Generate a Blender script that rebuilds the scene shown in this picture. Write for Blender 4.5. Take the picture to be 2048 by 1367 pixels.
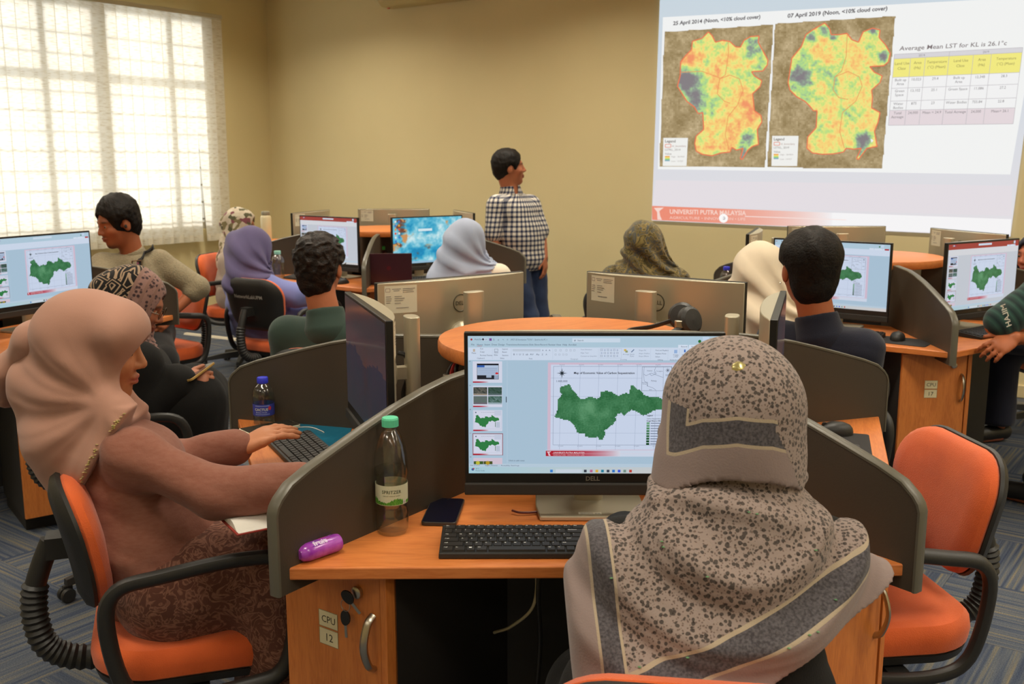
import bpy, bmesh, math, random
import numpy as np
from mathutils import Vector, Matrix, noise as mnoise
for o in list(bpy.data.objects): bpy.data.objects.remove(o)
SC = bpy.context.scene
COL = SC.collection
PI = math.pi
R = math.radians
random.seed(7)
# ------------------------------------------------------------------ camera
CF, CTH, CH = 2003.3, .1772, 1.5087          # focal length in px of a 2048 wide frame, pitch, height
cam = bpy.data.cameras.new('camera'); camo = bpy.data.objects.new('camera', cam); COL.objects.link(camo)
cam.sensor_width = 36; cam.lens = CF / 2048 * 36
camo.location = (0, 0, CH); camo.rotation_euler = (PI / 2 - CTH, 0, 0)
cam.dof.use_dof = True; cam.dof.focus_distance = 2.15; cam.dof.aperture_fstop = 9.5
cam.clip_start = .05
SC.camera = camo
# ------------------------------------------------------------------ view, world, lights
SC.view_settings.view_transform = 'Standard'; SC.view_settings.look = 'None'
SC.view_settings.gamma = 1; SC.view_settings.exposure = 0; SC.view_settings.use_curve_mapping = False
SC.cycles.use_denoising = True
SC.cycles.max_bounces = 8; SC.cycles.diffuse_bounces = 4; SC.cycles.transparent_max_bounces = 16
SC.cycles.sample_clamp_indirect = 4
wd = bpy.data.worlds.new('world'); SC.world = wd; wd.use_nodes = True
wd.node_tree.nodes['Background'].inputs[0].default_value = (.93, .98, 1, 1)
wd.node_tree.nodes['Background'].inputs[1].default_value = 1.9
# room frame: corner Pc, a runs along the back wall, b along the left wall towards the camera
PC = np.array([-2.497, 10.589]); EA = np.array([.809, -.588]); EB = np.array([-.588, -.809])
RA = math.atan2(-.588, .809)
AW, BW, CEIL = 12.2, 10.4, 3.25
def RW(a, b, z=0.0):
    p = PC + EA * a + EB * b
    return (float(p[0]), float(p[1]), z)
for a in (1.6, 4.2, 6.8, 9.4, 11.4):
    for b in (1.5, 3.9, 6.3, 8.7):
        l = bpy.data.lights.new('ceiling_lamp', 'AREA'); l.shape = 'RECTANGLE'; l.size = 1.2; l.size_y = .35
        l.energy = {1.5: 33, 3.9: 30, 6.3: 24, 8.7: 19}[b]; l.color = (1, .91, .75); l.spread = R(142)
        lo = bpy.data.objects.new('ceiling_lamp', l); COL.objects.link(lo)
        lo.location = RW(a, b, CEIL - .03); lo.rotation_euler = (0, 0, RA)
sl_ = bpy.data.lights.new('sun', 'SUN'); sl_.energy = 3.3; sl_.angle = R(11); sl_.color = (1, .97, .92)
so_ = bpy.data.objects.new('sun', sl_); COL.objects.link(so_)
so_.rotation_euler = Vector((EA[0] * .95, EA[1] * .95, -.20)).to_track_quat('-Z', 'Y').to_euler()
# ------------------------------------------------------------------ photograph geometry helpers
_c, _s = math.cos(CTH), math.sin(CTH)
def ray(u, v):
    a = (v - 683.5) / CF; b = (u - 1024) / CF
    return np.array([b, _c - a * _s, -_s - a * _c])
CP = np.array([0, 0, CH])
def atz(u, v, z):                    # point of height z
    d = ray(u, v); return d * ((z - CH) / d[2]) + CP
def aty(u, v, y):                    # point y metres in front of the camera
    d = ray(u, v); return d * (y / d[1]) + CP
def atp(u, v, p, n):                 # point of a plane
    d = ray(u, v); return d * (np.dot(np.array(p) - CP, n) / np.dot(d, n)) + CP
def lin(c):
    return tuple((x / 255 / 12.92 if x / 255 <= .04045 else ((x / 255 + .055) / 1.055) ** 2.4) for x in c)
# ------------------------------------------------------------------ materials
MATS = {}
def mat(name, col=(128, 128, 128), rough=.6, metal=0., spec=.5, bump=None, var=None, sheen=0., coat=0., trans=0.):
    """bump=(noise scale, strength); var=(second colour, noise scale, stretch xyz)"""
    if name in MATS: return MATS[name]
    m = bpy.data.materials.new(name); m.use_nodes = True; MATS[name] = m
    nt = m.node_tree; b = nt.nodes['Principled BSDF']
    b.inputs['Base Color'].default_value = (*lin(col), 1); b.inputs['Roughness'].default_value = rough
    b.inputs['Metallic'].default_value = metal; b.inputs['Specular IOR Level'].default_value = spec
    b.inputs['Sheen Weight'].default_value = sheen; b.inputs['Coat Weight'].default_value = coat
    tc = nt.nodes.new('ShaderNodeTexCoord')
    if var:
        c2, sc, st = var
        mp = nt.nodes.new('ShaderNodeMapping'); mp.inputs['Scale'].default_value = st
        nt.links.new(tc.outputs['Object'], mp.inputs[0])
        nz = nt.nodes.new('ShaderNodeTexNoise'); nz.inputs['Scale'].default_value = sc; nz.inputs['Detail'].default_value = 4
        nt.links.new(mp.outputs[0], nz.inputs['Vector'])
        rp = nt.nodes.new('ShaderNodeValToRGB'); rp.color_ramp.elements[0].position = .35; rp.color_ramp.elements[1].position = .65
        rp.color_ramp.elements[0].color = (*lin(col), 1); rp.color_ramp.elements[1].color = (*lin(c2), 1)
        nt.links.new(nz.outputs[0], rp.inputs[0]); nt.links.new(rp.outputs[0], b.inputs['Base Color'])
    if bump:
        n2 = nt.nodes.new('ShaderNodeTexNoise'); n2.inputs['Scale'].default_value = bump[0]; n2.inputs['Detail'].default_value = 3
        nt.links.new(tc.outputs['Object'], n2.inputs['Vector'])
        bp = nt.nodes.new('ShaderNodeBump'); bp.inputs['Strength'].default_value = bump[1]; bp.inputs['Distance'].default_value = .01
        nt.links.new(n2.outputs[0], bp.inputs['Height']); nt.links.new(bp.outputs[0], b.inputs['Normal'])
    return m
def N(nt, t, **kw):
    n = nt.nodes.new(t)
    for k, v in kw.items():
        if hasattr(n, k) and k not in ('Scale',): setattr(n, k, v)
        else: n.inputs[k].default_value = v
    return n
def ramp(nt, stops, interp='LINEAR'):
    r = nt.nodes.new('ShaderNodeValToRGB'); r.color_ramp.interpolation = interp
    e = r.color_ramp.elements
    while len(e) < len(stops): e.new(.5)
    for i, (p, c) in enumerate(stops): e[i].position = p; e[i].color = (*lin(c), 1)
    return r
def wood(name, c1, c2, axis):
    m = mat(name, c1, .42, spec=.55)
    nt = m.node_tree; b = nt.nodes['Principled BSDF']; tc = nt.nodes.new('ShaderNodeTexCoord')
    mp = nt.nodes.new('ShaderNodeMapping'); mp.inputs['Scale'].default_value = axis; nt.links.new(tc.outputs['Object'], mp.inputs[0])
    n1 = N(nt, 'ShaderNodeTexNoise', Scale=5., Detail=5., Distortion=1.2); nt.links.new(mp.outputs[0], n1.inputs['Vector'])
    n2 = N(nt, 'ShaderNodeTexNoise', Scale=34., Detail=3.); nt.links.new(mp.outputs[0], n2.inputs['Vector'])
    mx = nt.nodes.new('ShaderNodeMath'); mx.operation = 'MULTIPLY_ADD'; mx.inputs[1].default_value = .45
    nt.links.new(n2.outputs[0], mx.inputs[0]); 
    m2 = nt.nodes.new('ShaderNodeMath'); m2.operation = 'MULTIPLY'; m2.inputs[1].default_value = .6
    nt.links.new(n1.outputs[0], m2.inputs[0]); nt.links.new(m2.outputs[0], mx.inputs[2])
    rp = ramp(nt, [(.38, c2), (.6, c1)]); nt.links.new(mx.outputs[0], rp.inputs[0]); nt.links.new(rp.outputs[0], b.inputs['Base Color'])
    return m
def emit_mat(name, strength, gloss=.25):
    """flat print that gives off light: a screen, or projector light painted as glow; colours come from the mesh"""
    m = bpy.data.materials.new(name); m.use_nodes = True; nt = m.node_tree; b = nt.nodes['Principled BSDF']
    at = nt.nodes.new('ShaderNodeAttribute'); at.attribute_name = 'col'
    b.inputs['Base Color'].default_value = (.01, .01, .012, 1); b.inputs['Roughness'].default_value = gloss; b.inputs['Specular IOR Level'].default_value = .3
    nt.links.new(at.outputs['Color'], b.inputs['Emission Color']); b.inputs['Emission Strength'].default_value = strength
    MATS[name] = m; return m
def attr_mat(name, rough=.6, spec=.4, bump=None, sheen=0.):
    m = mat(name, (128, 128, 128), rough, spec=spec, bump=bump, sheen=sheen); nt = m.node_tree
    at = nt.nodes.new('ShaderNodeAttribute'); at.attribute_name = 'col'
    nt.links.new(at.outputs['Color'], nt.nodes['Principled BSDF'].inputs['Base Color']); return m
# ------------------------------------------------------------------ objects
def tag(o, label=None, cat=None, group=None, kind=None):
    if label: o['label'] = label
    if cat: o['category'] = cat
    if group: o['group'] = group
    if kind: o['kind'] = kind
    return o
def thing(name, label, cat, loc=(0, 0, 0), rz=0., group=None):
    o = bpy.data.objects.new(name, None); COL.objects.link(o); o.empty_display_size = .05
    o.location = loc; o.rotation_euler = (0, 0, rz)
    return tag(o, label, cat, group)
def obj(name, me, m=None, parent=None, loc=None, rot=None, bevel=0, smooth=None, label=None):
    if isinstance(me, MB): me = me.mesh(name)
    o = bpy.data.objects.new(name, me); COL.objects.link(o)
    if m is not None and not me.materials: me.materials.append(m)
    if parent: o.parent = parent
    if loc is not None: o.location = loc
    if rot is not None: o.rotation_euler = rot
    if bevel:
        b = o.modifiers.new('bevel', 'BEVEL'); b.width = bevel; b.segments = 2; b.limit_method = 'ANGLE'; b.angle_limit = R(40)
    if label: o['label'] = label
    return o
class MB:
    """mesh builder"""
    def __init__(s): s.V = []; s.F = []; s.C = []; s.smooth = False
    def add(s, V, F, col=None):
        k = len(s.V); s.V += [tuple(map(float, v)) for v in V]; s.F += [tuple(i + k for i in f) for f in F]
        if col is not None or s.C:
            s.C += [col or (1, 1, 1)] * (len(s.V) - len(s.C))
        return s
    def box(s, c, d, rz=0., M=None):
        x, y, z = d[0] / 2, d[1] / 2, d[2] / 2
        V = [Vector((i * x, j * y, k * z)) for k in (-1, 1) for j in (-1, 1) for i in (-1, 1)]
        Q = M or Matrix.Rotation(rz, 3, 'Z')
        return s.add([Q @ v + Vector(c) for v in V], [(0, 2, 3, 1), (4, 5, 7, 6), (0, 1, 5, 4), (2, 6, 7, 3), (0, 4, 6, 2), (1, 3, 7, 5)])
    def prism(s, P, z0, z1, M=None):
        n = len(P); V = [(x, y, z0) for x, y in P] + [(x, y, z1) for x, y in P]
        if M: V = [M @ Vector(v) for v in V]
        return s.add(V, [tuple(range(n))[::-1], tuple(range(n, 2 * n))] + [(i, (i + 1) % n, n + (i + 1) % n, n + i) for i in range(n)])
    def lathe(s, prof, n=24, c=(0, 0, 0), sx=1., sy=1., cap=True, M=None):
        V = []
        for r, z in prof:
            for i in range(n):
                a = 2 * PI * i / n; V.append(Vector((r * math.cos(a) * sx, r * math.sin(a) * sy, z)))
        if M: V = [M @ v for v in V]
        V = [v + Vector(c) for v in V]
        F = [(j * n + i, j * n + (i + 1) % n, (j + 1) * n + (i + 1) % n, (j + 1) * n + i) for j in range(len(prof) - 1) for i in range(n)]
        if cap: F += [tuple(range(n))[::-1], tuple(range((len(prof) - 1) * n, len(prof) * n))]
        s.smooth = True
        return s.add(V, F)
    def tube(s, P, r, n=10, closed=False, sx=1.):
        """P points, r radius or list of radii; sx flattens along the second normal"""
        P = [Vector(p) for p in P]; m = len(P); rr = r if isinstance(r, (list, tuple)) else [r] * m
        T = []
        for i in range(m):
            a = P[(i - 1) % m] if (closed or i > 0) else P[i]; b = P[(i + 1) % m] if (closed or i < m - 1) else P[i]
            T.append((b - a).normalized())
        u = T[0].orthogonal().normalized(); V = []
        for i in range(m):
            u = (u - T[i] * u.dot(T[i])).normalized(); w = T[i].cross(u)
            for k in range(n):
                a = 2 * PI * k / n; V.append(P[i] + (u * math.cos(a) + w * math.sin(a) * sx) * rr[i])
        F = [(j * n + k, j * n + (k + 1) % n, ((j + 1) % m) * n + (k + 1) % n, ((j + 1) % m) * n + k) for j in range(m if closed else m - 1) for k in range(n)]
        if not closed: F += [tuple(range(n))[::-1], tuple(range((m - 1) * n, m * n))]
        s.smooth = True
        return s.add(V, F)
    def grid(s, nu, nv, fn, flip=False):
        V = [fn(i / nu, j / nv) for j in range(nv + 1) for i in range(nu + 1)]
        F = [(j * (nu + 1) + i, j * (nu + 1) + i + 1, (j + 1) * (nu + 1) + i + 1, (j + 1) * (nu + 1) + i) for j in range(nv) for i in range(nu)]
        if flip: F = [f[::-1] for f in F]
        return s.add(V, F)
    def mesh(s, name):
        me = bpy.data.meshes.new(name); me.from_pydata(s.V, [], s.F)
        if s.C:
            a = me.color_attributes.new('col', 'FLOAT_COLOR', 'POINT')
            C = np.ones((len(s.V), 4), np.float32); C[:len(s.C), :3] = s.C; a.data.foreach_set('color', C.ravel())
        if s.smooth:
            me.polygons.foreach_set('use_smooth', [True] * len(me.polygons))
            bm = bmesh.new(); bm.from_mesh(me)
            for e in bm.edges:
                if len(e.link_faces) == 2 and e.calc_face_angle(0) > R(38): e.smooth = False
            bm.to_mesh(me); bm.free()
        return me
def sbox(w, d, h, n=12, ex=4., taper=1.):
    """superellipse outline prism points"""
    P = []
    for i in range(n * 4):
        a = 2 * PI * i / (n * 4); c, s_ = math.cos(a), math.sin(a)
        P.append((w / 2 * math.copysign(abs(c) ** (2 / ex), c), d / 2 * math.copysign(abs(s_) ** (2 / ex), s_)))
    return P
def rrect(w, h, r, n=6, cx=0., cy=0.):
    P = []
    for sx, sy, a0 in ((1, 1, 0), (-1, 1, PI / 2), (-1, -1, PI), (1, -1, 3 * PI / 2)):
        for i in range(n + 1):
            a = a0 + PI / 2 * i / n; P.append((cx + sx * (w / 2 - r) + r * math.cos(a), cy + sy * (h / 2 - r) + r * math.sin(a)))
    return P
def spline(P, n=8, closed=False):
    """Catmull-Rom through P"""
    P = [Vector(p) for p in P]; m = len(P); out = []
    for i in range(m if closed else m - 1):
        p0 = P[(i - 1) % m] if closed or i > 0 else P[i] * 2 - P[i + 1]
        p1, p2 = P[i], P[(i + 1) % m]; p3 = P[(i + 2) % m] if closed or i < m - 2 else p2 * 2 - p1
        for k in range(n):
            t = k / n
            out.append(.5 * ((2 * p1) + (p2 - p0) * t + (2 * p0 - 5 * p1 + 4 * p2 - p3) * t * t + (3 * p1 - p0 - 3 * p2 + p3) * t ** 3))
    if not closed: out.append(P[-1])
    return out
def copy_tree(o, parent=None):
    c = o.copy(); COL.objects.link(c); c.parent = parent
    for ch in o.children: copy_tree(ch, c)
    return c
# ------------------------------------------------------------------ flat print: text and graphics as coloured mesh
_TX = {}
def text_geo(st, shear=0., bold=0.):
    k = (st, shear, bold)
    if k in _TX: return _TX[k]
    cu = bpy.data.curves.new('t', 'FONT'); cu.body = st; cu.size = 1; cu.resolution_u = 2; cu.shear = shear; cu.offset = bold
    o = bpy.data.objects.new('t', cu); COL.objects.link(o)
    me = o.to_mesh()
    V = np.array([v.co[:2] for v in me.vertices]).reshape(-1, 2); F = [tuple(p.vertices) for p in me.polygons]
    o.to_mesh_clear(); bpy.data.objects.remove(o); bpy.data.curves.remove(cu)
    w = (V[:, 0].max() if len(V) else 0.)
    _TX[k] = (V, F, w); return _TX[k]
class G:
    """T maps (x, y, layer) of a y-down drawing to 3D"""
    def __init__(s, T): s.T = T; s.V = []; s.F = []; s.C = []; s.l = 0
    def poly(s, P, c, grad=None, up=1):
        s.l += up; k = len(s.V); s.V += [s.T(x, y, s.l) for x, y in P]; s.F.append(tuple(range(k, k + len(P))))
        s.C += ([lin(c)] * len(P) if grad is None else [lin(g) for g in grad])
    def rect(s, x0, y0, x1, y1, c, c2=None, up=1):
        s.poly([(x0, y0), (x1, y0), (x1, y1), (x0, y1)], c, None if c2 is None else [c, c2, c2, c], up)
    def line(s, x0, y0, x1, y1, w, c, up=0):
        d = math.hypot(x1 - x0, y1 - y0) or 1; nx, ny = -(y1 - y0) / d * w / 2, (x1 - x0) / d * w / 2
        s.poly([(x0 + nx, y0 + ny), (x1 + nx, y1 + ny), (x1 - nx, y1 - ny), (x0 - nx, y0 - ny)], c, up=up)
    def frame(s, x0, y0, x1, y1, w, c):
        s.l += 1
        for q in ((x0, y0, x1, y0), (x1, y0, x1, y1), (x1, y1, x0, y1), (x0, y1, x0, y0)): s.line(*q, w, c)
    def text(s, st, x, y, c, size=None, width=None, rot=0., shear=0., bold=0., anchor='l', hs=1.):
        V, F, w = text_geo(st, shear, bold)
        if not len(V): return
        s.l += 1; sx = size or 1
        if width: sx = width / w; 
        sy = (size or sx); sx = sx * hs if not width else sx
        off = {'l': 0, 'c': -w * sx / 2, 'r': -w * sx}[anchor]; ca, sa = math.cos(rot), math.sin(rot)
        k = len(s.V)
        for vx, vy in V:
            px, py = vx * sx + off, -vy * sy
            s.V.append(s.T(x + px * ca - py * sa, y + px * sa + py * ca, s.l)); s.C.append(lin(c))
        s.F += [tuple(i + k for i in f) for f in F]
    def disc(s, x, y, r, c, n=16, ry=None):
        s.poly([(x + r * math.cos(2 * PI * i / n), y + (ry or r) * math.sin(2 * PI * i / n)) for i in range(n)], c)
    def cells(s, poly, step, colfn):
        """raster cells inside a polygon"""
        s.l += 1
        P = np.array(poly, float); x0, y0 = P.min(0); x1, y1 = P.max(0)
        xs = np.arange(x0, x1, step); ys = np.arange(y0, y1, step)
        X, Y = np.meshgrid(xs + step / 2, ys + step / 2); ins = np.zeros(X.shape, bool); n = len(P)
        for i in range(n):
            (ax, ay), (bx, by) = P[i], P[(i + 1) % n]
            c = (ay > Y) != (by > Y)
            with np.errstate(all='ignore'): ins ^= c & (X < (bx - ax) * (Y - ay) / (by - ay if by != ay else 1e-9) + ax)
        h = step / 2
        for j, i in zip(*np.nonzero(ins)):
            x, y = X[j, i], Y[j, i]; k = len(s.V)
            s.V += [s.T(x - h, y - h, s.l), s.T(x + h, y - h, s.l), s.T(x + h, y + h, s.l), s.T(x - h, y + h, s.l)]
            s.F.append((k, k + 1, k + 2, k + 3)); s.C += [colfn(x, y)] * 4
    def mesh(s, name):
        m = MB(); m.V = [tuple(map(float, v)) for v in s.V]; m.F = s.F; m.C = s.C
        return m.mesh(name)
def nz(x, y, z=0.): return mnoise.noise((x, y, z))
# ------------------------------------------------------------------ materials in use
M_wall = mat('painted_wall', (222, 206, 158), .75, bump=(60, .03), var=((218, 202, 154), 1.3, (1, 1, 1)))
M_ceil = mat('ceiling_paint', (225, 216, 190), .8)
M_skirt = mat('baseboard_paint', (214, 196, 150), .6)
M_wood = wood('beech_laminate', (216, 130, 66), (198, 110, 50), (1., 9., 9.))
M_woodv = wood('beech_laminate_upright', (212, 128, 60), (192, 108, 48), (9., 9., 1.))
M_edge = mat('beech_edge_band', (208, 118, 52), .4, var=((192, 104, 44), 30, (.3, .3, 6)))
M_dark = mat('charcoal_laminate', (70, 62, 52), .5, spec=.35, bump=(300, .05))
M_dedge = mat('charcoal_edge_band', (92, 88, 76), .38)
M_black = mat('black_panel', (38, 35, 32), .6)
M_plast = mat('black_plastic', (38, 37, 35), .48, bump=(200, .05))
M_keys = mat('key_black', (42, 39, 36), .5)
M_orange = mat('orange_fabric', (222, 98, 36), .85, bump=(420, .25), var=((210, 88, 30), 9, (1, 1, 1)), sheen=.25)
M_silver = mat('champagne_silver', (190, 182, 160), .38, metal=.55, spec=.5)
M_chrome = mat('brushed_steel', (190, 182, 165), .28, metal=1.)
M_bezel = mat('screen_bezel', (26, 24, 22), .4)
M_paper = mat('sticker_paper', (232, 224, 198), .7)
M_white = mat('white_plastic', (236, 232, 220), .4)
M_scr = emit_mat('screen_light', .92)
M_scrdim = emit_mat('screen_light_dim', .75, .12)
M_slide = emit_mat('emissive_projection', 1., .9)
M_print = attr_mat('flat_print', .6)
M_metal = mat('gold', (212, 168, 70), .25, metal=1.)
def floor_mat():
    m = mat('carpet_tile', (78, 84, 98), .95, spec=.1); nt = m.node_tree; b = nt.nodes['Principled BSDF']
    tc = nt.nodes.new('ShaderNodeTexCoord'); oi = nt.nodes.new('ShaderNodeObjectInfo')
    mp = nt.nodes.new('ShaderNodeMapping'); mp.inputs['Scale'].default_value = (1.3, 62, 1)
    ad = nt.nodes.new('ShaderNodeVectorMath'); ad.operation = 'ADD'
    cb = nt.nodes.new('ShaderNodeCombineXYZ')
    mu = nt.nodes.new('ShaderNodeMath'); mu.operation = 'MULTIPLY'; mu.inputs[1].default_value = 9.
    nt.links.new(oi.outputs['Random'], mu.inputs[0]); nt.links.new(mu.outputs[0], cb.inputs[0]); nt.links.new(mu.outputs[0], cb.inputs[1])
    nt.links.new(tc.outputs['Object'], ad.inputs[0]); nt.links.new(cb.outputs[0], ad.inputs[1]); nt.links.new(ad.outputs[0], mp.inputs[0])
    n1 = N(nt, 'ShaderNodeTexNoise', Scale=1., Detail=2.); nt.links.new(mp.outputs[0], n1.inputs['Vector'])
    rp = ramp(nt, [(.30, (62, 72, 94)), (.44, (84, 92, 108)), (.55, (102, 107, 114)), (.64, (124, 118, 106)), (.76, (146, 134, 112))])
    nt.links.new(n1.outputs[0], rp.inputs[0])
    n2 = N(nt, 'ShaderNodeTexNoise', Scale=260., Detail=2.); nt.links.new(tc.outputs['Object'], n2.inputs['Vector'])
    mx = nt.nodes.new('ShaderNodeMix'); mx.data_type = 'RGBA'; mx.blend_type = 'MULTIPLY'; mx.inputs['Factor'].default_value = .6
    r2 = ramp(nt, [(.3, (120, 120, 120)), (.7, (255, 255, 255))]); nt.links.new(n2.outputs[0], r2.inputs[0])
    nt.links.new(rp.outputs[0], mx.inputs['A']); nt.links.new(r2.outputs[0], mx.inputs['B']); nt.links.new(mx.outputs['Result'], b.inputs['Base Color'])
    bp = nt.nodes.new('ShaderNodeBump'); bp.inputs['Strength'].default_value = .5; bp.inputs['Distance'].default_value = .006
    nt.links.new(n1.outputs[0], bp.inputs['Height']); nt.links.new(bp.outputs[0], b.inputs['Normal'])
    return m
M_carpet = floor_mat()
def slat_mat():
    m = mat('blind_fabric', (240, 234, 216), .85); nt = m.node_tree; b = nt.nodes['Principled BSDF']
    tc = nt.nodes.new('ShaderNodeTexCoord'); mp = nt.nodes.new('ShaderNodeMapping'); mp.inputs['Scale'].default_value = (8, 8, 55)
    nt.links.new(tc.outputs['Object'], mp.inputs[0]); n1 = N(nt, 'ShaderNodeTexNoise', Scale=2., Detail=4.); nt.links.new(mp.outputs[0], n1.inputs['Vector'])
    rp = ramp(nt, [(.3, (218, 208, 184)), (.5, (250, 247, 236))]); nt.links.new(n1.outputs[0], rp.inputs[0]); nt.links.new(rp.outputs[0], b.inputs['Base Color'])
    tl = nt.nodes.new('ShaderNodeBsdfTranslucent'); nt.links.new(rp.outputs[0], tl.inputs[0])
    ms = nt.nodes.new('ShaderNodeMixShader'); ms.inputs[0].default_value = .55
    nt.links.new(b.outputs[0], ms.inputs[1]); nt.links.new(tl.outputs[0], ms.inputs[2]); nt.links.new(ms.outputs[0], nt.nodes['Material Output'].inputs[0])
    return m
M_slat = slat_mat()
def thin_glass(name, col=(255, 255, 255), k=.12, rough=.03):
    m = bpy.data.materials.new(name); m.use_nodes = True; nt = m.node_tree; nt.nodes.remove(nt.nodes['Principled BSDF'])
    t = nt.nodes.new('ShaderNodeBsdfTransparent'); t.inputs[0].default_value = (*lin(col), 1)
    g = nt.nodes.new('ShaderNodeBsdfGlossy'); g.inputs['Roughness'].default_value = rough
    f = nt.nodes.new('ShaderNodeLayerWeight'); f.inputs[0].default_value = .5
    pw = nt.nodes.new('ShaderNodeMath'); pw.operation = 'POWER'; pw.inputs[1].default_value = 4.; nt.links.new(f.outputs['Facing'], pw.inputs[0])
    mu = nt.nodes.new('ShaderNodeMath'); mu.operation = 'MULTIPLY_ADD'; mu.inputs[1].default_value = .55; mu.inputs[2].default_value = k - .03
    nt.links.new(pw.outputs[0], mu.inputs[0])
    ms = nt.nodes.new('ShaderNodeMixShader'); nt.links.new(mu.outputs[0], ms.inputs[0]); nt.links.new(t.outputs[0], ms.inputs[1]); nt.links.new(g.outputs[0], ms.inputs[2])
    nt.links.new(ms.outputs[0], nt.nodes['Material Output'].inputs[0]); return m
M_glass = thin_glass('window_glass', k=.06); M_pet = thin_glass('bottle_plastic', (246, 248, 246), .15, .14)
M_water = thin_glass('water', (240, 243, 240), .07, .05)
# ------------------------------------------------------------------ the room
def struct(name, mb, m, **k):
    o = obj(name, mb, m, **k); tag(o, kind='structure'); return o
def rbox(mb, a0, a1, b0, b1, z0, z1):          # a box of the room frame
    return mb.prism([RW(a0, b0)[:2], RW(a1, b0)[:2], RW(a1, b1)[:2], RW(a0, b1)[:2]][::-1], z0, z1)
fl = struct('floor', rbox(MB(), -.2, AW, -.2, BW, -.2, -.006), M_carpet)
tm = MB(); tm.box((0, 0, -.003), (.499, .499, .006)); tile = tm.mesh('carpet_tile'); tile.materials.append(M_carpet)
nt_ = 0
for i in range(1, 24):
    for j in range(0, 16):
        a, b = i * .5 + .25, j * .5 + .05
        x, y, _ = RW(a, b)
        if y < .9 or abs(x) > .56 * y + .5 or x > 3.6: continue
        if nt_ >= 290: break
        nt_ += 1
        o = bpy.data.objects.new('carpet_tile', tile); COL.objects.link(o); o.parent = fl; o.location = (x, y, 0)
        o.rotation_euler = (0, 0, RA + PI / 2 * ((i + j) % 2))
struct('ceiling', rbox(MB(), -.2, AW, -.2, BW, CEIL, CEIL + .15), M_ceil)
WB0, WB1, WZ0, WZ1 = .79, 4.45, .87, 2.90      # window opening of the left wall
wl = MB()
for q in ((-.2, 0, WB0, -.02, CEIL), (WB1, 0, BW, -.02, CEIL)): rbox(wl, -.2, 0, q[0], q[2], q[3], q[4])
rbox(wl, -.2, 0, WB0, WB1, -.02, WZ0); rbox(wl, -.2, 0, WB0, WB1, WZ1, CEIL)
struct('wall_left', wl, M_wall)
struct('wall_back', rbox(MB(), 0, AW, -.2, 0, -.02, CEIL), M_wall)
struct('wall_right', rbox(MB(), AW, AW + .2, -.2, BW, -.02, CEIL), M_wall)
struct('wall_front', rbox(MB(), -.2, AW, BW, BW + .2, -.02, CEIL), M_wall)
def skirting(name, q):
    m = rbox(MB(), *q); struct(name, m, M_skirt, bevel=.004)
skirting('baseboard_left', (0, .014, 0, BW, .001, .085)); skirting('baseboard_back', (.014, AW, 0, .014, .001, .085))
# window: frame bars, grille and panes behind the blind
win = thing('window_1', None, None); tag(win, kind='structure')
M_frame = mat('window_frame', (196, 190, 176), .5); M_grille = mat('window_grille', (150, 146, 136), .5)
fr = MB()
for b in (WB0 + .03, WB1 - .03): rbox(fr, -.1, -.04, b - .03, b + .03, WZ0, WZ1)
for z in (WZ0 + .03, 2.265, WZ1 - .03): rbox(fr, -.1, -.04, WB0, WB1, z - .035, z + .035)
k = 0
for b, w in ((1.22, .075), (1.93, .16), (2.45, .075), (3.15, .16), (3.75, .075)): rbox(fr, -.1, -.035, b - w / 2, b + w / 2, WZ0, WZ1)
obj('window_frame', fr, M_frame, win)
gr = MB()
z = 2.12
while z > WZ0: rbox(gr, -.03, -.022, WB0, WB1, z - .009, z + .009); z -= .165
for z in (2.43, 2.6): rbox(gr, -.03, -.022, WB0, WB1, z - .008, z + .008)
obj('window_grille', gr, M_grille, win)
for b0, b1 in ((WB0, 1.22), (1.22, 1.93), (1.93, 2.45), (2.45, 3.15), (3.15, 3.75), (3.75, WB1)):
    obj('pane', rbox(MB(), -.08, -.076, b0 + .01, b1 - .01, WZ0 + .01, WZ1 - .01), M_glass, win)
# vertical blind
bl = thing('vertical_blind', 'cream vertical fabric blind glowing with daylight over the left window', 'blind', RW(.08, .65, 2.9), RA)
M_rail = mat('blind_rail', (206, 198, 176), .45)
def BLm(): return MB()
rail = MB(); rail.box((0, -1.95, -.02), (.05, 3.94, .04)); obj('headrail', rail, M_rail, bl, bevel=.006)
sm = MB(); SW, SH = .127, 2.1
sm.grid(6, 24, lambda u, v: (.009 * (1 - (2 * u - 1) ** 2), (u - .5) * SW, -v * SH)); sm.smooth = True
slat = sm.mesh('slat'); slat.materials.append(M_slat)
bm_ = MB(); bm_.box((.004, 0, -SH + .035), (.006, SW - .012, .06)); wt = bm_.mesh('slat_weight'); wt.materials.append(mat('weight_pocket', (226, 218, 196), .8))
n = 0; y = -.05
while y > -3.85:
    o = bpy.data.objects.new('slat', slat); COL.objects.link(o); o.parent = bl; o.location = (random.uniform(-.004, .004), y, -.045)
    o.rotation_euler = (R(1.9) if n == 2 else random.uniform(-.003, .003), 0, R(-19 + random.uniform(-4, 4)))
    w = bpy.data.objects.new('slat_weight', wt); COL.objects.link(w); w.parent = o
    y -= .1125; n += 1
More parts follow.
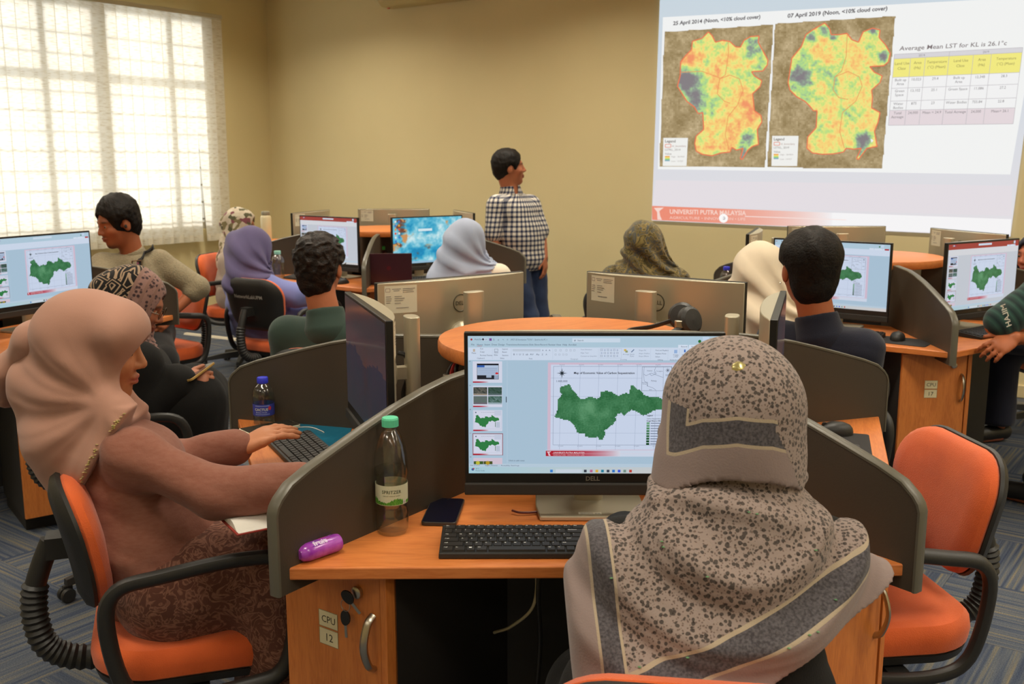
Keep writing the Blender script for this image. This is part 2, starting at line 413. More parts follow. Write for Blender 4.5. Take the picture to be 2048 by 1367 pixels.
# air conditioner on the back wall, only its lower edge in view
ac = thing('wall_air_conditioner', 'beige wall mounted air conditioner cut off by the top edge', 'air conditioner', RW(2.25, .012, 2.885), RA)
M_ac = mat('air_conditioner_plastic', (190, 172, 118), .5)
b_ = MB(); b_.prism([(0, 0), (-.16, 0), (-.21, .05), (-.21, .26), (-.17, .29), (0, .29)], -.5, .5, Matrix(((0, 0, 1), (1, 0, 0), (0, 1, 0))))
obj('casing', b_, M_ac, ac, bevel=.012)
v_ = MB(); v_.box((0, -.175, .024), (.84, .055, .008), M=Matrix.Rotation(R(-42), 3, 'X')); obj('air_flap', v_, M_ac, ac, bevel=.003)
d_ = MB(); d_.box((-.47, -.09, -.004), (.02, .02, .008)); obj('indicator_light', d_, mat('red_plastic', (200, 60, 60), .4), ac, bevel=.002)
# cable trunking on the carpet
p, q = atz(372, 668, 0), atz(560, 690, 0); d = q - p; ln = float(np.hypot(d[0], d[1]))
t = MB(); t.prism([(-.03, 0), (.03, 0), (.018, .014), (-.018, .014)], -ln / 2, ln / 2, Matrix(((0, 0, 1), (1, 0, 0), (0, 1, 0))))
o = obj('floor_trunking', t, mat('trunking_plastic', (205, 196, 176), .5), loc=((p + q) / 2 + np.array([0, 0, .001])), rot=(0, 0, math.atan2(d[1], d[0])))
tag(o, 'cream cable trunking strip taped across the carpet', 'cable cover')
# ------------------------------------------------------------------ projected slide on the back wall
NB = np.array([.588, .809, 0.])
SP = np.array([*RW(0, .02), ]); SP[2] = 0
SLO = np.array(RW(5.75, .02, 2.0))
def Tslide(x, y, l):                  # drawing in crop pixels: x/2.6667+1280, y/2.6667
    p = atp(1280 + x / 2.66667, y / 2.66667, SP, NB) - NB * .00003 * l - SLO
    return p
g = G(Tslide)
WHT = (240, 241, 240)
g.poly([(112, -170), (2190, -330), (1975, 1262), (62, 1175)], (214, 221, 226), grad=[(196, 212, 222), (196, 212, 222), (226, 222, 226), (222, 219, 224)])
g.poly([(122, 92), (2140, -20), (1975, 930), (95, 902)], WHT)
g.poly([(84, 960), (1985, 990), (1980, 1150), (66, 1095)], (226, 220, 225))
BR_ = (150, 128, 84)
def sat(x, y):
    n_ = nz(x * .012, y * .012, 3) * .6 + nz(x * .05, y * .05, 1) * .35 + nz(x * .17, y * .17, 8) * .35
    k = max(0, min(1, .42 + n_ * .9)); return lin((142 + 62 * k, 122 + 62 * k, 82 + 64 * k))
def heat(seed, blobs):
    def f(x, y):
        t = .60 + .42 * nz(x * .011, y * .011, seed) + .30 * nz(x * .035, y * .035, seed + 4) + .22 * nz(x * .09, y * .09, seed + 9)
        for bx, by, br, bv in blobs: t += bv * math.exp(-((x - bx) ** 2 + (y - by) ** 2) / br ** 2)
        st = [(-.15, (132, 126, 130)), (.1, (146, 164, 146)), (.28, (170, 214, 142)), (.42, (198, 224, 126)), (.56, (238, 228, 132)), (.72, (246, 208, 120)), (.88, (244, 184, 112)), (1.1, (240, 150, 104))]
        t = max(-.15, min(1.1, t))
        for (a, ca), (b, cb) in zip(st, st[1:]):
            if t <= b:
                k = (t - a) / (b - a); return lin(tuple(p + (q - p) * k for p, q in zip(ca, cb)))
    return f
def redge(P, col=(232, 120, 84), w=6):
    g.l += 1
    for i in range(len(P)): g.line(*P[i], *P[(i + 1) % len(P)], w, col)
ML = [(365, 170), (385, 190), (402, 225), (440, 215), (480, 222), (510, 250), (535, 252), (555, 215), (590, 195), (635, 192), (630, 225), (655, 270), (682, 320), (680, 345), (655, 378), (595, 382), (610, 405), (650, 430), (640, 462), (600, 500), (605, 540), (610, 590), (645, 615), (650, 650), (625, 690), (632, 770), (600, 780), (575, 800), (545, 850), (535, 845), (550, 790), (515, 800), (490, 785), (480, 810), (430, 815), (385, 830), (330, 822), (300, 805), (292, 765), (300, 725), (340, 690), (335, 600), (310, 605), (290, 570), (250, 540), (225, 500), (200, 460), (215, 400), (217, 330), (245, 295), (275, 265), (280, 220), (330, 205)]
MR = [(985, 122), (1010, 150), (1020, 185), (1060, 185), (1105, 178), (1130, 212), (1165, 225), (1190, 170), (1240, 150), (1280, 160), (1275, 200), (1310, 240), (1335, 285), (1325, 330), (1300, 350), (1225, 355), (1250, 385), (1292, 405), (1280, 440), (1235, 480), (1240, 520), (1235, 575), (1280, 600), (1270, 650), (1250, 700), (1265, 780), (1210, 790), (1165, 850), (1155, 845), (1180, 790), (1140, 795), (1100, 790), (1085, 810), (1030, 820), (970, 822), (920, 815), (890, 790), (895, 730), (940, 680), (945, 590), (925, 590), (905, 565), (880, 540), (835, 515), (800, 480), (790, 440), (800, 380), (810, 310), (860, 250), (885, 185), (920, 160)]
for q, MP, sd, bl_ in (([(132, 172), (710, 132), (665, 892), (105, 885)], ML, 2., [(235, 420, 60, -.75), (280, 510, 70, -.7), (310, 230, 50, -.35), (600, 240, 60, -.4), (650, 330, 40, -.45), (560, 740, 40, -.45), (545, 830, 40, -.7), (570, 570, 80, .35), (270, 310, 50, .4), (330, 570, 60, -.3), (425, 660, 160, .08)]),
                       ([(722, 128), (1360, 87), (1290, 898), (680, 890)], MR, 7., [(860, 400, 55, -.85), (905, 195, 28, -.7), (985, 160, 26, -.5), (1245, 160, 28, -.7), (1300, 300, 30, -.9), (1185, 740, 40, -.9), (1030, 200, 20, -.7), (860, 500, 60, -.35), (1160, 810, 30, -.7), (1020, 400, 80, -.2), (1050, 620, 30, -.4)])):
    g.poly(q, BR_); 
    P = [(x, y) for x, y in q]
    g.cells(P, 9, sat); g.cells(MP, 5.5, heat(sd, bl_)); redge(MP)
g.l += 1
for q in ([(470, 215), (472, 290), (455, 400), (425, 420), (412, 500), (450, 540), (480, 550)], [(425, 420), (480, 400), (530, 420), (550, 480), (520, 560), (470, 620), (455, 720), (475, 800)], [(220, 385), (330, 380), (425, 415)],
          [(1105, 185), (1100, 300), (1075, 380), (1040, 410), (1030, 480), (1060, 520), (1110, 530)], [(1040, 410), (1110, 380), (1170, 410), (1185, 460), (1150, 540), (1080, 600), (1065, 700), (1090, 790)]):
    for a, b in zip(q, q[1:]): g.line(*a, *b, 3.5, (232, 150, 92))
for x0, y0, x1, y1 in ((125, 735, 258, 885), (705, 724, 848, 885)):
    g.poly([(x0, y0), (x1 - 2, y0), (x1 - 10, y1), (x0 - 4, y1)], (238, 238, 234))
    g.text('Legend', x0 + 8, y0 + 24, (120, 110, 105), 20, bold=.02); g.frame(x0 + 10, y0 + 34, x0 + 40, y0 + 50, 3, (226, 120, 90)); g.text('kl_boundary', x0 + 46, y0 + 48, (170, 140, 130), 15)
    g.text('LSTKL_2014' if x0 < 400 else 'LSTKL_2019', x0 + 8, y0 + 68, (130, 120, 115), 16); g.text('Value', x0 + 8, y0 + 90, (130, 120, 115), 16)
    for i, c in enumerate(((238, 170, 90), (238, 225, 120), (150, 210, 130), (130, 170, 190))): g.rect(x0 + 8, y0 + 96 + 7 * i, x0 + 34, y0 + 103 + 7 * i, c, up=0)
    g.text('High : 38.4969', x0 + 42, y0 + 104, (170, 160, 155), 12); g.text('Low : 14.927', x0 + 42, y0 + 128, (170, 160, 155), 12)
TC_ = (84, 80, 84)
g.text('25 April 2014 (Noon, <10% cloud cover)', 176, 134, TC_, 28, width=468, rot=-.077, shear=.18, bold=.028)
g.text('07 April 2019 (Noon, <10% cloud cover)', 786, 95, TC_, 30, width=536, rot=-.077, shear=.18, bold=.028)
g.text('Average Mean LST for KL is 26.1°c', 1383, 270, (120, 108, 110), 33, width=576, rot=-.052, shear=.2, bold=.008)
fy = [0, .063, .326, .48, .66, .79, 1.]; fx = [0, .13, .245, .43, .62, .76, 1.]
def TQ(u, v):
    a = (1357 + u * 685, 290 - u * 37); b = (1325 + u * 665, 668 - u * 8); return (a[0] + (b[0] - a[0]) * v, a[1] + (b[1] - a[1]) * v)
def tq(u0, v0, u1, v1, c): g.poly([TQ(u0, v0), TQ(u1, v0), TQ(u1, v1), TQ(u0, v1)], c)
tq(0, 0, 1, fy[1], (214, 212, 216)); tq(0, fy[1], 1, fy[2], (240, 232, 128)); tq(0, fy[2], 1, fy[5], (240, 240, 240)); tq(0, fy[5], 1, 1, (226, 214, 218))
g.l += 1
for v in fy: g.line(*TQ(0, v), *TQ(1, v), 2.5, (188, 184, 188))
for i, u in enumerate(fx): g.line(*TQ(u, fy[1] if i not in (0, 3, 6) else 0), *TQ(u, 1), 2.5, (188, 184, 188))
hd = [['Land Use', 'Class'], ['Area', '(Ha)'], ['Temperature', '(°C) (Mean)'], ['Land Use', 'Class'], ['Area', '(Ha)'], ['Temperature', '(°C) (Mean)']]
rw = [(['Built up', 'Area'], ['10,023'], ['29.4'], ['Built up', 'Area'], ['12,348'], ['28.3']), (['Green', 'Space'], ['13,102'], ['25.1'], ['Green Space'], ['11,086'], ['27.2']),
      (['Water', 'Bodies'], ['875'], ['23'], ['Water Bodies'], ['755.84'], ['22.8']), (['Total', 'Acreage'], ['24,000'], ['Mean = 24.9'], ['Total Acreage'], ['24,000'], ['Mean= 26.1'])]
for i, tx in enumerate(hd):
    for k, t_ in enumerate(tx): x, y = TQ((fx[i] + fx[i + 1]) / 2, .13 + .07 * k); g.text(t_, x, y + 8, (140, 130, 80), 21 if i not in (2, 5) else 20, anchor='c', rot=-.04, shear=.15)
for u, t_ in ((.215, '2014'), (.715, '2019')): x, y = TQ(u, .032); g.text(t_, x, y + 6, (120, 116, 120), 17, anchor='c', rot=-.05)
for j, row in enumerate(rw):
    for i, tx in enumerate(row):
        for k, t_ in enumerate(tx): x, y = TQ((fx[i] + fx[i + 1]) / 2, fy[2 + j] + .035 + .055 * k); g.text(t_, x, y + 8, (124, 118, 122), 20, anchor='c', rot=-.03, shear=.15)
# red foot band and the white swoosh figure
for i in range(24):
    x0, x1 = 65 + i * 40, 65 + (i + 1) * 40; k0, k1 = (i / 24) ** 2.2, ((i + 1) / 24) ** 2.2
    c0 = tuple(a + (b - a) * k0 for a, b in zip((234, 140, 116), (240, 238, 240))); c1 = tuple(a + (b - a) * k1 for a, b in zip((234, 140, 116), (240, 238, 240)))
    yt = lambda x: 1097 + (x - 65) * .038; yb = lambda x: 1172 + (x - 65) * .046
    g.poly([(x0, yt(x0)), (x1, yt(x1)), (x1, yb(x1)), (x0, yb(x0))], c0, grad=[c0, c1, c1, c0], up=1 if i == 0 else 0)
g.poly([(1025, 1133), (1981, 1168), (1975, 1256), (1025, 1217)], (244, 243, 244), up=0)
g.poly([(75, 1108), (128, 1106), (104, 1125), (108, 1150), (118, 1172), (94, 1170), (92, 1130)], (244, 214, 204))
g.text('UNIVERSITI PUTRA MALAYSIA', 158, 1139, (246, 212, 200), 34, width=408, rot=.02, bold=.02)
g.text('AGRICULTURE • INNOVATION • LIFE', 158, 1167, (244, 206, 194), 21, width=405, rot=.02)
g.line(560, 1153, 1100, 1172, 4, (246, 226, 220), up=1)
g.disc(446, 1163, 24, (250, 248, 246)); g.disc(448, 1163, 8, (170, 160, 160)); g.poly([(440, 1155), (456, 1162), (440, 1170)], (236, 236, 236))
g.poly([(1230, 738), (1246, 748), (1240, 756), (1234, 760)], (236, 236, 240))
sl = obj('projected_slide', g.mesh('projected_slide'), M_slide, loc=SLO)  # projector light is painted on: the sheet on the wall glows by itself
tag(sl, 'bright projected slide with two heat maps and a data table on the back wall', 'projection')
# ------------------------------------------------------------------ computer screen graphics (crop pixels of the nearest screen)
MAPP = [(640, 372), (655, 362), (700, 350), (706, 362), (718, 385), (735, 400), (750, 425), (768, 440), (785, 436), (800, 428), (830, 425), (860, 435), (880, 425), (878, 395), (912, 388), (948, 395), (955, 405), (985, 420), (1005, 405), (1030, 402), (1048, 410), (1050, 355), (1065, 355), (1090, 378), (1110, 385), (1130, 410), (1165, 425), (1195, 422), (1225, 428), (1240, 445), (1250, 470), (1242, 498), (1210, 500), (1190, 505), (1165, 520), (1130, 535), (1110, 522), (1085, 510), (1062, 500), (1045, 512), (1020, 535), (1000, 520), (980, 525), (968, 545), (972, 560), (955, 585), (930, 605), (905, 625), (912, 640), (900, 665), (895, 680), (872, 680), (868, 662), (830, 668), (795, 660), (792, 640), (745, 638), (738, 610), (720, 585), (700, 565), (670, 560), (640, 550), (612, 543), (625, 520), (628, 500), (632, 440), (655, 410), (640, 390)]
def green(k=1.):
    def f(x, y):
        e = min(math.hypot(x - a, y - b) for a, b in MAPP[::2]) / 70
        t = .5 + .28 * nz(x * .02, y * .02, 5) + .25 * nz(x * .11, y * .11, 2) + .22 * (min(e, 1.) - .5) + .35 * math.exp(-((x - 800) ** 2 / 2200 + (y - 480) ** 2 / 4200))
        t = max(0, min(1, t)); return tuple(k * q for q in lin((22 + 72 * t, 86 + 66 * t, 44 + 66 * t)))
    return f
def footer(g, x0, x1, y0, y1, st=(176, 28, 48)):
    n = 10
    for i in range(n):
        a, b = x0 + (x1 - x0) * i / n, x0 + (x1 - x0) * (i + 1) / n; f = lambda t: tuple(p + (q - p) * max(0, t * 1.5 - .5) ** 1.2 for p, q in zip(st, (214, 218, 232)))
        g.poly([(a, y0), (b, y0), (b, y1), (a, y1)], st, grad=[f(i / n), f((i + 1) / n), f((i + 1) / n), f(i / n)], up=1 if i == 0 else 0)
BG, RB, PAG, INK = (170, 196, 216), (206, 219, 238), (204, 216, 238), (70, 82, 104)
def screen_graphic(full, W=.527, Hh=.296, red=False):
    BG, RB = ((196, 202, 212), (214, 216, 222)) if red else ((170, 196, 216), (206, 219, 238))
    g = G(lambda x, y, l: ((x - 110) / 1462 * W - W / 2, -.00002 * l, (884 - y) / 812 * Hh))
    g.rect(110, 72, 1572, 884, BG)
    g.rect(110, 72, 1572, 138, (160, 62, 56) if red else (176, 203, 220)); g.rect(112, 138, 1570, 212, RB)
    g.rect(336, 216, 338, 826, (190, 208, 226)); g.rect(110, 826, 1572, 846, (184, 205, 222)); 
    g.poly([(110, 846), (1572, 846), (1572, 884), (110, 884)], BG, grad=[(168, 205, 218), (206, 204, 206), (212, 204, 200), (166, 206, 220)])
    g.rect(712, 84, 988, 108, (204, 220, 236)); g.rect(1508, 124, 1560, 142, (178, 38, 46)); g.rect(1462, 76, 1498, 112, (196, 214, 236))
    for x0, x1 in ((1322, 1378), (1384, 1478), (1482, 1500)): g.rect(x0, 122, x1, 142, (214, 226, 242))
    g.disc(131, 92, 6, (170, 40, 50)); g.disc(1445, 102, 9, (36, 112, 50)); g.rect(190, 84, 225, 98, (200, 214, 232)); g.disc(198, 91, 6, (40, 44, 56)); g.rect(234, 85, 248, 99, (120, 70, 150))
    if full:
        g.text('AutoSave', 148, 95, INK, 13); g.text('Off', 208, 95, INK, 10); g.text('JMGT GIS Introduction "TOT01" – Saved to this PC ∨', 358, 97, INK, 13.5, width=210)
        for i, t_ in enumerate(('5', 'o', '¬', '=')): g.text(t_, 256 + i * 26, 98, INK, 16)
        g.text('Search', 742, 101, INK, 13); g.text('⌕', 722, 103, INK, 18); g.text('o', 722, 101, INK, 14)
        for x, t_ in ((129, 'File'), (162, 'Home'), (206, 'Insert'), (247, 'Draw'), (285, 'Design'), (331, 'Transitions'), (396, 'Animations'), (463, 'Slide Show'), (527, 'Record'), (574, 'Review'), (619, 'View'), (656, 'Help'), (690, 'Acrobat')): g.text(t_, x, 126, INK, 14)
        g.line(163, 130, 192, 130, 2, (180, 60, 50)); g.text('Record', 1338, 136, INK, 12); g.text('Present in Teams', 1398, 136, INK, 11); g.text('Share', 1520, 137, (240, 220, 225), 12)
        g.text('–  □  ×', 1470, 108, INK, 20, hs=1.6)
        for x, y, t_, s_ in ((132, 174, 'Paste', 12), (180, 149, 'Cut', 12), (180, 167, 'Copy', 12), (180, 187, 'Format Painter', 12), (162, 204, 'Clipboard', 11), (262, 171, 'New', 12), (260, 185, 'Slide', 12), (308, 150, 'Layout', 12), (308, 168, 'Reset', 12), (308, 187, 'Section', 12), (296, 204, 'Slides', 11), (462, 206, 'Font', 11), (703, 208, 'Paragraph', 11), (760, 153, 'Text Direction', 11), (760, 172, 'Align Text', 11), (760, 191, 'Convert to SmartArt', 11), (990, 210, 'Drawing', 11), (1004, 180, 'Arrange', 11), (1044, 180, 'Quick', 11), (1044, 191, 'Styles', 11), (1096, 157, 'Shape Fill', 11), (1096, 175, 'Shape Outline', 11), (1096, 191, 'Shape Effects', 11), (1192, 157, 'Find and Replace', 11), (1192, 176, 'Replace Fonts', 11), (1192, 194, 'Select', 11), (1206, 212, 'Editing', 11), (1294, 183, 'Create', 11), (1297, 194, 'a PDF', 11), (1275, 212, 'Adobe Acrobat', 10), (1345, 184, 'Dictate', 11), (1346, 211, 'Voice', 10), (1390, 184, 'Add-ins', 11), (1440, 184, 'Designer', 11)): g.text(t_, x, y, INK if x < 640 or x > 1180 else (130, 142, 160), s_)
        g.rect(368, 146, 530, 160, (190, 202, 218)); g.text('B  I  U  S  ab  AV   Aa', 372, 182, INK, 14, width=150); g.text('A   A   A', 538, 158, INK, 13); g.text('Z    A', 536, 182, INK, 13)
        for x in (612, 640, 674, 698, 720): g.frame(x, 148, x + 9, 158, 1.2, (150, 160, 176)); 
        for x in (612, 634, 656, 674): g.frame(x, 174, x + 9, 182, 1.2, (150, 160, 176))
        for i in range(6):
            for j in range(3):
                if (i + j) % 2: g.disc(882 + i * 18, 152 + j * 17, 5, (168, 182, 206), 8)
                else: g.frame(877 + i * 18, 147 + j * 17, 887 + i * 18, 156 + j * 17, 1.3, (96, 108, 130))
        g.frame(872, 142, 996, 198, 1.2, (170, 184, 204)); g.rect(1010, 146, 1024, 158, (214, 180, 90)); g.rect(1018, 154, 1032, 166, (150, 160, 120)); g.poly([(1050, 162), (1066, 146), (1070, 150), (1054, 166)], (110, 130, 160))
        g.rect(1299, 150, 1317, 170, (150, 180, 222)); g.rect(1356, 148, 1365, 164, (60, 110, 190)); g.frame(1396, 150, 1416, 170, 2, (200, 110, 110)); g.rect(1446, 156, 1466, 170, (200, 120, 110))
        g.rect(140, 146, 152, 162, (190, 176, 160)); g.frame(264, 146, 284, 160, 1.5, INK)
        for x in (252, 360, 600, 862, 1164, 1264, 1330, 1384): g.line(x, 142, x, 206, 1.2, (180, 196, 216))
        for i, y in enumerate((220, 362, 503, 645, 787)): g.text(str(26 + i), 116, y, (150, 90, 90) if i == 3 else INK, 10)
        g.text('Click to add notes', 345, 809, INK, 12.5); g.text('Slide 29 of 37', 118, 837, INK, 10.5); g.text('English (Malaysia)', 206, 838, INK, 10.5); g.text('Accessibility: Good to go', 300, 838, INK, 10.5)
        g.text('30°C  –', 150, 858, INK, 11); g.text('Mostly cloudy', 150, 869, INK, 9.5); g.text('Search', 644, 868, INK, 12); g.rect(329, 424, 334, 458, (64, 78, 92))
    # slide
    g.rect(572, 224, 1330, 742, (210, 188, 208)); g.rect(563, 742, 1330, 780, (206, 216, 234)); g.rect(590, 236, 1302, 738, PAG)
    footer(g, 563, 1000, 745, 778); g.poly([(568, 750), (596, 748), (584, 758), (592, 776), (580, 775), (576, 760)], (226, 190, 200))
    g.text('UNIVERSITI PUTRA MALAYSIA', 607, 761, (238, 214, 222), 13, width=184, bold=.01); g.text('AGRICULTURE • INNOVATION • LIFE', 607, 774, (230, 200, 210), 9, width=182)
    g.line(600, 763, 1200, 763, 1, (230, 200, 210))
    LN = (104, 118, 144)
    g.l += 1
    for x in (650, 760, 868, 978, 1090, 1204): g.line(x, 238, x - 8, 738, 1.3, (150, 164, 190))
    for y in (315, 423, 532, 640): g.line(590, y, 1295, y, 1.3, (150, 164, 190))
    g.frame(605, 246, 1288, 710, 1.6, LN)
    for x in (650, 762, 872, 984, 1094, 1204):
        g.text("101°20'0\"E", x - 12, 240, INK, 7); g.text("101°20'0\"E", x - 16, 720, INK, 7)
    for k_ in range(8):
        a = k_ * PI / 4; r = 32 if k_ % 2 == 0 else 20; g.poly([(654 + r * math.sin(a), 286 - r * math.cos(a)), (654 + 5 * math.sin(a + .8), 286 - 5 * math.cos(a + .8)), (654, 286), (654 + 5 * math.sin(a - .8), 286 - 5 * math.cos(a - .8))], (40, 50, 60), up=1 if k_ == 0 else 0)
    g.text('Map of Economic Value of Carbon Sequestration', 722, 290, (22, 26, 40), 17, width=352, bold=.022)
    g.text('1:400,000', 619, 338, (60, 72, 92), 17)
    g.rect(1117, 249, 1287, 388, PAG); g.frame(1117, 249, 1287, 388, 1.5, INK); g.line(1240, 249, 1240, 388, 1.3, LN, up=1)
    for q in ([(1128, 250), (1126, 290), (1140, 300), (1170, 285), (1190, 292), (1225, 305), (1240, 310)], [(1126, 290), (1130, 330), (1150, 345), (1148, 360), (1180, 370), (1200, 385)], [(1195, 250), (1188, 270), (1200, 290)], [(1118, 340), (1150, 338), (1150, 362)], [(1160, 288), (1172, 300), (1195, 290), (1185, 278)]):
        for a, b in zip(q, q[1:]): g.line(*a, *b, 1.4, (70, 84, 110))
    for x, y, t_, s_ in ((1145, 274, 'Kelantan', 9), (1198, 276, 'Terengganu', 8), (1170, 333, 'Pahang', 11), (1120, 350, 'Selangor', 8), (1160, 384, 'Johor', 8), (1252, 300, 'Coordinate', 6), (1254, 350, 'Author', 6)): g.text(t_, x, y, (40, 52, 74), s_)
    for k_ in range(8): a = k_ * PI / 4; g.line(1265, 268, 1265 + 13 * math.sin(a), 268 - 13 * math.cos(a), 2, INK)
    for y in (292, 300, 346, 352): g.line(1252, y, 1280, y, 1.5, LN)
    g.cells(MAPP, 6.2 if full else 9, green())
    g.text('Legend', 1150, 538, (30, 36, 50), 12, bold=.02); g.text('Carbon Sequestration', 1150, 556, (40, 48, 66), 9.5, bold=.01); g.text('Ringgit Malaysia (RM)', 1150, 569, (30, 36, 50), 9.5, bold=.02)
    for i in range(9):
        k_ = i / 8; g.rect(1150, 574 + i * 15.4, 1168, 586 + i * 15.4, (108 - 96 * k_, 164 - 96 * k_, 126 - 96 * k_), up=0)
        g.line(1174, 580 + i * 15.4, 1262, 580 + i * 15.4, 5, (120, 132, 156))
    # thumbnails
    for i, (y0, y1) in enumerate(((217, 342), (360, 485), (503, 627), (645, 770), (788, 826))):
        if i == 3: g.rect(134, 641, 312, 772, (140, 74, 82))
        g.rect(138, y0, 308, y1, (212, 216, 234) if i != 4 else (212, 196, 212))
        if i < 4: footer(g, 138, 230, y1 - 8, y1)
        if i == 0:
            g.rect(162, 230, 288, 322, (24, 28, 40)); g.rect(164, 240, 286, 298, (178, 196, 222)); g.rect(164, 240, 206, 252, (50, 96, 176))
            for yy in range(256, 298, 6): g.line(168, yy, 280, yy, 1.4, (110, 126, 160))
            g.rect(216, 298, 246, 312, (160, 176, 200)); g.rect(262, 298, 286, 320, (150, 166, 190)); g.disc(277, 287, 9, (206, 40, 44), ry=6)
        elif i == 1:
            for x0, yy, c, c2 in ((141, 368, (60, 66, 62), (150, 140, 128)), (226, 368, (44, 72, 60), (96, 112, 116)), (141, 420, (92, 110, 104), (106, 102, 112)), (226, 420, (58, 92, 80), (150, 170, 180))):
                g.rect(x0, yy, x0 + 80, yy + 48, c); sd = x0 + yy
                for k_ in range(26): 
                    rx, ry = x0 + 6 + (k_ * 37 % 68), yy + 4 + (k_ * 23 % 40); v = .5 + .5 * nz(k_ * .7, sd)
                    g.rect(rx - 5, ry - 3, rx + 6, ry + 3, tuple(a + (b - a) * v for a, b in zip(c, c2)), up=0)
                g.rect(x0, yy + 38, x0 + 80, yy + 48, c2)
        elif i < 4:
            S = lambda p: (138 + (p[0] - 572) / 758 * 170, y0 + (p[1] - 224) / 556 * (y1 - y0))
            g.poly([S(p) for p in MAPP], (44, 124, 66)); g.text('Map of Economic Value of Carbon Sequestration', 184, y0 + 15, (70, 80, 96), 4.5)
            g.rect(266, y0 + 70, 269, y0 + 100, (40, 110, 60)); g.rect(272, y0 + 70, 294, y0 + 104, (186, 196, 214)); g.rect(262, y0 + 5, 300, y0 + 32, (196, 204, 224)); g.disc(154, y0 + 14, 4, INK, 8); g.frame(142, y0 + 4, 302, y0 + 112, .8, (160, 170, 190))
        else:
            g.rect(140, 808, 196, 826, (60, 92, 40)); g.rect(198, 808, 250, 826, (72, 84, 36)); g.disc(164, 818, 12, (190, 186, 60), 10); g.disc(222, 818, 12, (180, 150, 40), 10)
    # task bar icons
    for x, c in ((597, (60, 130, 210)), (796, (60, 66, 80)), (831, (190, 110, 150)), (864, (222, 176, 70)), (897, (40, 130, 160)), (930, (60, 70, 90)), (962, (50, 120, 200)), (995, (60, 90, 220)), (1028, (120, 150, 140)), (1062, (190, 70, 60))): g.rect(x - 8, 858, x + 8, 874, c, up=0)
    g.rect(622, 856, 776, 876, (204, 214, 226)); g.disc(134, 857, 8, (70, 100, 150)); g.disc(140, 852, 4, (200, 40, 50))
    m = g.mesh('screen_graphic'); m.materials.append(M_scr); return m
SG_full = screen_graphic(True); SG_lite = screen_graphic(False); SG_red = screen_graphic(False, red=True)
def blue_wall():
    g = G(lambda x, y, l: (x * .527 - .2635, -.00002 * l, (1 - y) * .296)); g.l = 1
    n = 84; m = 48
    def c(x, y):
        a = nz(x * 5, y * 3.4, 1) + .5 * nz(x * 14, y * 9, 5) + .3 * nz(x * 32, y * 22, 3); b = nz(x * 4 + 7, y * 4, 9) + .4 * nz(x * 16, y * 14, 2)
        t = max(0, min(1, .5 + .75 * a)); k = (24 + 190 * t ** 1.3, 140 + 100 * t, 190 + 54 * t)
        w = max(0, min(1, (b - .22) * 4)) if (x > .75 and y < .4) or x < .2 else max(0, min(1, (b - .45) * 3))
        k = tuple(p + (q - p) * w for p, q in zip(k, (206, 150, 96) if a > -.1 else (120, 70, 50))); return lin(k)
    for j in range(m):
        for i in range(n):
            x, y = i / n, j / m; k = len(g.V); g.V += [g.T(x, y, 1), g.T(x + 1 / n, y, 1), g.T(x + 1 / n, y + 1 / m, 1), g.T(x, y + 1 / m, 1)]; g.F.append((k, k + 1, k + 2, k + 3)); g.C += [c(x, y)] * 4
    g.rect(.36, .245, .56, .30, (216, 236, 242)); g.rect(0, .955, 1, 1, (150, 190, 214))
    for i in range(7):
        for j in range(2):
            if j == 0 or i < 5: g.rect(.025 + .05 * j, .05 + i * .085, .05 + .05 * j, .095 + i * .085, [(230, 230, 230), (60, 120, 200), (230, 160, 60), (220, 80, 60)][(i + j) % 4], up=0)
    m = g.mesh('screen_graphic'); m.materials.append(M_scr); return m
SG_blue = blue_wall()
def dark_wall():
    g = G(lambda x, y, l: (x * .527 - .2635, -.00002 * l, (1 - y) * .296)); g.l = 1
    n = 60; m = 36
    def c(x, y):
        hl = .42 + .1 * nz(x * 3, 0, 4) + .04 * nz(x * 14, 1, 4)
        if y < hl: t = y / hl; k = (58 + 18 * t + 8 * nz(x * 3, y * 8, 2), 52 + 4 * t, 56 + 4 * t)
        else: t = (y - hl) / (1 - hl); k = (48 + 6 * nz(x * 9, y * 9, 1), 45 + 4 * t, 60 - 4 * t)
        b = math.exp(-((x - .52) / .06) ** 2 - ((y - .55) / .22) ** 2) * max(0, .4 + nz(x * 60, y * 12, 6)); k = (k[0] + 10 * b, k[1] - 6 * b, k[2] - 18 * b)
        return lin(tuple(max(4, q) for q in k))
    for j in range(m):
        for i in range(n):
            x, y = i / n, j / m; k = len(g.V); g.V += [g.T(x, y, 1), g.T(x + 1 / n, y, 1), g.T(x + 1 / n, y + 1 / m, 1), g.T(x, y + 1 / m, 1)]; g.F.append((k, k + 1, k + 2, k + 3)); g.C += [c(x, y)] * 4
    m = g.mesh('screen_graphic'); m.materials.append(M_scrdim); return m
SG_dark = dark_wall()
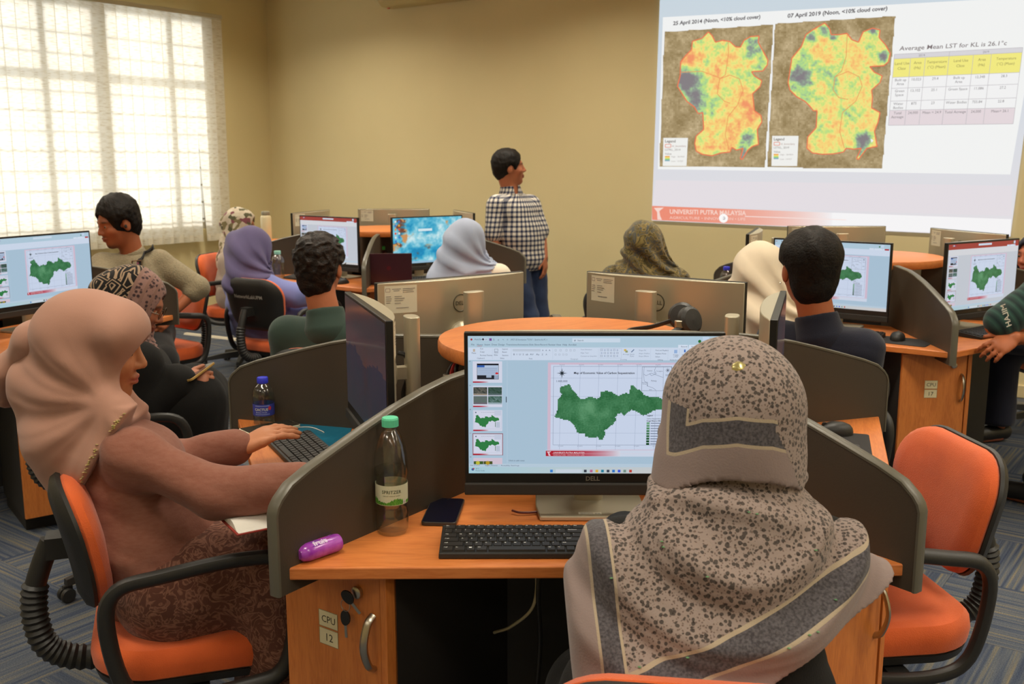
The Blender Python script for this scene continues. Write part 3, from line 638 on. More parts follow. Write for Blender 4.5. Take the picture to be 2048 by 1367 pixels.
# ------------------------------------------------------------------ desks
def rad(a): return np.array([math.sin(a), -math.cos(a)])
RV, APO = 1.0238, 1.0238 * math.cos(R(36))
def _desktop():
    h = RV * math.sin(R(36)) - .006; y0 = -APO; ri = .30
    m = MB(); k = math.tan(R(36)); w = .016
    m.prism([(-h, y0), (h, y0), (ri * k, -ri), (-ri * k, -ri)], .725, .75); return m.mesh('desktop')
ME_desk = _desktop(); ME_desk.materials.append(M_wood)
PROF = [(1.042, .70), (1.042, .86), (1.037, .875), (1.027, .888), (1.0, .910), (.95, .929), (.875, .951), (.79, .975), (.70, .998), (.6, 1.018), (.52, 1.029), (.36, 1.035), (.24, 1.035), (.24, .70)]
def _part():
    m = MB(); n = len(PROF)
    m.V = [(-.012, -r, z) for r, z in PROF] + [(.012, -r, z) for r, z in PROF]
    m.F = [tuple(range(n)), tuple(range(n, 2 * n))[::-1]] + [(i, n + i, n + (i + 1) % n, (i + 1) % n) for i in range(n)]
    e = MB(); Q = PROF[:12]
    for i in range(len(Q)):
        r, z = Q[i]; a = Q[max(0, i - 1)]; b = Q[min(len(Q) - 1, i + 1)]; d = math.hypot(b[0] - a[0], b[1] - a[1]); nr, nz_ = (b[1] - a[1]) / d, -(b[0] - a[0]) / d
        e.V += [(x, -(r + nr * t), z + nz_ * t) for x, t in ((-.0135, -.004), (-.0135, .001), (-.009, .0035), (.009, .0035), (.0135, .001), (.0135, -.004))]
    for i in range(len(Q) - 1): e.F += [(i * 6 + k, i * 6 + (k + 1) % 6, i * 6 + 6 + (k + 1) % 6, i * 6 + 6 + k) for k in range(6)]
    e.F += [tuple(range(6))[::-1], tuple(range(len(Q) * 6 - 6, len(Q) * 6))]; e.smooth = True
    a, b = m.mesh('partition_panel'), e.mesh('edge_band'); a.materials.append(M_dark); b.materials.append(M_dedge); return a, b
ME_part, ME_band = _part()
ME_shelf = MB().lathe([(.0, 1.012), (.335, 1.012), (.344, 1.015), (.348, 1.022), (.348, 1.043), (.345, 1.05), (.338, 1.0523), (0, 1.0523)], 64, cap=False).mesh('round_shelf'); ME_shelf.materials.append(M_wood)
def cluster(C, va, label, vis=range(5), parts=range(5)):
    t = thing('pentagon_desk', label, 'desk', (C[0], C[1], 0), va, 'five sided computer desks')
    for k in vis:
        a = R(36 + 72 * k)
        obj('desktop', ME_desk, None, t, rot=(0, 0, a), bevel=.003)
        md = MB(); md.box((0, -.47, .40), (.66, .018, .64)); obj('modesty_panel', md, M_black, t, rot=(0, 0, a))
    for k in parts:
        o = obj('partition_panel', ME_part, None, t, rot=(0, 0, R(72 * k))); obj('edge_band', ME_band, None, o)
    obj('round_shelf', ME_shelf, None, t)
    c = MB(); c.lathe([(.16, .0), (.16, 1.012)], 20); obj('centre_column', c, M_black, t)
    return t
CF_, VF = np.array([.1502, 2.6366]), .0162 + R(36)
CR_, VR = np.array([1.7958, 5.0126]), -.0134
CB_, VB = np.array([-.90, 7.10]), 0.
CL_, VL = np.array([-2.677, 4.685]), R(37.1)
cluster(CF_, VF, 'nearest five sided orange computer desk with dark curved partitions and round top shelf')
cluster(CR_, VR, 'five sided orange computer desk on the right below the projected slide')
cluster(CB_, VB, 'five sided orange computer desk furthest back beside the standing man')
cluster(CL_, VL, 'five sided orange computer desk at the left edge before the window')
def st_pos(C, va, k, r, side=0., z=.75):
    """point of station k: r from the centre, side to the right seen by its user (who faces the centre)"""
    a = va + R(36 + 72 * k); n = rad(a); tdir = np.array([-n[1], n[0]])
    p = np.array(C) + n * r + tdir * side
    return (float(p[0]), float(p[1]), z), a
# ------------------------------------------------------------------ cabinets below the desk corners
def cabinet(C, va, k, label, num=None, off=(0, 0)):
    a = va + R(72 * k); p = np.array(C) + rad(a) * .89 + np.array(off)
    t = thing('computer_cabinet', label, 'cabinet', (p[0], p[1], 0), a, 'orange cabinets at the desk corners')
    W_, D_ = .29, .42
    b = MB(); b.box((0, .02 + D_ / 2, .39), (W_, D_, .66)); obj('carcass', b, M_black, t, bevel=.002)
    s = MB(); s.box((W_ / 2 - .008, .012, .392), (.016, .03, .656)); obj('side_panel_edge', s, M_woodv, t, bevel=.001)
    pl = MB(); pl.box((0, .04 + D_ / 2, .032), (W_ - .02, D_ - .04, .06)); obj('plinth', pl, M_black, t)
    d = MB(); d.box((-.009, .009, .392), (W_ - .02, .018, .652)); do = obj('door', d, M_woodv, t, bevel=.002)
    h = MB(); h.tube(spline([(.108, .0, .632), (.108, -.018, .618), (.108, -.03, .575), (.108, -.018, .532), (.108, 0, .518)], 6), .0055, 8, sx=1.5); obj('handle', h, M_chrome, do)
    l = MB(); l.lathe([(0, 0), (.012, 0), (.013, .003), (.0125, .009), (.009, .011), (0, .011)], 20, c=(.07, 0, .672), M=Matrix.Rotation(R(90), 3, 'X'), cap=False); obj('lock', l, M_chrome, do)
    if num:
        for z, tx, s_ in ((.588, 'CPU', .021), (.549, num, .024)):
            g = G(lambda x, y, L: (x, -.0004 - .0002 * L, y)); g.T = lambda x, y, L: (x - .018, -.0003 - .0002 * L, z - y)
            g.rect(-.027, -.018, .027, .018, (226, 216, 178)); g.text(tx, 0, s_ * .36, (60, 52, 40), s_, anchor='c'); g.frame(-.0265, -.0175, .0265, .0175, .001, (150, 138, 100))
            o = obj('number_plate', g.mesh('number_plate'), M_print, do)
    return t
cabinet(CF_, VF, 4, 'orange cabinet marked CPU 12 under the left corner of the nearest desk', '12')
cabinet(CF_, VF, 0, 'orange cabinet under the right corner of the nearest desk behind the patterned shawl')
cabinet(CF_, VF, 3, 'orange cabinet under the far left corner of the nearest desk behind the pink dressed woman')
cabinet(CR_, VR, 0, 'orange cabinet marked CPU 17 under the desk on the right', '17')
cabinet(CB_, VB, 0, 'orange cabinet under the corner of the furthest desk')
cabinet(CL_, VL, 0, 'orange cabinet at the left edge behind the pink scarf', off=(.26, .03))
# keys hanging from the lock of the nearest cabinet
a = VF + R(72 * 4); p = np.array(CF_) + rad(a) * .89
kt = thing('cabinet_keys', 'two keys with black heads hanging from the lock of cabinet CPU 12', 'keys', (p[0], p[1], .672), a)
KB, KM = mat('key_head_plastic', (30, 28, 26), .4), M_chrome
def keyp(c, M, nm):
    k = MB(); k.prism([(.011 * math.cos(q) * (1 + .1 * math.cos(q)), .016 * math.sin(q)) for q in np.linspace(0, 2 * PI, 18)[:-1]], -.0025, .0025); 
    o = obj(nm, k, KB, kt, loc=c, rot=M, bevel=.001)
    b = MB(); b.box((0, -.028, 0), (.006, .026, .0016)); obj('key_blade', b, KM, o)
keyp((.058, -.02, -.008), (R(90), R(-40), R(20)), 'key'); keyp((.046, -.016, -.056), (R(88), R(-4), R(10)), 'key')
rg = MB(); rg.tube([(.05 + .012 * math.cos(q), -.018, -.028 + .012 * math.sin(q)) for q in np.linspace(0, 2 * PI, 21)[:-1]], .0009, 6, True); obj('key_ring', rg, KM, kt)
# ------------------------------------------------------------------ monitors (all in one computers)
def text_mesh(st, size, depth_fn, bold=.0, col=None):
    V, F, w = text_geo(st, 0, bold); m = MB()
    m.add([depth_fn((x - w / 2) * size, y * size) for x, y in V], F, lin(col) if col else None); return m.mesh('lettering')
def _mon():
    d = {}
    W = .54
    P = [(-W / 2, .014), (-W / 2, .010), (W / 2, .010), (W / 2, .014)]
    for i in range(1, 20):
        t = i / 20; x = W / 2 - W * t; P.append((x, .010 + .038 * (1 - (2 * t - 1) ** 4 * .55 - (2 * t - 1) ** 2 * .45)))
    m = MB(); m.prism(P, .064, .410); m.smooth = True; d['rear_housing'] = m.mesh('rear_housing'); d['rear_housing'].materials.append(M_silver)
    m = MB(); m.box((0, 0.0045, .236), (.543, .017, .352)); d['bezel'] = m.mesh('bezel'); d['bezel'].materials.append(M_bezel)
    m = MB(); m.box((0, -.004, .0745), (.545, .014, .026)); d['speaker_bar'] = m.mesh('speaker_bar'); d['speaker_bar'].materials.append(mat('speaker_cloth', (44, 40, 36), .7))
    m = text_mesh('DELL', .0135, lambda x, y: (x, -.0046, y + .0925), .02); m.materials.append(mat('logo_grey', (120, 112, 100), .4)); d['logo'] = m
    m = MB(); m.tube([(.026 * math.cos(q), .0475, .335 + .026 * math.sin(q)) for q in np.linspace(0, 2 * PI, 41)[:-1]], .0021, 6, True)
    V, F, w = text_geo('DELL', 0, .012); m.add([(-(x - w / 2) * .0175, .0487, .329 + y * .0175) for x, y in V], [f[::-1] for f in F]); d['emblem'] = m.mesh('emblem'); d['emblem'].materials.append(mat('emblem_metal', (88, 82, 66), .4, metal=.4))
    m = MB(); m.prism(sbox(.066, .036, 0, 10, 3.), .010, .378, Matrix.Translation((0, .118, 0))); m.smooth = True; d['stand_post'] = m.mesh('stand_post'); d['stand_post'].materials.append(M_silver)
    m = MB(); m.lathe([(.0, 0), (.044, 0), (.044, .012), (.036, .018), (.03, .026), (.0, .03)], 28, c=(0, .047, .235), M=Matrix.Rotation(R(-90), 3, 'X'), cap=False); m.box((0, .082, .235), (.03, .06, .03)); d['hinge'] = m.mesh('hinge'); d['hinge'].materials.append(M_silver)
    m = MB(); m.prism([(-.112, -.002), (.112, -.002), (.12, .07), (.118, .17), (.1, .19), (-.1, .19), (-.118, .17), (-.12, .07)], .001, .012); d['stand_base'] = m.mesh('stand_base'); d['stand_base'].materials.append(M_silver)
    g = G(lambda x, y, l: (.235 - x, .0212 + .00008 * l, .395 - y)); g.T = lambda x, y, l: (.245 - x * .1, .0, 0)
    def Tb(x, y, l):
        X = .252 - x; t = (.27 - X) / .54; return (X, .0106 + .038 * (1 - (2 * t - 1) ** 4 * .55 - (2 * t - 1) ** 2 * .45) + .00015 * l, .402 - y)
    g = G(Tb); nx = 8
    for i in range(nx): g.rect(.1 * i / nx, 0, .1 * (i + 1) / nx, .082, (226, 220, 196), up=1 if i == 0 else 0)
    g.frame(.006, .008, .018, .018, .001, (150, 110, 110)); 
    for y, x0, x1 in ((.010, .024, .05), (.015, .028, .046), (.010, .056, .094), (.015, .056, .088), (.020, .056, .09), (.032, .006, .02), (.038, .006, .022), (.044, .006, .02), (.05, .006, .018), (.032, .03, .052), (.038, .03, .06), (.044, .03, .056), (.052, .03, .048), (.066, .034, .072)):
        k = max(1, int((x1 - x0) / .0125))
        for i in range(k): g.line(x0 + (x1 - x0) * i / k, y, x0 + (x1 - x0) * (i + 1) / k, y, .0016, (130, 122, 120), up=1 if i == 0 else 0)
    d['inventory_sticker'] = g.mesh('inventory_sticker'); d['inventory_sticker'].materials.append(M_print)
    g = G(lambda x, y, l: (x, .006 + y, .0122 + .00015 * l)); g.rect(-.028, .003, .022, .017, (226, 222, 206))
    for y in (.006, .010, .013): g.line(-.024, y, .004, y, .0012, (120, 116, 110))
    for i in range(9): g.line(.008 + i * .0013, .005, .008 + i * .0013, .012, .0006, (60, 58, 56))
    d['asset_sticker'] = g.mesh('asset_sticker'); d['asset_sticker'].materials.append(M_print)
    return d
MON = _mon()
def monitor(C, va, k, label, screen, r=.585, side=0., yaw=0., dz=0., sticker=True, cat='monitor'):
    p, a = st_pos(C, va, k, r, side)
    t = thing('desktop_monitor', label, cat, (p[0], p[1], .75), a + yaw, 'all in one desktop computers')
    for n, me in MON.items():
        if n in ('logo', 'emblem', 'inventory_sticker', 'asset_sticker'): continue
        o = obj(n, me, None, t, bevel={'bezel': .002, 'speaker_bar': .003, 'stand_base': .003, 'stand_post': .002, 'rear_housing': .004}.get(n, 0), loc=(0, 0, 0 if n in ('stand_post', 'stand_base') else dz))
        if n == 'bezel': obj('logo', MON['logo'], None, o)
        if n == 'rear_housing':
            obj('emblem', MON['emblem'], None, o)
            if sticker: obj('inventory_sticker', MON['inventory_sticker'], None, o)
        if n == 'stand_base': obj('asset_sticker', MON['asset_sticker'], None, o)
    obj('display', screen, None, t, loc=(0, -.0048, .1085 + dz))
    return t
monitor(CF_, VF, 4, 'nearest monitor showing a green carbon map in slide software', SG_full, side=.012, yaw=R(-1.2))
monitor(CF_, VF, 3, 'dark dimmed monitor facing the woman in pink, left of the round shelf', SG_dark, r=.545)
monitor(CF_, VF, 2, 'monitor seen from behind with paper sticker, left beyond the round shelf', SG_dark, r=.56)
monitor(CF_, VF, 1, 'monitor seen from behind with paper sticker, right beyond the round shelf', SG_dark, r=.56)
monitor(CF_, VF, 0, 'monitor seen edge on at the right of the nearest desk', SG_dark, r=.545)
monitor(CR_, VR, 4, 'monitor with green map behind the man in navy, right desk', SG_lite)
monitor(CR_, VR, 0, 'monitor with green map and red title bar nearest the right edge', SG_red, yaw=R(-3))
monitor(CR_, VR, 1, 'monitor seen from behind at the far right below the slide', SG_dark)
monitor(CR_, VR, 2, 'monitor seen from behind, just above the head of the man in navy', SG_dark)
monitor(CR_, VR, 3, 'monitor seen edge on below the left part of the slide', SG_dark)
monitor(CB_, VB, 4, 'monitor with green map behind the curly haired man in green', SG_red, side=.05)
monitor(CB_, VB, 0, 'monitor with blue marbled desktop picture before the light blue scarf', SG_blue)
monitor(CB_, VB, 2, 'monitor seen from behind on the furthest desk, left of two', SG_dark)
monitor(CB_, VB, 1, 'monitor seen from behind on the furthest desk, nearest the standing man', SG_dark)
monitor(CB_, VB, 3, 'monitor seen edge on behind the screen left of the furthest desk', SG_dark)
monitor(CL_, VL, 0, 'monitor with green map at the left edge below the window', SG_lite, yaw=R(-8), dz=.03)
# ------------------------------------------------------------------ keyboards
U = .01905
ROWS = [[1.3] + [1.03] * 12 + [1.34], [1] * 13 + [2], [1.5] + [1] * 12 + [1.5], [1.75] + [1] * 11 + [2.25], [2.25] + [1] * 10 + [2.75], [1.25, 1.25, 1, 1.25, 6, 1, 1, 1, 1.25]]
NUMS = [[(0, 1), (1, 1), (2, 1)], [(0, 1), (1, 1), (2, 1)], [(0, 1), (1, 1), (2, 1)], [], [(1, 1)], [(0, 1), (1, 1), (2, 1)]]
PADS = [[(0, 1), (1, 1), (2, 1), (3, 1)], [(0, 1), (1, 1), (2, 1), (3, 1)], [(0, 1), (1, 1), (2, 1), (3, 1)], [(0, 1), (1, 1), (2, 1)], [(0, 1), (1, 1), (2, 1), (3, 1)], [(0, 2), (2, 1)]]
KEYS = []
for r_, row in enumerate(ROWS):
    x = 0.; y = .046 - r_ * .0186
    for w in row: KEYS.append((x + w / 2, y, w)); x += w
    for q, w in NUMS[r_]: KEYS.append((15.25 + q + w / 2, y, w))
    for q, w in PADS[r_]: KEYS.append((18.5 + q + w / 2, y, w))
KEYS = [(-.2145 + x * U, y, w) for x, y, w in KEYS]
def keymesh(m, x, y, z, w):
    a, b = w * U / 2 - .0014, .0079; c, d = a - .0011, b - .0012
    V = [(x - a, y - b, z), (x + a, y - b, z), (x + a, y + b, z), (x - a, y + b, z), (x - c, y - d, z + .004), (x + c, y - d, z + .004), (x + c, y + d + .0004, z + .0044), (x - c, y + d + .0004, z + .0044)]
    m.add(V, [(4, 5, 6, 7), (0, 1, 5, 4), (1, 2, 6, 5), (2, 3, 7, 6), (3, 0, 4, 7)])
KM_ = {}
for w in sorted({k[2] for k in KEYS}):
    m = MB(); keymesh(m, 0, 0, 0, w); KM_[w] = m.mesh('key'); KM_[w].materials.append(M_keys)
m = MB(); m.V = [(-.22, -.0625, .001), (.22, -.0625, .001), (.22, .0625, .001), (-.22, .0625, .001), (-.219, -.0615, .012), (.219, -.0615, .012), (.219, .0615, .024), (-.219, .0615, .024)]
m.F = [(0, 3, 2, 1), (4, 5, 6, 7), (0, 1, 5, 4), (1, 2, 6, 5), (2, 3, 7, 6), (3, 0, 4, 7)]
ME_kb = m.mesh('keyboard_base'); ME_kb.materials.append(M_plast)
KT = math.atan2(.012, .123)
m = MB()
for x, y, w in KEYS: keymesh(m, x, y, 0, w)
ME_allkeys = m.mesh('keys'); ME_allkeys.materials.append(M_keys)
def keyboard(loc, rz, label, single=True, legend=False):
    t = thing('keyboard', label, 'keyboard', loc, rz, 'black computer keyboards')
    obj('keyboard_base', ME_kb, None, t, bevel=.002)
    f = lambda y: .0179 + y * math.tan(KT)
    if single:
        for x, y, w in KEYS: obj('key', KM_[w], None, t, loc=(x, y, f(y)), rot=(KT, 0, 0))
    else: tag(obj('keys', ME_allkeys, None, t, loc=(0, 0, .0179), rot=(KT, 0, 0)), kind='stuff')
    if legend:
        L = ['Esc F1 F2 F3 F4 F5 F6 F7 F8 F9 F10 F11 F12 Del'.split(), '` 1 2 3 4 5 6 7 8 9 0 - = Backspace'.split(), 'Tab Q W E R T Y U I O P [ ] \\'.split(), 'Caps A S D F G H J K L ; \' Enter'.split(), 'Shift Z X C V B N M , . / Shift'.split(), 'Ctrl Fn ■ Alt _ Alt Fn ▤ Ctrl'.split()]
        g = G(lambda x, y, l: (x, y, f(y) + .0048)); 
        for r_, row in enumerate(ROWS):
            x = 0.
            for w, s_ in zip(row, L[r_]):
                yy = .046 - r_ * .0186
                if s_ == '■': g.rect(-.2145 + x * U + .006, yy - .001, -.2145 + x * U + .0115, yy + .003, (226, 224, 218))
                elif s_ not in '_▤':
                    V, F, tw = text_geo(s_, 0, .015); k = len(g.V); sz = .0052 if len(s_) < 2 else .0042
                    for vx, vy in V: g.V.append(g.T(-.2145 + x * U + .0042 + vx * sz, yy + .001 + vy * sz, 0)); g.C.append(lin((226, 224, 218)))
                    g.F += [tuple(i + k for i in q) for q in F]
                x += w
        tag(obj('key_legend', g.mesh('key_legend'), M_print, t), kind='stuff')
    return t
keyboard((.0765, 1.905, .75), R(.3), 'black keyboard on the nearest desk before the lit map monitor', legend=True)
c_ = (atz(537, 872, .755) + atz(690, 990, .755)) / 2
def yaw_px(u0, v0, u1, v1, z=.755):
    d = atz(u1, v1, z) - atz(u0, v0, z); return math.atan2(d[1], d[0])
# left station: front edge runs from far left end to the near right end
p0, p1 = atz(532, 880, .76), atz(598, 946, .76); d = (p1 - p0)[:2]; d /= np.hypot(*d); nrm = np.array([-d[1], d[0]])
kc = p0[:2] + d * .22 + nrm * .0625
keyboard((kc[0], kc[1], .75), math.atan2(d[1], d[0]), 'black keyboard under the hand of the woman in pink')
p, a = st_pos(CF_, VF, 0, .70, -.02); keyboard(p, a, 'black keyboard mostly hidden behind the right partition of the nearest desk')
p, a = st_pos(CR_, VR, 4, .69, .06); keyboard(p, a, 'black keyboard before the man in navy on the right desk', False)
p, a = st_pos(CR_, VR, 0, .67, 0.); keyboard(p, a, 'black keyboard under the red barred monitor at the right edge', False)
p, a = st_pos(CB_, VB, 4, .69, 0.); keyboard(p, a, 'black keyboard on the furthest desk before its green map screen', False)
p, a = st_pos(CB_, VB, 0, .69, 0.); keyboard(p, a, 'black keyboard on the furthest desk before the blue marbled screen', False)
# ------------------------------------------------------------------ operator chairs
def pillow(P, layers, fn=None):
    """stack of scaled outlines: layers (inset, z)"""
    m = MB(); n = len(P); V = []
    for ins, z in layers:
        for x, y in P:
            d = math.hypot(x, y); k = max(0, (d - ins)) / d; V.append((x * k, y * k, z))
    if fn: V = [fn(*v) for v in V]
    F = [(j * n + i, j * n + (i + 1) % n, (j + 1) * n + (i + 1) % n, (j + 1) * n + i) for j in range(len(layers) - 1) for i in range(n)]
    F += [tuple(range(n))[::-1], tuple(range((len(layers) - 1) * n, len(layers) * n))]
    m.add(V, F); m.smooth = True; return m
def _chair():
    d = {}
    P = [(x, y + .0) for x, y in rrect(.47, .45, .13, 8)]
    dip = lambda x, y, z: (x, y, z + .03 * (x / .23) ** 2 * (z > .40) - .035 * max(0, (y - .08) / .15) ** 2 + .022 * max(0, (-y - .05) / .18) ** 2)
    dip2 = lambda x, y, z: (x, y, z + .012 * (x / .23) ** 2 - .03 * max(0, (y - .08) / .15) ** 2 + .02 * max(0, (-y - .05) / .18) ** 2)
    d['seat_cushion'] = pillow(P, [(.02, .375), (.004, .385), (0, .41), (.004, .432), (.018, .448), (.05, .456), (.11, .458), (.17, .458)], dip2).mesh('seat_cushion')
    d['seat_shell'] = pillow(P, [(.05, .352), (.012, .36), (.006, .378), (.03, .386)], dip2).mesh('seat_shell')
    B = rrect(.42, .315, .12, 8)
    B = [(x * (1 + .10 * (y / .157)), y) for x, y in B]           # a little wider at the top
    def bend(x, y, z):      # x across, y up, z towards the sitter
        t = R(14); yy = .685 + y * math.cos(t) + z * math.sin(t) * .6; q = -.235 - y * math.sin(t) * .75 + z - .0 + .45 * x * x - .5 * y * y
        return (x, q, yy)
    d['back_cushion'] = pillow(B, [(.03, .0), (.008, .004), (.0, .018), (.004, .034), (.02, .046), (.06, .053), (.12, .053)], bend).mesh('back_cushion')
    d['back_shell'] = pillow(B, [(.10, -.030), (.04, -.026), (.006, -.012), (-.006, .004), (-.002, .012), (.03, .012)], bend).mesh('back_shell')
    m = MB(); pts = spline([(0, -.04, .358), (0, -.16, .362), (0, -.265, .368), (0, -.325, .405), (0, -.345, .47), (0, -.343, .54), (0, -.325, .60), (0, -.30, .66)], 9)
    rr = [.024 + (.0045 if i % 2 else 0) if 12 < i < len(pts) - 16 else .022 for i in range(len(pts))]
    m.tube(pts, rr, 12, sx=1.12); m.box((0, -.275, .648), (.06, .07, .05)); d['back_spine'] = m.mesh('back_spine')
    for s_ in (-1, 1):
        m = MB(); x = .275 * s_
        q = [(y, z) for y, z in ((.19, .655), (.215, .56), (.185, .405), (.10, .372), (-.06, .365), (-.145, .41), (-.175, .56), (-.15, .635), (-.06, .655), (.10, .672))]
        m.tube(spline([(x + .012 * s_ * (z - .4) / .25, y, z) for y, z in q], 6, True), .0185, 10, True, sx=.85); d['armrest' + ('' if s_ < 0 else '_')] = m.mesh('armrest')
    m = MB(); m.box((0, 0, .352), (.50, .05, .022)); m.box((0, -.03, .335), (.16, .2, .03)); d['seat_mechanism'] = m.mesh('seat_mechanism')
    m = MB(); m.lathe([(.026, .07), (.026, .2), (.018, .2), (.018, .33)], 16); d['gas_column'] = m.mesh('gas_column')
    m = MB(); m.lathe([(.0, .06), (.045, .06), (.045, .115), (.03, .13), (0, .13)], 20, cap=False); d['base_hub'] = m.mesh('base_hub')
    m = MB(); m.V = []
    for k, (y, w, z0, z1) in enumerate(((.03, .024, .07, .118), (.17, .019, .068, .104), (.29, .015, .06, .082))): m.V += [(-w, y, z0), (w, y, z0), (w * .7, y, z1), (-w * .7, y, z1)]
    m.F = [(3, 2, 1, 0), (8, 9, 10, 11)] + [(4 * j + i, 4 * j + (i + 1) % 4, 4 * j + 4 + (i + 1) % 4, 4 * j + 4 + i) for j in (0, 1) for i in range(4)]
    d['base_leg'] = m.mesh('base_leg')
    m = MB(); RY = Matrix.Rotation(R(90), 3, 'Y')
    for x in (-.014, .014): m.lathe([(.0, -.008), (.022, -.008), (.026, -.004), (.026, .004), (.022, .008), (0, .008)], 16, c=(x, .29, .027), M=RY, cap=False)
    m.box((0, .285, .045), (.016, .03, .03)); d['caster'] = m.mesh('caster')
    for k, me in d.items(): me.materials.append(M_orange if 'cushion' in k else M_plast)
    return d
CHR = _chair()
def chair(x, y, face, label, dz=0., base=True, print_=False, rot=0., arms=True):
    """face = direction the sitter looks (world xy)"""
    t = thing('office_chair', label, 'chair', (x, y, 0), math.atan2(-face[0], face[1]), 'orange office chairs')
    top = ('seat_cushion', 'seat_shell', 'back_cushion', 'back_shell', 'back_spine', 'armrest', 'armrest_', 'seat_mechanism')
    for n in top + ('gas_column', 'base_hub'):
        if 'armrest' in n and not arms: continue
        o = obj('armrest' if n == 'armrest_' else n, CHR[n], None, t, loc=(0, 0, dz if n in top else 0))
        if n == 'back_shell' and print_:
            V, F, w = text_geo('NetworkLabUPM', 0, .02)
            def bk(X, y): return (X, -.2668 - .1815 * y + .45 * X * X - .5 * y * y, .685 + .97 * y - .0044)
            m = MB(); m.add([bk((x_ - w / 2) * .031, .045 + y_ * .031) for x_, y_ in V], F, lin((190, 186, 176)))
            tag(obj('lettering', m, M_print, o), None)
    for k in range(5):
        l = obj('base_leg', CHR['base_leg'], None, t, rot=(0, 0, R(72 * k) + rot)); obj('caster', CHR['caster'], None, l)
    return t
# ------------------------------------------------------------------ chairs in place
chair(-.77, 2.27, (.946, .325), 'orange chair with black arm loops under the woman in pink', rot=.4)
chair(.285, 1.48, (.14, 1), 'orange chair under the woman in the patterned shawl, only its top edge in view', dz=-.014, arms=False)
chair(.86, 2.36, (-.955, -.10), 'empty orange chair pushed under the right side of the nearest desk', rot=.3)
chair(-1.36, 3.50, (.93, .2), 'orange chair under the woman in black holding a phone')
chair(-2.08, 5.74, (-.62, -.78), 'orange chair under the man in the beige pullover', rot=.5)
chair(-2.86, 7.05, (.2, -.98), 'empty orange chair by the blinds behind the beige pullover')
chair(-1.41, 6.06, (.50, .86), 'orange chair with white lettering on its black back, under the lilac dressed woman', print_=True)
chair(-2.02, 7.42, (.93, -.2), 'orange chair under the woman in the flowery scarf')
chair(-.70, 3.86, (-.05, 1), 'orange chair under the man in the dark green shirt')
chair(.98, 3.42, (-.4, .92), 'orange chair under the man in navy')
chair(1.10, 4.12, (.62, .78), 'orange chair under the woman in the cream scarf')
chair(.70, 5.45, (.6, .75), 'orange chair under the woman in the olive patterned scarf')
chair(-.28, 6.00, (-.4, .9), 'orange chair under the woman in the light blue scarf')
chair(2.68, 3.98, (-.588, .809), 'orange chair at the right edge under the man in the striped shirt', rot=.2)
chair(3.10, 5.60, (-.95, -.1), 'orange chair of the woman in dark blue at the right edge')
# ------------------------------------------------------------------ things on the desks
def wrap_print(name, parent, rad_, z0, draw, span, h, m=None):
    """flat label drawing wrapped round a cylinder; draw(g) in 0..span (radians from centre) x 0..h (y-down)"""
    g = G(lambda x, y, l: ((rad_ + .00012 * l) * math.sin(x), -(rad_ + .00012 * l) * math.cos(x), z0 + h - y)); draw(g)
    return obj(name, g.mesh(name), m or M_print, parent)
def big_bottle():
    p = atz(785, 1062, .75)
    t = thing('water_bottle', 'tall clear water bottle with mint green cap on the nearest desk', 'bottle', (p[0], p[1], .75), .12)
    pr = [(.0, .006), (.020, .003), (.029, .0), (.033, .008), (.0345, .03), (.034, .045), (.0315, .055), (.031, .062), (.033, .068), (.0330, .108), (.0315, .112), (.0325, .118), (.0345, .128), (.0345, .150), (.0325, .170), (.0285, .190), (.022, .208), (.0155, .218), (.0135, .221), (.0135, .2245), (.0165, .2255), (.0165, .227), (.0125, .228), (.0125, .236)]
    o = obj('bottle_body', MB().lathe(pr, 32, cap=False), M_pet, t)
    obj('water', MB().lathe([(r - .0012, z + .001) for r, z in pr if .003 <= z <= .128] + [(.0336, .140), (0, .140)], 32, cap=False), M_water, t)
    cp = MB(); n = 40
    for r, z in ((.0170, .2275), (.0170, .242), (.0155, .2455)):
        cp.V += [((r + (.0005 if i % 2 else 0)) * math.cos(2 * PI * i / n), (r + (.0005 if i % 2 else 0)) * math.sin(2 * PI * i / n), z) for i in range(n)]
    cp.F = [(j * n + i, j * n + (i + 1) % n, (j + 1) * n + (i + 1) % n, (j + 1) * n + i) for j in (0, 1) for i in range(n)] + [tuple(range(2 * n, 3 * n))]
    obj('cap', cp, mat('mint_plastic', (96, 208, 164), .4), t)
    def dr(g):
        for i in range(40):
            a = -PI + i * PI / 20; b = a + PI / 20
            g.poly([(a, 0), (b, 0), (b, .042), (a, .042)], (200, 206, 178), up=1 if i == 0 else 0)
        g.l += 1
        random.seed(3)
        for i in range(170):
            a = random.uniform(-1.6, 1.6); hgt = random.uniform(.004, .011) * (1 + .4 * math.sin(a * 4)); w = .1
            g.poly([(a - w, .041), (a - w * .8, .041 - hgt * .7), (a, .041 - hgt), (a + w * .7, .041 - hgt * .6), (a + w, .041)], random.choice([(58, 130, 36), (84, 160, 48), (40, 104, 30), (120, 180, 70)]), up=0)
        V, F, w = text_geo('SPRITZER', 0, .006); k = len(g.V); g.l += 1
        for vx, vy in V: g.V.append(g.T((vx - w / 2) * .0098 / .033, .0165 - vy * .0098, g.l)); g.C.append(lin((62, 72, 44)))
        g.F += [tuple(i + k for i in q) for q in F]
        V, F, w = text_geo('natural mineral water', 0, 0); k = len(g.V)
        for vx, vy in V: g.V.append(g.T((vx - w / 2) * .0042 / .033, .0225 - vy * .0042, g.l)); g.C.append(lin((96, 106, 70)))
        g.F += [tuple(i + k for i in q) for q in F]
        g.rect(.75, .033, 1.0, .041, (240, 240, 236))
        for i in range(8): g.line(.78 + i * .025, .034, .78 + i * .025, .040, .008, (60, 60, 60), up=1 if i == 0 else 0)
    wrap_print('label', t, .0334, .067, dr, 2 * PI, .042)
big_bottle()
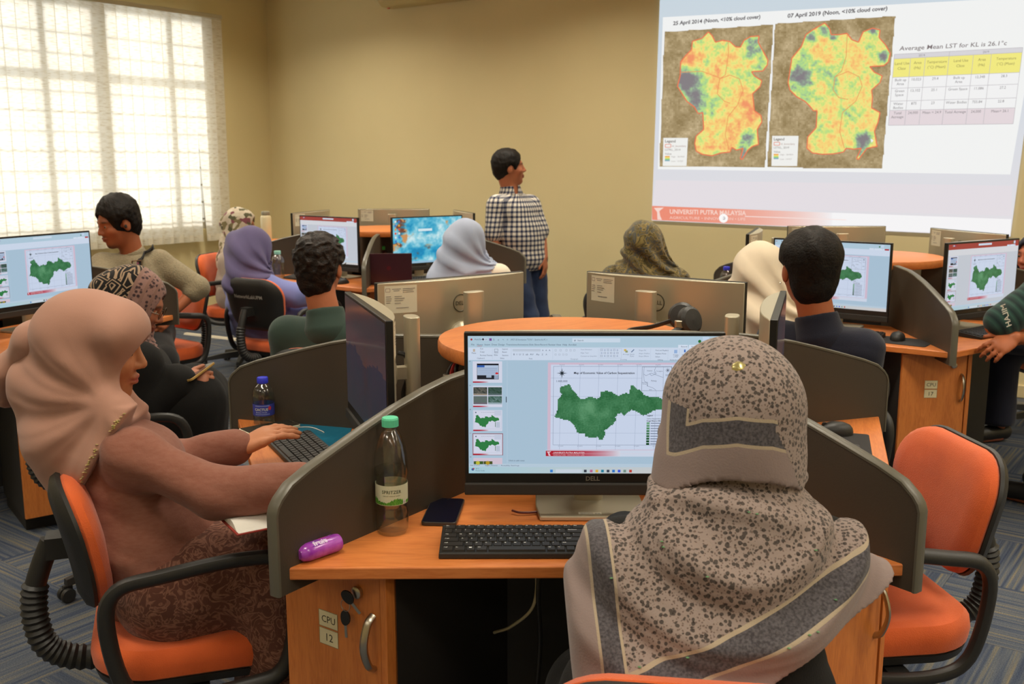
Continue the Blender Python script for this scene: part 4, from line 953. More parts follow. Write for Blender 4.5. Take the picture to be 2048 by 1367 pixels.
def small_bottle(p, label, capc, s=1., lab=True, water=.05):
    t = thing('water_bottle', label, 'bottle', (p[0], p[1], p[2]), math.atan2(p[0], -p[1]) * 0 + .2)
    pr = [(.0, .005), (.018, .002), (.026, .0), (.0305, .007), (.031, .02), (.0295, .026), (.031, .032), (.0305, .070), (.0315, .076), (.0315, .09), (.029, .105), (.0215, .118), (.0145, .124), (.0135, .126), (.0135, .136)]
    pr = [(r * s, z * s) for r, z in pr]
    obj('bottle_body', MB().lathe(pr, 28, cap=False), M_pet, t)
    wz = water * s; obj('water', MB().lathe([(r - .001, z + .001) for r, z in pr if .001 < z < wz] + [(.0295 * s, wz), (0, wz)], 28, cap=False), M_water, t)
    obj('cap', MB().lathe([(.0155 * s, .126 * s), (.016 * s, .128 * s), (.016 * s, .141 * s), (.0145 * s, .143 * s), (0, .143 * s)], 24, cap=False), capc, t)
    if lab:
        def dr(g):
            for i in range(40):
                a = -PI + i * PI / 20; g.poly([(a, 0), (a + PI / 20, 0), (a + PI / 20, .034), (a, .034)], (58, 66, 158), up=1 if i == 0 else 0)
            g.l += 1
            for y, h_, c in ((.003, .002, (170, 180, 220)), (.0275, .0025, (150, 162, 210))):
                for i in range(12): g.rect(-.8 + i * .12, y, -.8 + i * .12 + .08, y + h_, c, up=0)
            V, F, w = text_geo('CACTUS', 0, .03)
            for dx, c in ((.012, (30, 36, 100)), (0, (206, 206, 190))):
                k = len(g.V); g.l += 1
                for vx, vy in V: g.V.append(g.T((vx - w / 2) * .0105 / .031 + dx - .2, .018 - vy * .0105, g.l)); g.C.append(lin(c))
                g.F += [tuple(i + k for i in q) for q in F]
            V, F, w = text_geo('MINERAL WATER', 0, .01); k = len(g.V)
            for vx, vy in V: g.V.append(g.T((vx - w / 2) * .0042 / .031 - .2, .0245 - vy * .0042, g.l)); g.C.append(lin((190, 198, 226)))
            g.F += [tuple(i + k for i in q) for q in F]
            g.disc(.62, .011, .16, (206, 60, 66), 14, .006)
        wrap_print('label', t, .0308 * s, .033 * s, dr, 2 * PI, .034 * s)
    return t
M_bcap = mat('blue_cap', (52, 60, 206), .4); M_gcap = mat('pale_green_cap', (140, 196, 176), .4); M_grcap = mat('green_cap', (40, 170, 60), .4)
small_bottle(atz(529, 849, .752), 'small water bottle with blue cap and blue label on the left of the nearest desk', M_bcap, water=.094)
def far(u, v, z): return atz(u, v, z)
small_bottle(np.array(st_pos(CB_, VB, 3, .78, .25)[0]) * 0 + np.array([*atz(557, 560, .75)[:2], .75]), 'clear bottle with pale green cap behind the lilac scarf', M_gcap, 1.35, False)
small_bottle(np.array([*atz(1471, 600, .75)[:2], .75]), 'clear bottle with pale cap beside the cream scarf', M_white, 1.25, False)
small_bottle(np.array([*atz(1451, 592, .75)[:2], .75]), 'water bottle with blue cap left of the cream scarf', M_bcap, 1.2, False)
small_bottle(np.array([*atz(765, 548, .75)[:2], .75]), 'bottle with bright green cap behind the dark red laptop', M_grcap, 1.35, False)
# white insulated bottle beside the flowery scarf
p = np.array([*RW(1.15, 1.9)[:2], .75]); p[:2] = aty(533, 470, 8.15)[:2]
t = thing('insulated_bottle', 'white insulated bottle with grey lid beside the flowery scarf', 'bottle', (p[0], p[1], .88))
obj('bottle_body', MB().lathe([(.0, 0), (.04, 0), (.042, .006), (.042, .19), (.036, .205), (.032, .21), (0, .21)], 24, cap=False), mat('cream_enamel', (228, 216, 178), .35), t)
obj('lid', MB().lathe([(.033, .211), (.034, .214), (.034, .236), (.03, .242), (0, .242)], 24, cap=False), mat('lid_grey', (150, 144, 124), .45), t)
tb = thing('side_shelf', 'orange wooden shelf top behind the flowery scarf', 'shelf', (p[0] + .12, p[1] + .02, 0), RA)
b = MB(); b.box((0, 0, .866), (.55, .34, .024)); obj('shelf_top', b, M_wood, tb, bevel=.003)
for x in (-.26, .26): b = MB(); b.box((x, 0, .428), (.02, .32, .852)); obj('side_panel', b, M_woodv, tb)
# purple roll-on can lying on the nearest desk
q0, q1 = atz(603, 1110, .766), atz(674, 1086, .766); d = q1 - q0; L_ = float(np.hypot(d[0], d[1])) + .012
t = thing('candy_tube', 'small purple plastic tube with red and blue print lying on the nearest desk', 'container', ((q0[0] + q1[0]) / 2, (q0[1] + q1[1]) / 2, .7685), math.atan2(d[1], d[0]))
MX = Matrix.Rotation(R(90), 3, 'Y')
M_pur = mat('purple_plastic', (150, 50, 172), .25, coat=.4, var=((182, 84, 196), 40, (1, 1, 1)))
obj('tube_body', MB().lathe([(0, -L_ / 2), (.009, -L_ / 2 + .0005), (.0145, -L_ / 2 + .006), (.0178, -L_ / 2 + .018), (.018, -L_ / 2 + .028), (.018, L_ / 2 - .010), (.0165, L_ / 2 - .003), (.011, L_ / 2), (0, L_ / 2)], 28, cap=False, M=MX), M_pur, t)
g = G(lambda x, y, l: (x, .01815 * math.sin(y) * -1, .01815 * math.cos(y) + .00005 * l)); g.T = lambda x, y, l: (x, -(.01812 + .00006 * l) * math.sin(y), (.01812 + .00006 * l) * math.cos(y))
g.rect(.0, -.3, .022, .35, (200, 40, 60)); g.rect(-.024, .1, -.004, .75, (60, 60, 160)); g.rect(.026, -.5, .034, .9, (196, 140, 206)); g.rect(-.012, .3, .012, .45, (220, 180, 230))
V, F, w = text_geo('fruit', 0, .03); k = len(g.V); g.l += 1
for vx, vy in V: g.V.append(g.T(-.02 + vx * .018, .75 - vy * .9, g.l)); g.C.append(lin((226, 210, 236)))
g.F += [tuple(i + k for i in q) for q in F]
obj('printed_label', g.mesh('printed_label'), M_print, t)
# phone on the nearest desk
def phone(loc, rz, label, W=.072, L=.152, body=(60, 56, 52), scr=(14, 16, 34), cat='phone', tilt=(0, 0), face_up=True):
    t = thing('smartphone', label, cat, loc, 0); t.rotation_euler = (tilt[0], tilt[1], rz)
    b = MB(); b.prism(rrect(W, L, .010), .0004, .0084); obj('phone_case', b, mat('phone_case_%d_%d' % (body[0], body[2]), body, .35, metal=.2), t, bevel=.0015)
    s = MB(); s.prism(rrect(W - .005, L - .005, .008), .0084, .0089); obj('phone_screen', s, mat('phone_glass_%d' % scr[2], scr, .08, spec=.6), t)
    c = MB(); c.lathe([(.0, 0), (.0022, 0), (.0022, .0004), (0, .0004)], 10, c=(0, L / 2 - .012, .0089), cap=False); obj('camera_hole', c, M_bezel, t)
    return t
c0, c1, c2 = atz(843, 1052, .755), atz(908, 1049, .755), atz(868, 997, .755); d = c2 - c0
pc = (c1 + c2) / 2
phone((pc[0], pc[1], .7502), math.atan2(d[1], d[0]) - PI / 2, 'dark blue screened phone lying on the nearest desk beside the keyboard', L=.158, W=.076)
# left side of the nearest desk: mat, phone in white case, earphone cord, notebook
def flat(name, P, z, h, m, label, cat):
    P = [atz(u, v, z)[:2] for u, v in P]; c = sum(P) / len(P); b = MB(); b.prism([tuple(p - c) for p in P], 0, h)
    o = obj(name, b, m, loc=(c[0], c[1], z), bevel=.0004); return tag(o, label, cat)
M_teal = mat('teal_folder', (24, 112, 142), .35, bump=(30, .15))
flat('plastic_folder', [(466, 868), (618, 838), (706, 851), (690, 893), (640, 905), (560, 890)][::-1], .7501, .0015, M_teal, 'teal blue plastic folder under the keyboard of the woman in pink', 'folder')
c0, c1 = atz(490, 862, .76), atz(588, 844, .76); d = c1 - c0; pc = (c0 + c1) / 2
t = phone((pc[0], pc[1], .7522), math.atan2(d[1], d[0]) - PI / 2, 'phone in a cream case lying on the teal folder', .078, .16, (232, 226, 196), (58, 54, 48))
t = thing('earphone_cord', 'white earphone cord curling over the teal folder', 'earphones', tuple(atz(600, 862, .7535)))
o0 = np.array(t.location); pts = [atz(u, v, .7535) - o0 for u, v in ((555, 868), (568, 862), (580, 858), (598, 854), (622, 854), (640, 860), (648, 864))]
cd = MB(); cd.tube(spline(pts, 6), .0013, 6); obj('cord', cd, M_white, t)
e = MB(); e.lathe([(0, 0), (.006, 0), (.007, .003), (.005, .007), (0, .008)], 14, c=tuple(atz(578, 858, .7535) - o0), cap=False, sx=1.9); obj('earbud', e, M_white, t)
# open notebook at the near end of the left station
c0 = atz(540, 1012, .78); nbz = .752
t = thing('notebook', 'open notebook with white pages and red cover edge beside the near partition', 'notebook', (c0[0] + .0, c0[1] + .02, nbz), math.atan2(.946, -.325) + .25)
b = MB(); b.box((0, 0, .002), (.16, .21, .003)); obj('cover', b, mat('red_cover', (150, 52, 44), .5), t, bevel=.001)
def pageblock(s_):
    m = MB(); n = 10; prof = [(.002 + .074 * i / n, .004 + .016 * math.sin(PI * min(1, (i / n) * 1.15 + .12)) ** .7 * (1 - .25 * i / n)) for i in range(n + 1)]
    P = [(s_ * x, z) for x, z in prof] + [(s_ * .076, .0036), (s_ * .002, .0036)]
    m.prism(P if s_ > 0 else P[::-1], -.1, .1, Matrix(((1, 0, 0), (0, 0, 1), (0, 1, 0)))); m.smooth = True; return m
for s_ in (-1, 1): obj('pages', pageblock(s_), mat('page_paper', (238, 234, 224), .8, bump=(200, .1)), t)
# headset on the round shelf
p = atz(1325, 668, 1.06)
t = thing('headset', 'black headset lying on the round shelf top', 'headphones', (p[0], p[1], 1.0525), .1)
s_ = 1 / (CF / math.hypot(p[0], p[1]))
hb = MB(); hb.tube(spline([(.055, .0, .03), (.01, -.04, .016), (-.06, -.05, .011), (-.095, -.01, .010), (-.08, .05, .011), (-.01, .085, .014), (.05, .09, .03)], 8), .009, 8, sx=.55); obj('headband', hb, M_plast, t)
for y, rz_ in ((.005, .5), (.085, -.5)):
    c = MB(); c.lathe([(.0, -.016), (.03, -.016), (.038, -.008), (.038, .006), (.03, .014), (0, .016)], 24, M=Matrix.Rotation(rz_, 3, 'Z') @ Matrix.Rotation(R(74), 3, 'X'), c=(.075, y, .042), cap=False); obj('ear_cup', c, M_plast, t)
mi = MB(); mi.tube(spline([(.07, -.012, .02), (.02, -.045, .008), (-.03, -.06, .006)], 6), .003, 6); obj('microphone_boom', mi, M_plast, t)
jt = MB(); jt.box((.045, -.012, .036), (.03, .014, .02)); obj('hinge', jt, M_chrome, t, bevel=.002)
# braided cable behind the near partition and loose cables
t = thing('braided_cable', 'black and red braided cable coiled behind the nearest monitor', 'cable', (-.085, 2.56, .75))
M_red = mat('red_braid', (190, 40, 44), .6)
for k in range(3):
    c = MB(); R0 = .085 - .012 * k; c.tube([(R0 * math.cos(q), R0 * .5 * math.sin(q), .20 + R0 * math.sin(q) * .75 + .012 * k) for q in np.linspace(0, 2 * PI, 37)[:-1]], .006, 8, True); obj('cable_loop', c, M_plast if k != 1 else M_red, t)
c = MB(); c.tube(spline([(.06, 0, .135), (.05, -.02, .06), (.02, -.03, .006), (-.02, -.06, .005)], 6), .004, 6); obj('cable_tail', c, M_plast, t)
pl = MB(); pl.box((-.088, 0, .2), (.014, .018, .03)); obj('plug', pl, M_chrome, t, bevel=.002)
def cable(pts, r, label, m, name='cable'):
    P = [np.array(p, float) for p in pts]; t_ = MB(); t_.tube(spline([p - P[0] for p in P], 8), r, 8); o = obj(name, t_, m, loc=P[0]); return tag(o, label, 'cable')
a0, _ = st_pos(CF_, VF, 3, .50); A0 = np.array(a0)
for k, (du, r_, m_) in enumerate(((0, .006, M_plast), (.02, .005, M_plast), (-.025, .007, M_plast))):
    P = [(796 + k * 7, 705, 1.0), (812 + k * 8, 712, .99), (818 + k * 6, 745, .93), (806 + k * 10, 790, .86), (815 + k * 4, 850, .755)]
    cable([np.array([*aty(u, v, 2.50)[:2], aty(u, v, 2.50)[2]]) for u, v, z in P], r_, ['black monitor cable hanging nearest the dark screen', 'black monitor cable hanging in the middle behind the dark monitor', 'black monitor cable hanging nearest the silver post'][k], m_)
cable([(.02, 1.98, .72), (.05, 2.0, .66), (.045, 2.0, .58), (.0, 2.03, .52), (-.04, 2.1, .47)], .0035, 'cream network cable hanging under the nearest desk', mat('cream_cable', (196, 186, 150), .5))
cable([(.06, 1.99, .72), (.055, 1.97, .62), (.06, 1.99, .50), (.05, 2.0, .36), (.03, 2.05, .2), (.02, 2.1, .008)], .005, 'black power cable hanging under the nearest desk', M_plast)
cable([(.0, 2.1, .757), (.02, 2.09, .756), (.06, 2.10, .755), (.10, 2.14, .757)], .0025, 'thin dark red cable on the desk below the nearest monitor', mat('dark_red_cable', (96, 30, 30), .5))
# mice and mouse mats
def mouse(p, rz, label):
    t = thing('computer_mouse', label, 'mouse', (p[0], p[1], p[2]), rz, 'black computer mice')
    m = MB(); prof = [(1., 0), (1.02, .2), (.97, .5), (.82, .76), (.55, .93), (.22, 1.), (0, 1.)]
    m.lathe([(r, z) for r, z in prof], 24, cap=False)
    m.V = [(x * .031, y * .053, z * (.036 - .012 * max(0, y) ** 1.2)) for x, y, z in m.V]
    obj('mouse_body', m, M_plast, t)
    w = MB(); w.lathe([(0, -.004), (.007, -.004), (.008, 0), (.007, .004), (0, .004)], 14, c=(0, .028, .027), M=Matrix.Rotation(R(90), 3, 'Y'), cap=False); obj('scroll_wheel', w, M_keys, t)
    return t
def mousemat(p, rz, label):
    b = MB(); b.prism(rrect(.22, .18, .012), 0, .003); o = obj('mouse_mat', b, mat('mat_rubber', (40, 38, 38), .85), loc=(p[0], p[1], .7501), rot=(0, 0, rz), bevel=.001); return tag(o, label, 'mouse mat')
pm = atz(1668, 866, .755); p_, aF = st_pos(CF_, VF, 0, .7)
mousemat(atz(1672, 884, .752), aF, 'black mouse mat on the right side of the nearest desk'); mouse((pm[0], pm[1], .7532), aF + .3, 'black mouse on the right side of the nearest desk')
pm = atz(1795, 678, .755); p_, aR = st_pos(CR_, VR, 4, .7)
mousemat(atz(1808, 682, .752), aR, 'black mouse mat before the partition of the right desk'); mouse((pm[0], pm[1], .7532), aR + .2, 'black mouse on the right desk before its partition')
p_, aB = st_pos(CB_, VB, 4, .72, .30); mouse((p_[0], p_[1], .7502), aB, 'black mouse on the furthest desk right of its green map screen')
# dark red laptop on the furthest desk
p_ = aty(778, 556, 6.28)
t = thing('laptop', 'dark red laptop with its lid towards the camera on the furthest desk', 'laptop', (p_[0], p_[1], .7505), R(8))
M_lap = mat('laptop_dark_red', (62, 26, 34), .35)
b = MB(); b.box((0, .11, .008), (.30, .2, .015)); obj('laptop_base', b, M_lap, t, bevel=.003)
b = MB(); b.box((0, -.005, .105), (.29, .007, .19), M=Matrix.Rotation(R(8), 3, 'X')); obj('laptop_lid', b, M_lap, t, bevel=.002)
lg = MB(); lg.lathe([(0, 0), (.014, 0), (0, .001)], 16, c=(0, -.0088, .105), M=Matrix.Rotation(R(98), 3, 'X'), cap=False); obj('lid_badge', lg, mat('badge_red', (90, 24, 32), .3), t)
# ------------------------------------------------------------------ soft bodies: blended volumes turned into one closed surface
F32 = np.float32
def nrm(v): v = np.array(v, float); return v / (np.linalg.norm(v) or 1)
class Vol:
    def __init__(s): s.ops = []
    def cap(s, a, b, ra, rb=None, side=None, asp=1., k=.02, mode='u'):
        s.ops.append(('c', np.array(a, float), np.array(b, float), ra, ra if rb is None else rb, None if side is None else nrm(side), asp, k, mode)); return s
    def ell(s, c, r, M=None, k=.02, mode='u'):
        s.ops.append(('e', np.array(c, float), np.array(r, float), None if M is None else np.array(M, float), k, mode)); return s
    def half(s, p, n, k=.004):            # keep the side n points away from
        s.ops.append(('h', np.array(p, float), nrm(n), k)); return s
    def fn(s, f): s.ops.append(('f', f)); return s
    def bounds(s):
        lo, hi = np.full(3, 9e9), np.full(3, -9e9)
        for o in s.ops:
            if o[0] == 'c' and o[8] == 'u':
                r = max(o[3], o[4]) * max(1, o[6])
                for p in (o[1], o[2]): lo = np.minimum(lo, p - r); hi = np.maximum(hi, p + r)
            elif o[0] == 'e' and o[5] == 'u': r = o[2].max(); lo = np.minimum(lo, o[1] - r); hi = np.maximum(hi, o[1] + r)
        return lo - .03, hi + .03
    def ev(s, P):
        d = np.full(len(P), 1., F32)
        for o in s.ops:
            if o[0] == 'c':
                _, a, b, ra, rb, sd, asp, k, mode = o
                q = P - a.astype(F32); ab = (b - a).astype(F32); L = float(ab @ ab) or 1e-9
                t = np.clip(q @ ab / F32(L), 0, 1); q = q - t[:, None] * ab
                if sd is not None:
                    u = q @ sd.astype(F32); n2 = np.einsum('ij,ij->i', q, q) - u * u + (u / asp) ** 2
                    e = np.sqrt(np.maximum(n2, 0)) - (ra + (rb - ra) * t)
                else: e = np.sqrt(np.einsum('ij,ij->i', q, q)) - (ra + (rb - ra) * t)
            elif o[0] == 'e':
                _, c, r, M, k, mode = o
                q = P - c.astype(F32)
                if M is not None: q = q @ M.T.astype(F32)
                r = r.astype(F32); k0 = np.sqrt(np.einsum('ij,ij->i', q / r, q / r)); k1 = np.sqrt(np.einsum('ij,ij->i', q / (r * r), q / (r * r)))
                e = k0 * (k0 - 1) / np.maximum(k1, 1e-6)
            elif o[0] == 'h':
                _, p, n, k = o; e = -((P - p.astype(F32)) @ n.astype(F32)); mode = 's'
            else: d = o[1](P, d).astype(F32); continue
            if mode == 'u': h = np.clip(.5 + .5 * (d - e) / k, 0, 1); d = d + (e - d) * h - k * h * (1 - h)
            else: h = np.clip(.5 - .5 * (d + e) / k, 0, 1); d = d + (-e - d) * h + k * h * (1 - h)
        return d
_E = np.array([(0, 0, 0), (1, 0, 0), (0, 1, 0), (1, 1, 0), (0, 0, 1), (1, 0, 1), (0, 1, 1), (1, 1, 1)])
_ED = [(0, 1), (2, 3), (4, 5), (6, 7), (0, 2), (1, 3), (4, 6), (5, 7), (0, 4), (1, 5), (2, 6), (3, 7)]
def surface(vol, h, lo=None, hi=None):
    """surface nets on sparse blocks"""
    l, u = vol.bounds(); lo = l if lo is None else np.maximum(l, lo); hi = u if hi is None else np.minimum(u, hi)
    B = 8; nb = np.maximum(1, np.ceil((hi - lo) / (h * B)).astype(int))
    gx = [lo[i] + (np.arange(nb[i]) + .5 - .5 / B) * h * B for i in range(3)]
    C = np.stack(np.meshgrid(*gx, indexing='ij'), -1).reshape(-1, 3).astype(F32)
    dc = vol.ev(C); act = np.abs(dc) < h * B * 1.5 + .012
    D = np.where(dc < 0, F32(-1), F32(1)).reshape(nb)
    D = D.repeat(B, 0).repeat(B, 1).repeat(B, 2)
    ids = np.nonzero(act)[0]; bi = np.stack(np.unravel_index(ids, nb), -1)
    o = np.stack(np.meshgrid(*[np.arange(B)] * 3, indexing='ij'), -1).reshape(-1, 3)
    for s0 in range(0, len(bi), 600):
        G_ = (bi[s0:s0 + 600, None] * B + o[None]).reshape(-1, 3)
        v = vol.ev((lo + G_ * h).astype(F32)); D[G_[:, 0], G_[:, 1], G_[:, 2]] = v
    S = D < 0; n = D.shape
    S[0] = S[-1] = False; S[:, 0] = S[:, -1] = False; S[:, :, 0] = S[:, :, -1] = False
    D = np.where(S, np.minimum(D, -1e-6), np.maximum(D, 1e-6))
    cnt = np.zeros((n[0] - 1, n[1] - 1, n[2] - 1), np.uint8)
    for e in _E: cnt += S[e[0]:n[0] - 1 + e[0], e[1]:n[1] - 1 + e[1], e[2]:n[2] - 1 + e[2]]
    cell = np.argwhere((cnt > 0) & (cnt < 8))
    idx = np.full(cnt.shape, -1, np.int32); idx[cell[:, 0], cell[:, 1], cell[:, 2]] = np.arange(len(cell))
    val = np.stack([D[cell[:, 0] + e[0], cell[:, 1] + e[1], cell[:, 2] + e[2]] for e in _E], 1)
    acc = np.zeros((len(cell), 3)); c = np.zeros(len(cell))
    for a, b in _ED:
        m = (val[:, a] < 0) != (val[:, b] < 0); t = val[:, a] / (val[:, a] - val[:, b] + 1e-12)
        p = _E[a] + t[:, None] * (_E[b] - _E[a]); acc[m] += p[m]; c[m] += 1
    V = lo + (cell + acc / c[:, None]) * h
    Q = []
    for ax in range(3):
        sl0 = [slice(1, -1)] * 3; sl0[ax] = slice(0, -1); sl1 = [slice(1, -1)] * 3; sl1[ax] = slice(1, None)
        A, Bb = S[tuple(sl0)], S[tuple(sl1)]
        x = np.argwhere(A != Bb); fl_ = A[x[:, 0], x[:, 1], x[:, 2]]
        off = np.ones(3, int); off[ax] = 0; x = x + off
        o1, o2 = [(0, 1, 0), (0, 0, 1)] if ax == 0 else ([(0, 0, 1), (1, 0, 0)] if ax == 1 else [(1, 0, 0), (0, 1, 0)])
        o1, o2 = np.array(o1), np.array(o2)
        q = [idx[tuple((x - k).T)] for k in (o1 * 0, o1, o1 + o2, o2)]
        q = np.stack(q, 1); q[~fl_] = q[~fl_][:, ::-1]; Q.append(q)
    Q = np.concatenate(Q); Q = Q[(Q >= 0).all(1)]
    return V, Q
def vmesh(name, V, Q, base, col=None, attrs=None):
    me = bpy.data.meshes.new(name); n, m = len(V), len(Q)
    me.vertices.add(n); me.vertices.foreach_set('co', (V - base).astype(F32).ravel())
    me.loops.add(m * 4); me.loops.foreach_set('vertex_index', Q.astype(np.int32).ravel())
    me.polygons.add(m); me.polygons.foreach_set('loop_start', np.arange(0, m * 4, 4, dtype=np.int32))
    me.polygons.foreach_set('use_smooth', np.ones(m, bool)); me.update(calc_edges=True)
    if col is not None:
        a = me.color_attributes.new('col', 'FLOAT_COLOR', 'POINT'); a.data.foreach_set('color', np.concatenate([col, np.ones((n, 1))], 1).astype(F32).ravel())
    for k, v in (attrs or {}).items():
        if v.ndim == 1: a = me.attributes.new(k, 'FLOAT', 'POINT'); a.data.foreach_set('value', v.astype(F32))
        else: a = me.attributes.new(k, 'FLOAT_VECTOR', 'POINT'); a.data.foreach_set('vector', v.astype(F32).ravel())
    return me
def wr(P, f, seed=0, st=(1, 1, 1)):
    """smooth waves -1..1"""
    r = np.random.RandomState(seed); out = 0; P = P * np.array(st, F32)
    for i in range(4):
        k = r.normal(size=3); k = (k / np.linalg.norm(k) * f * (.7 + .6 * r.rand())).astype(F32); m = (r.normal(size=3) * f * .5).astype(F32)
        out = out + np.sin(P @ k + r.rand() * 6 + 1.3 * np.sin(P @ m + r.rand() * 6))
    return out / 4
def ridge(P, f, seed, st=(1, 1, 1)): return 1 - np.abs(wr(P, f, seed, st)) * 2
SKIN = {}
def axes(fwd, up=(0, 0, 1)):
    f = nrm(fwd); r = nrm(np.cross(f, nrm(up))); u = np.cross(r, f); return r, f, u
def eyemesh():
    m = MB(); n = 16
    prof = [(math.sin(a), math.cos(a)) for a in (0.0001, .18, .40, .44, .8, 1.2, 1.57)]
    for r_, z in prof: m.V += [(r_ * math.cos(2 * PI * i / n), z, r_ * math.sin(2 * PI * i / n)) for i in range(n)]
    m.F = [(j * n + i, j * n + n + i, j * n + n + (i + 1) % n, j * n + (i + 1) % n) for j in range(len(prof) - 1) for i in range(n)]
    cs = [(10, 8, 8), (12, 9, 8), (36, 22, 14), (150, 136, 122), (160, 146, 130), (150, 136, 120), (140, 124, 108)]
    m.C = [lin(c) for c in cs for _ in range(n)]; m.smooth = True
    me = m.mesh('eye'); me.materials.append(attr_mat('eye_surface', .12)); return me
ME_eye = eyemesh()
M_skin = attr_mat('skin', .52, .4, bump=(160, .05))
class Person:
    def __init__(s, label, base, HC, fwd, NBk, hip, face, female=True, skin=(176, 112, 78), up=(0, 0, 1), hs=1., sw=None, shL=None, shR=None, elL=None, elR=None, wrL=None, wrR=None, kneeL=None, kneeR=None, ankL=None, ankR=None, hands=None, name='person'):
        s.base = np.array([*base[:2], 0.]); s.t = thing('person', label, 'person', s.base)
        s.HC = np.array(HC); s.r, s.f, s.u = axes(fwd, up); s.hs = hs; s.NB = np.array(NBk); s.hip = np.array(hip); s.skin = skin; s.female = female
        F_ = nrm([*face[:2], 0]); s.F = F_; s.S = np.array([F_[1], -F_[0], 0.])        # S = the person's right
        sw = sw or (.165 if female else .19)
        dn = nrm(s.hip - s.NB)
        s.shR = np.array(shR) if shR is not None else s.NB + s.S * sw + dn * .045
        s.shL = np.array(shL) if shL is not None else s.NB - s.S * sw + dn * .045
        Z = np.array([0, 0, 1.])
        s.elR = np.array(elR) if elR is not None else s.shR - Z * .25 + F_ * .10 + s.S * .05
        s.elL = np.array(elL) if elL is not None else s.shL - Z * .25 + F_ * .10 - s.S * .05
        s.wrR = np.array(wrR) if wrR is not None else s.elR + F_ * .23 - s.S * .06 + Z * .02
        s.wrL = np.array(wrL) if wrL is not None else s.elL + F_ * .23 + s.S * .06 + Z * .02
        s.hipR, s.hipL = s.hip + s.S * .085, s.hip - s.S * .085
        s.kR = np.array(kneeR) if kneeR is not None else s.hipR + F_ * .40 + Z * -.02 + s.S * .03
        s.kL = np.array(kneeL) if kneeL is not None else s.hipL + F_ * .40 + Z * -.02 - s.S * .03
        s.aR = np.array(ankR) if ankR is not None else np.array([*(s.kR - F_ * .02)[:2], .085])
        s.aL = np.array(ankL) if ankL is not None else np.array([*(s.kL - F_ * .02)[:2], .085])
        s.C = s.NB + dn * .17; s.Bl = s.NB + (s.hip - s.NB) * .66
        s.hands = hands or {}
    def w(s, x, y, z): return s.HC + (s.r * x + s.f * y + s.u * z) * s.hs          # head coordinates: right, forward, up
    def torso(s, v, g=0., k=.05, belly=0.):
        a = 1.32 if s.female else 1.42; b = .112 if s.female else .12
        v.cap(s.C, s.Bl, b + g, b - .008 + g + belly, s.S, a, k).cap(s.Bl, s.hip, b - .004 + g + belly, .118 + g + belly * .6, s.S, 1.38, k)
        v.cap(s.shL, s.shR, .052 + g, None, None, 1, k)
        v.cap(s.NB + nrm(s.hip - s.NB) * .045, (s.shL + s.shR) / 2 + nrm(s.hip - s.NB) * .03, .052 + g, .07 + g, s.S, 1.5, k)
        return v
    def head(s, v):
        h = s.hs; M = np.stack([s.r, s.f, s.u]); q = lambda *r: np.array(r) * h
        v.ell(s.w(0, -.012, .036), q(.075, .094, .080), M, .02)
        v.ell(s.w(0, .024, -.034), q(.058, .068, .080), M, .03).ell(s.w(0, .064, -.094), q(.021, .020, .017), M, .03)
        v.ell(s.w(0, .074, .026), q(.050, .018, .012), M, .02)
        for x in (-1, 1):
            v.ell(s.w(x * .036, .058, -.022), q(.026, .030, .026), M, .02)
            v.ell(s.w(x * .031, .098, .006), q(.019, .015, .0105), M, .010, 's')
            v.ell(s.w(x * .031, .0745, .005), q(.015, .0135, .0115), M, .005)
            v.ell(s.w(x * .0765, -.004, -.008), q(.009, .020, .031), M, .010)
        v.cap(s.w(0, .087, .016), s.w(0, .105, -.022), .0075 * h, .0115 * h, k=.010)
        for x in (-1, 1): v.ell(s.w(x * .011, .096, -.027), q(.0085, .010, .0075), M, .006)
        v.ell(s.w(0, .0925, -.0525), q(.023, .0085, .0055), M, .006).ell(s.w(0, .091, -.0645), q(.019, .009, .0065), M, .005)
        v.cap(s.w(0, -.028, -.05), s.NB, .055 * h, .060, k=.03)
        return v
    def hand(s, v, wrist, d, n, t, curl=(20, 25, 20), spread=.08, k=.006, sc=1., thumb=None):
        """d towards the fingers, n out of the back of the hand, t towards the thumb"""
        d, n = nrm(d), nrm(n); n = nrm(n - d * (n @ d)); t = nrm(t); t = nrm(t - d * (t @ d) - n * (t @ n)); W = np.array(wrist)
        M = np.stack([t, d, n])
        v.ell(W + d * .045 * sc, np.array([.038, .052, .0155]) * sc, M, .014).ell(W + d * .066 * sc, np.array([.040, .026, .0135]) * sc, M, .010)
        L = (.070, .078, .072, .056)
        for i, o in enumerate((.030, .010, -.010, -.029)):
            a = W + (d * (.082 - (.006 if i == 3 else 0)) + t * o) * sc; dd = nrm(d + t * spread * (1.5 - i)); ang = 0
            for j, fr in enumerate((.46, .30, .24)):
                ang += R(curl[j]); di = dd * math.cos(ang) - n * math.sin(ang); b = a + di * L[i] * fr * sc
                v.cap(a, b, (.0088 - .0009 * j) * sc, (.0081 - .0009 * j) * sc, k=k); a = b
        a = W + (d * .022 + t * .026 - n * .004) * sc; dd = thumb if thumb is not None else nrm(d * .75 + t * .62 - n * .25)
        b = a + nrm(dd) * .042 * sc; v.cap(a, b, .0125 * sc, .0098 * sc, k=.012); c = b + nrm(nrm(dd) + d * .35) * .032 * sc; v.cap(b, c, .0096 * sc, .0078 * sc, k=k)
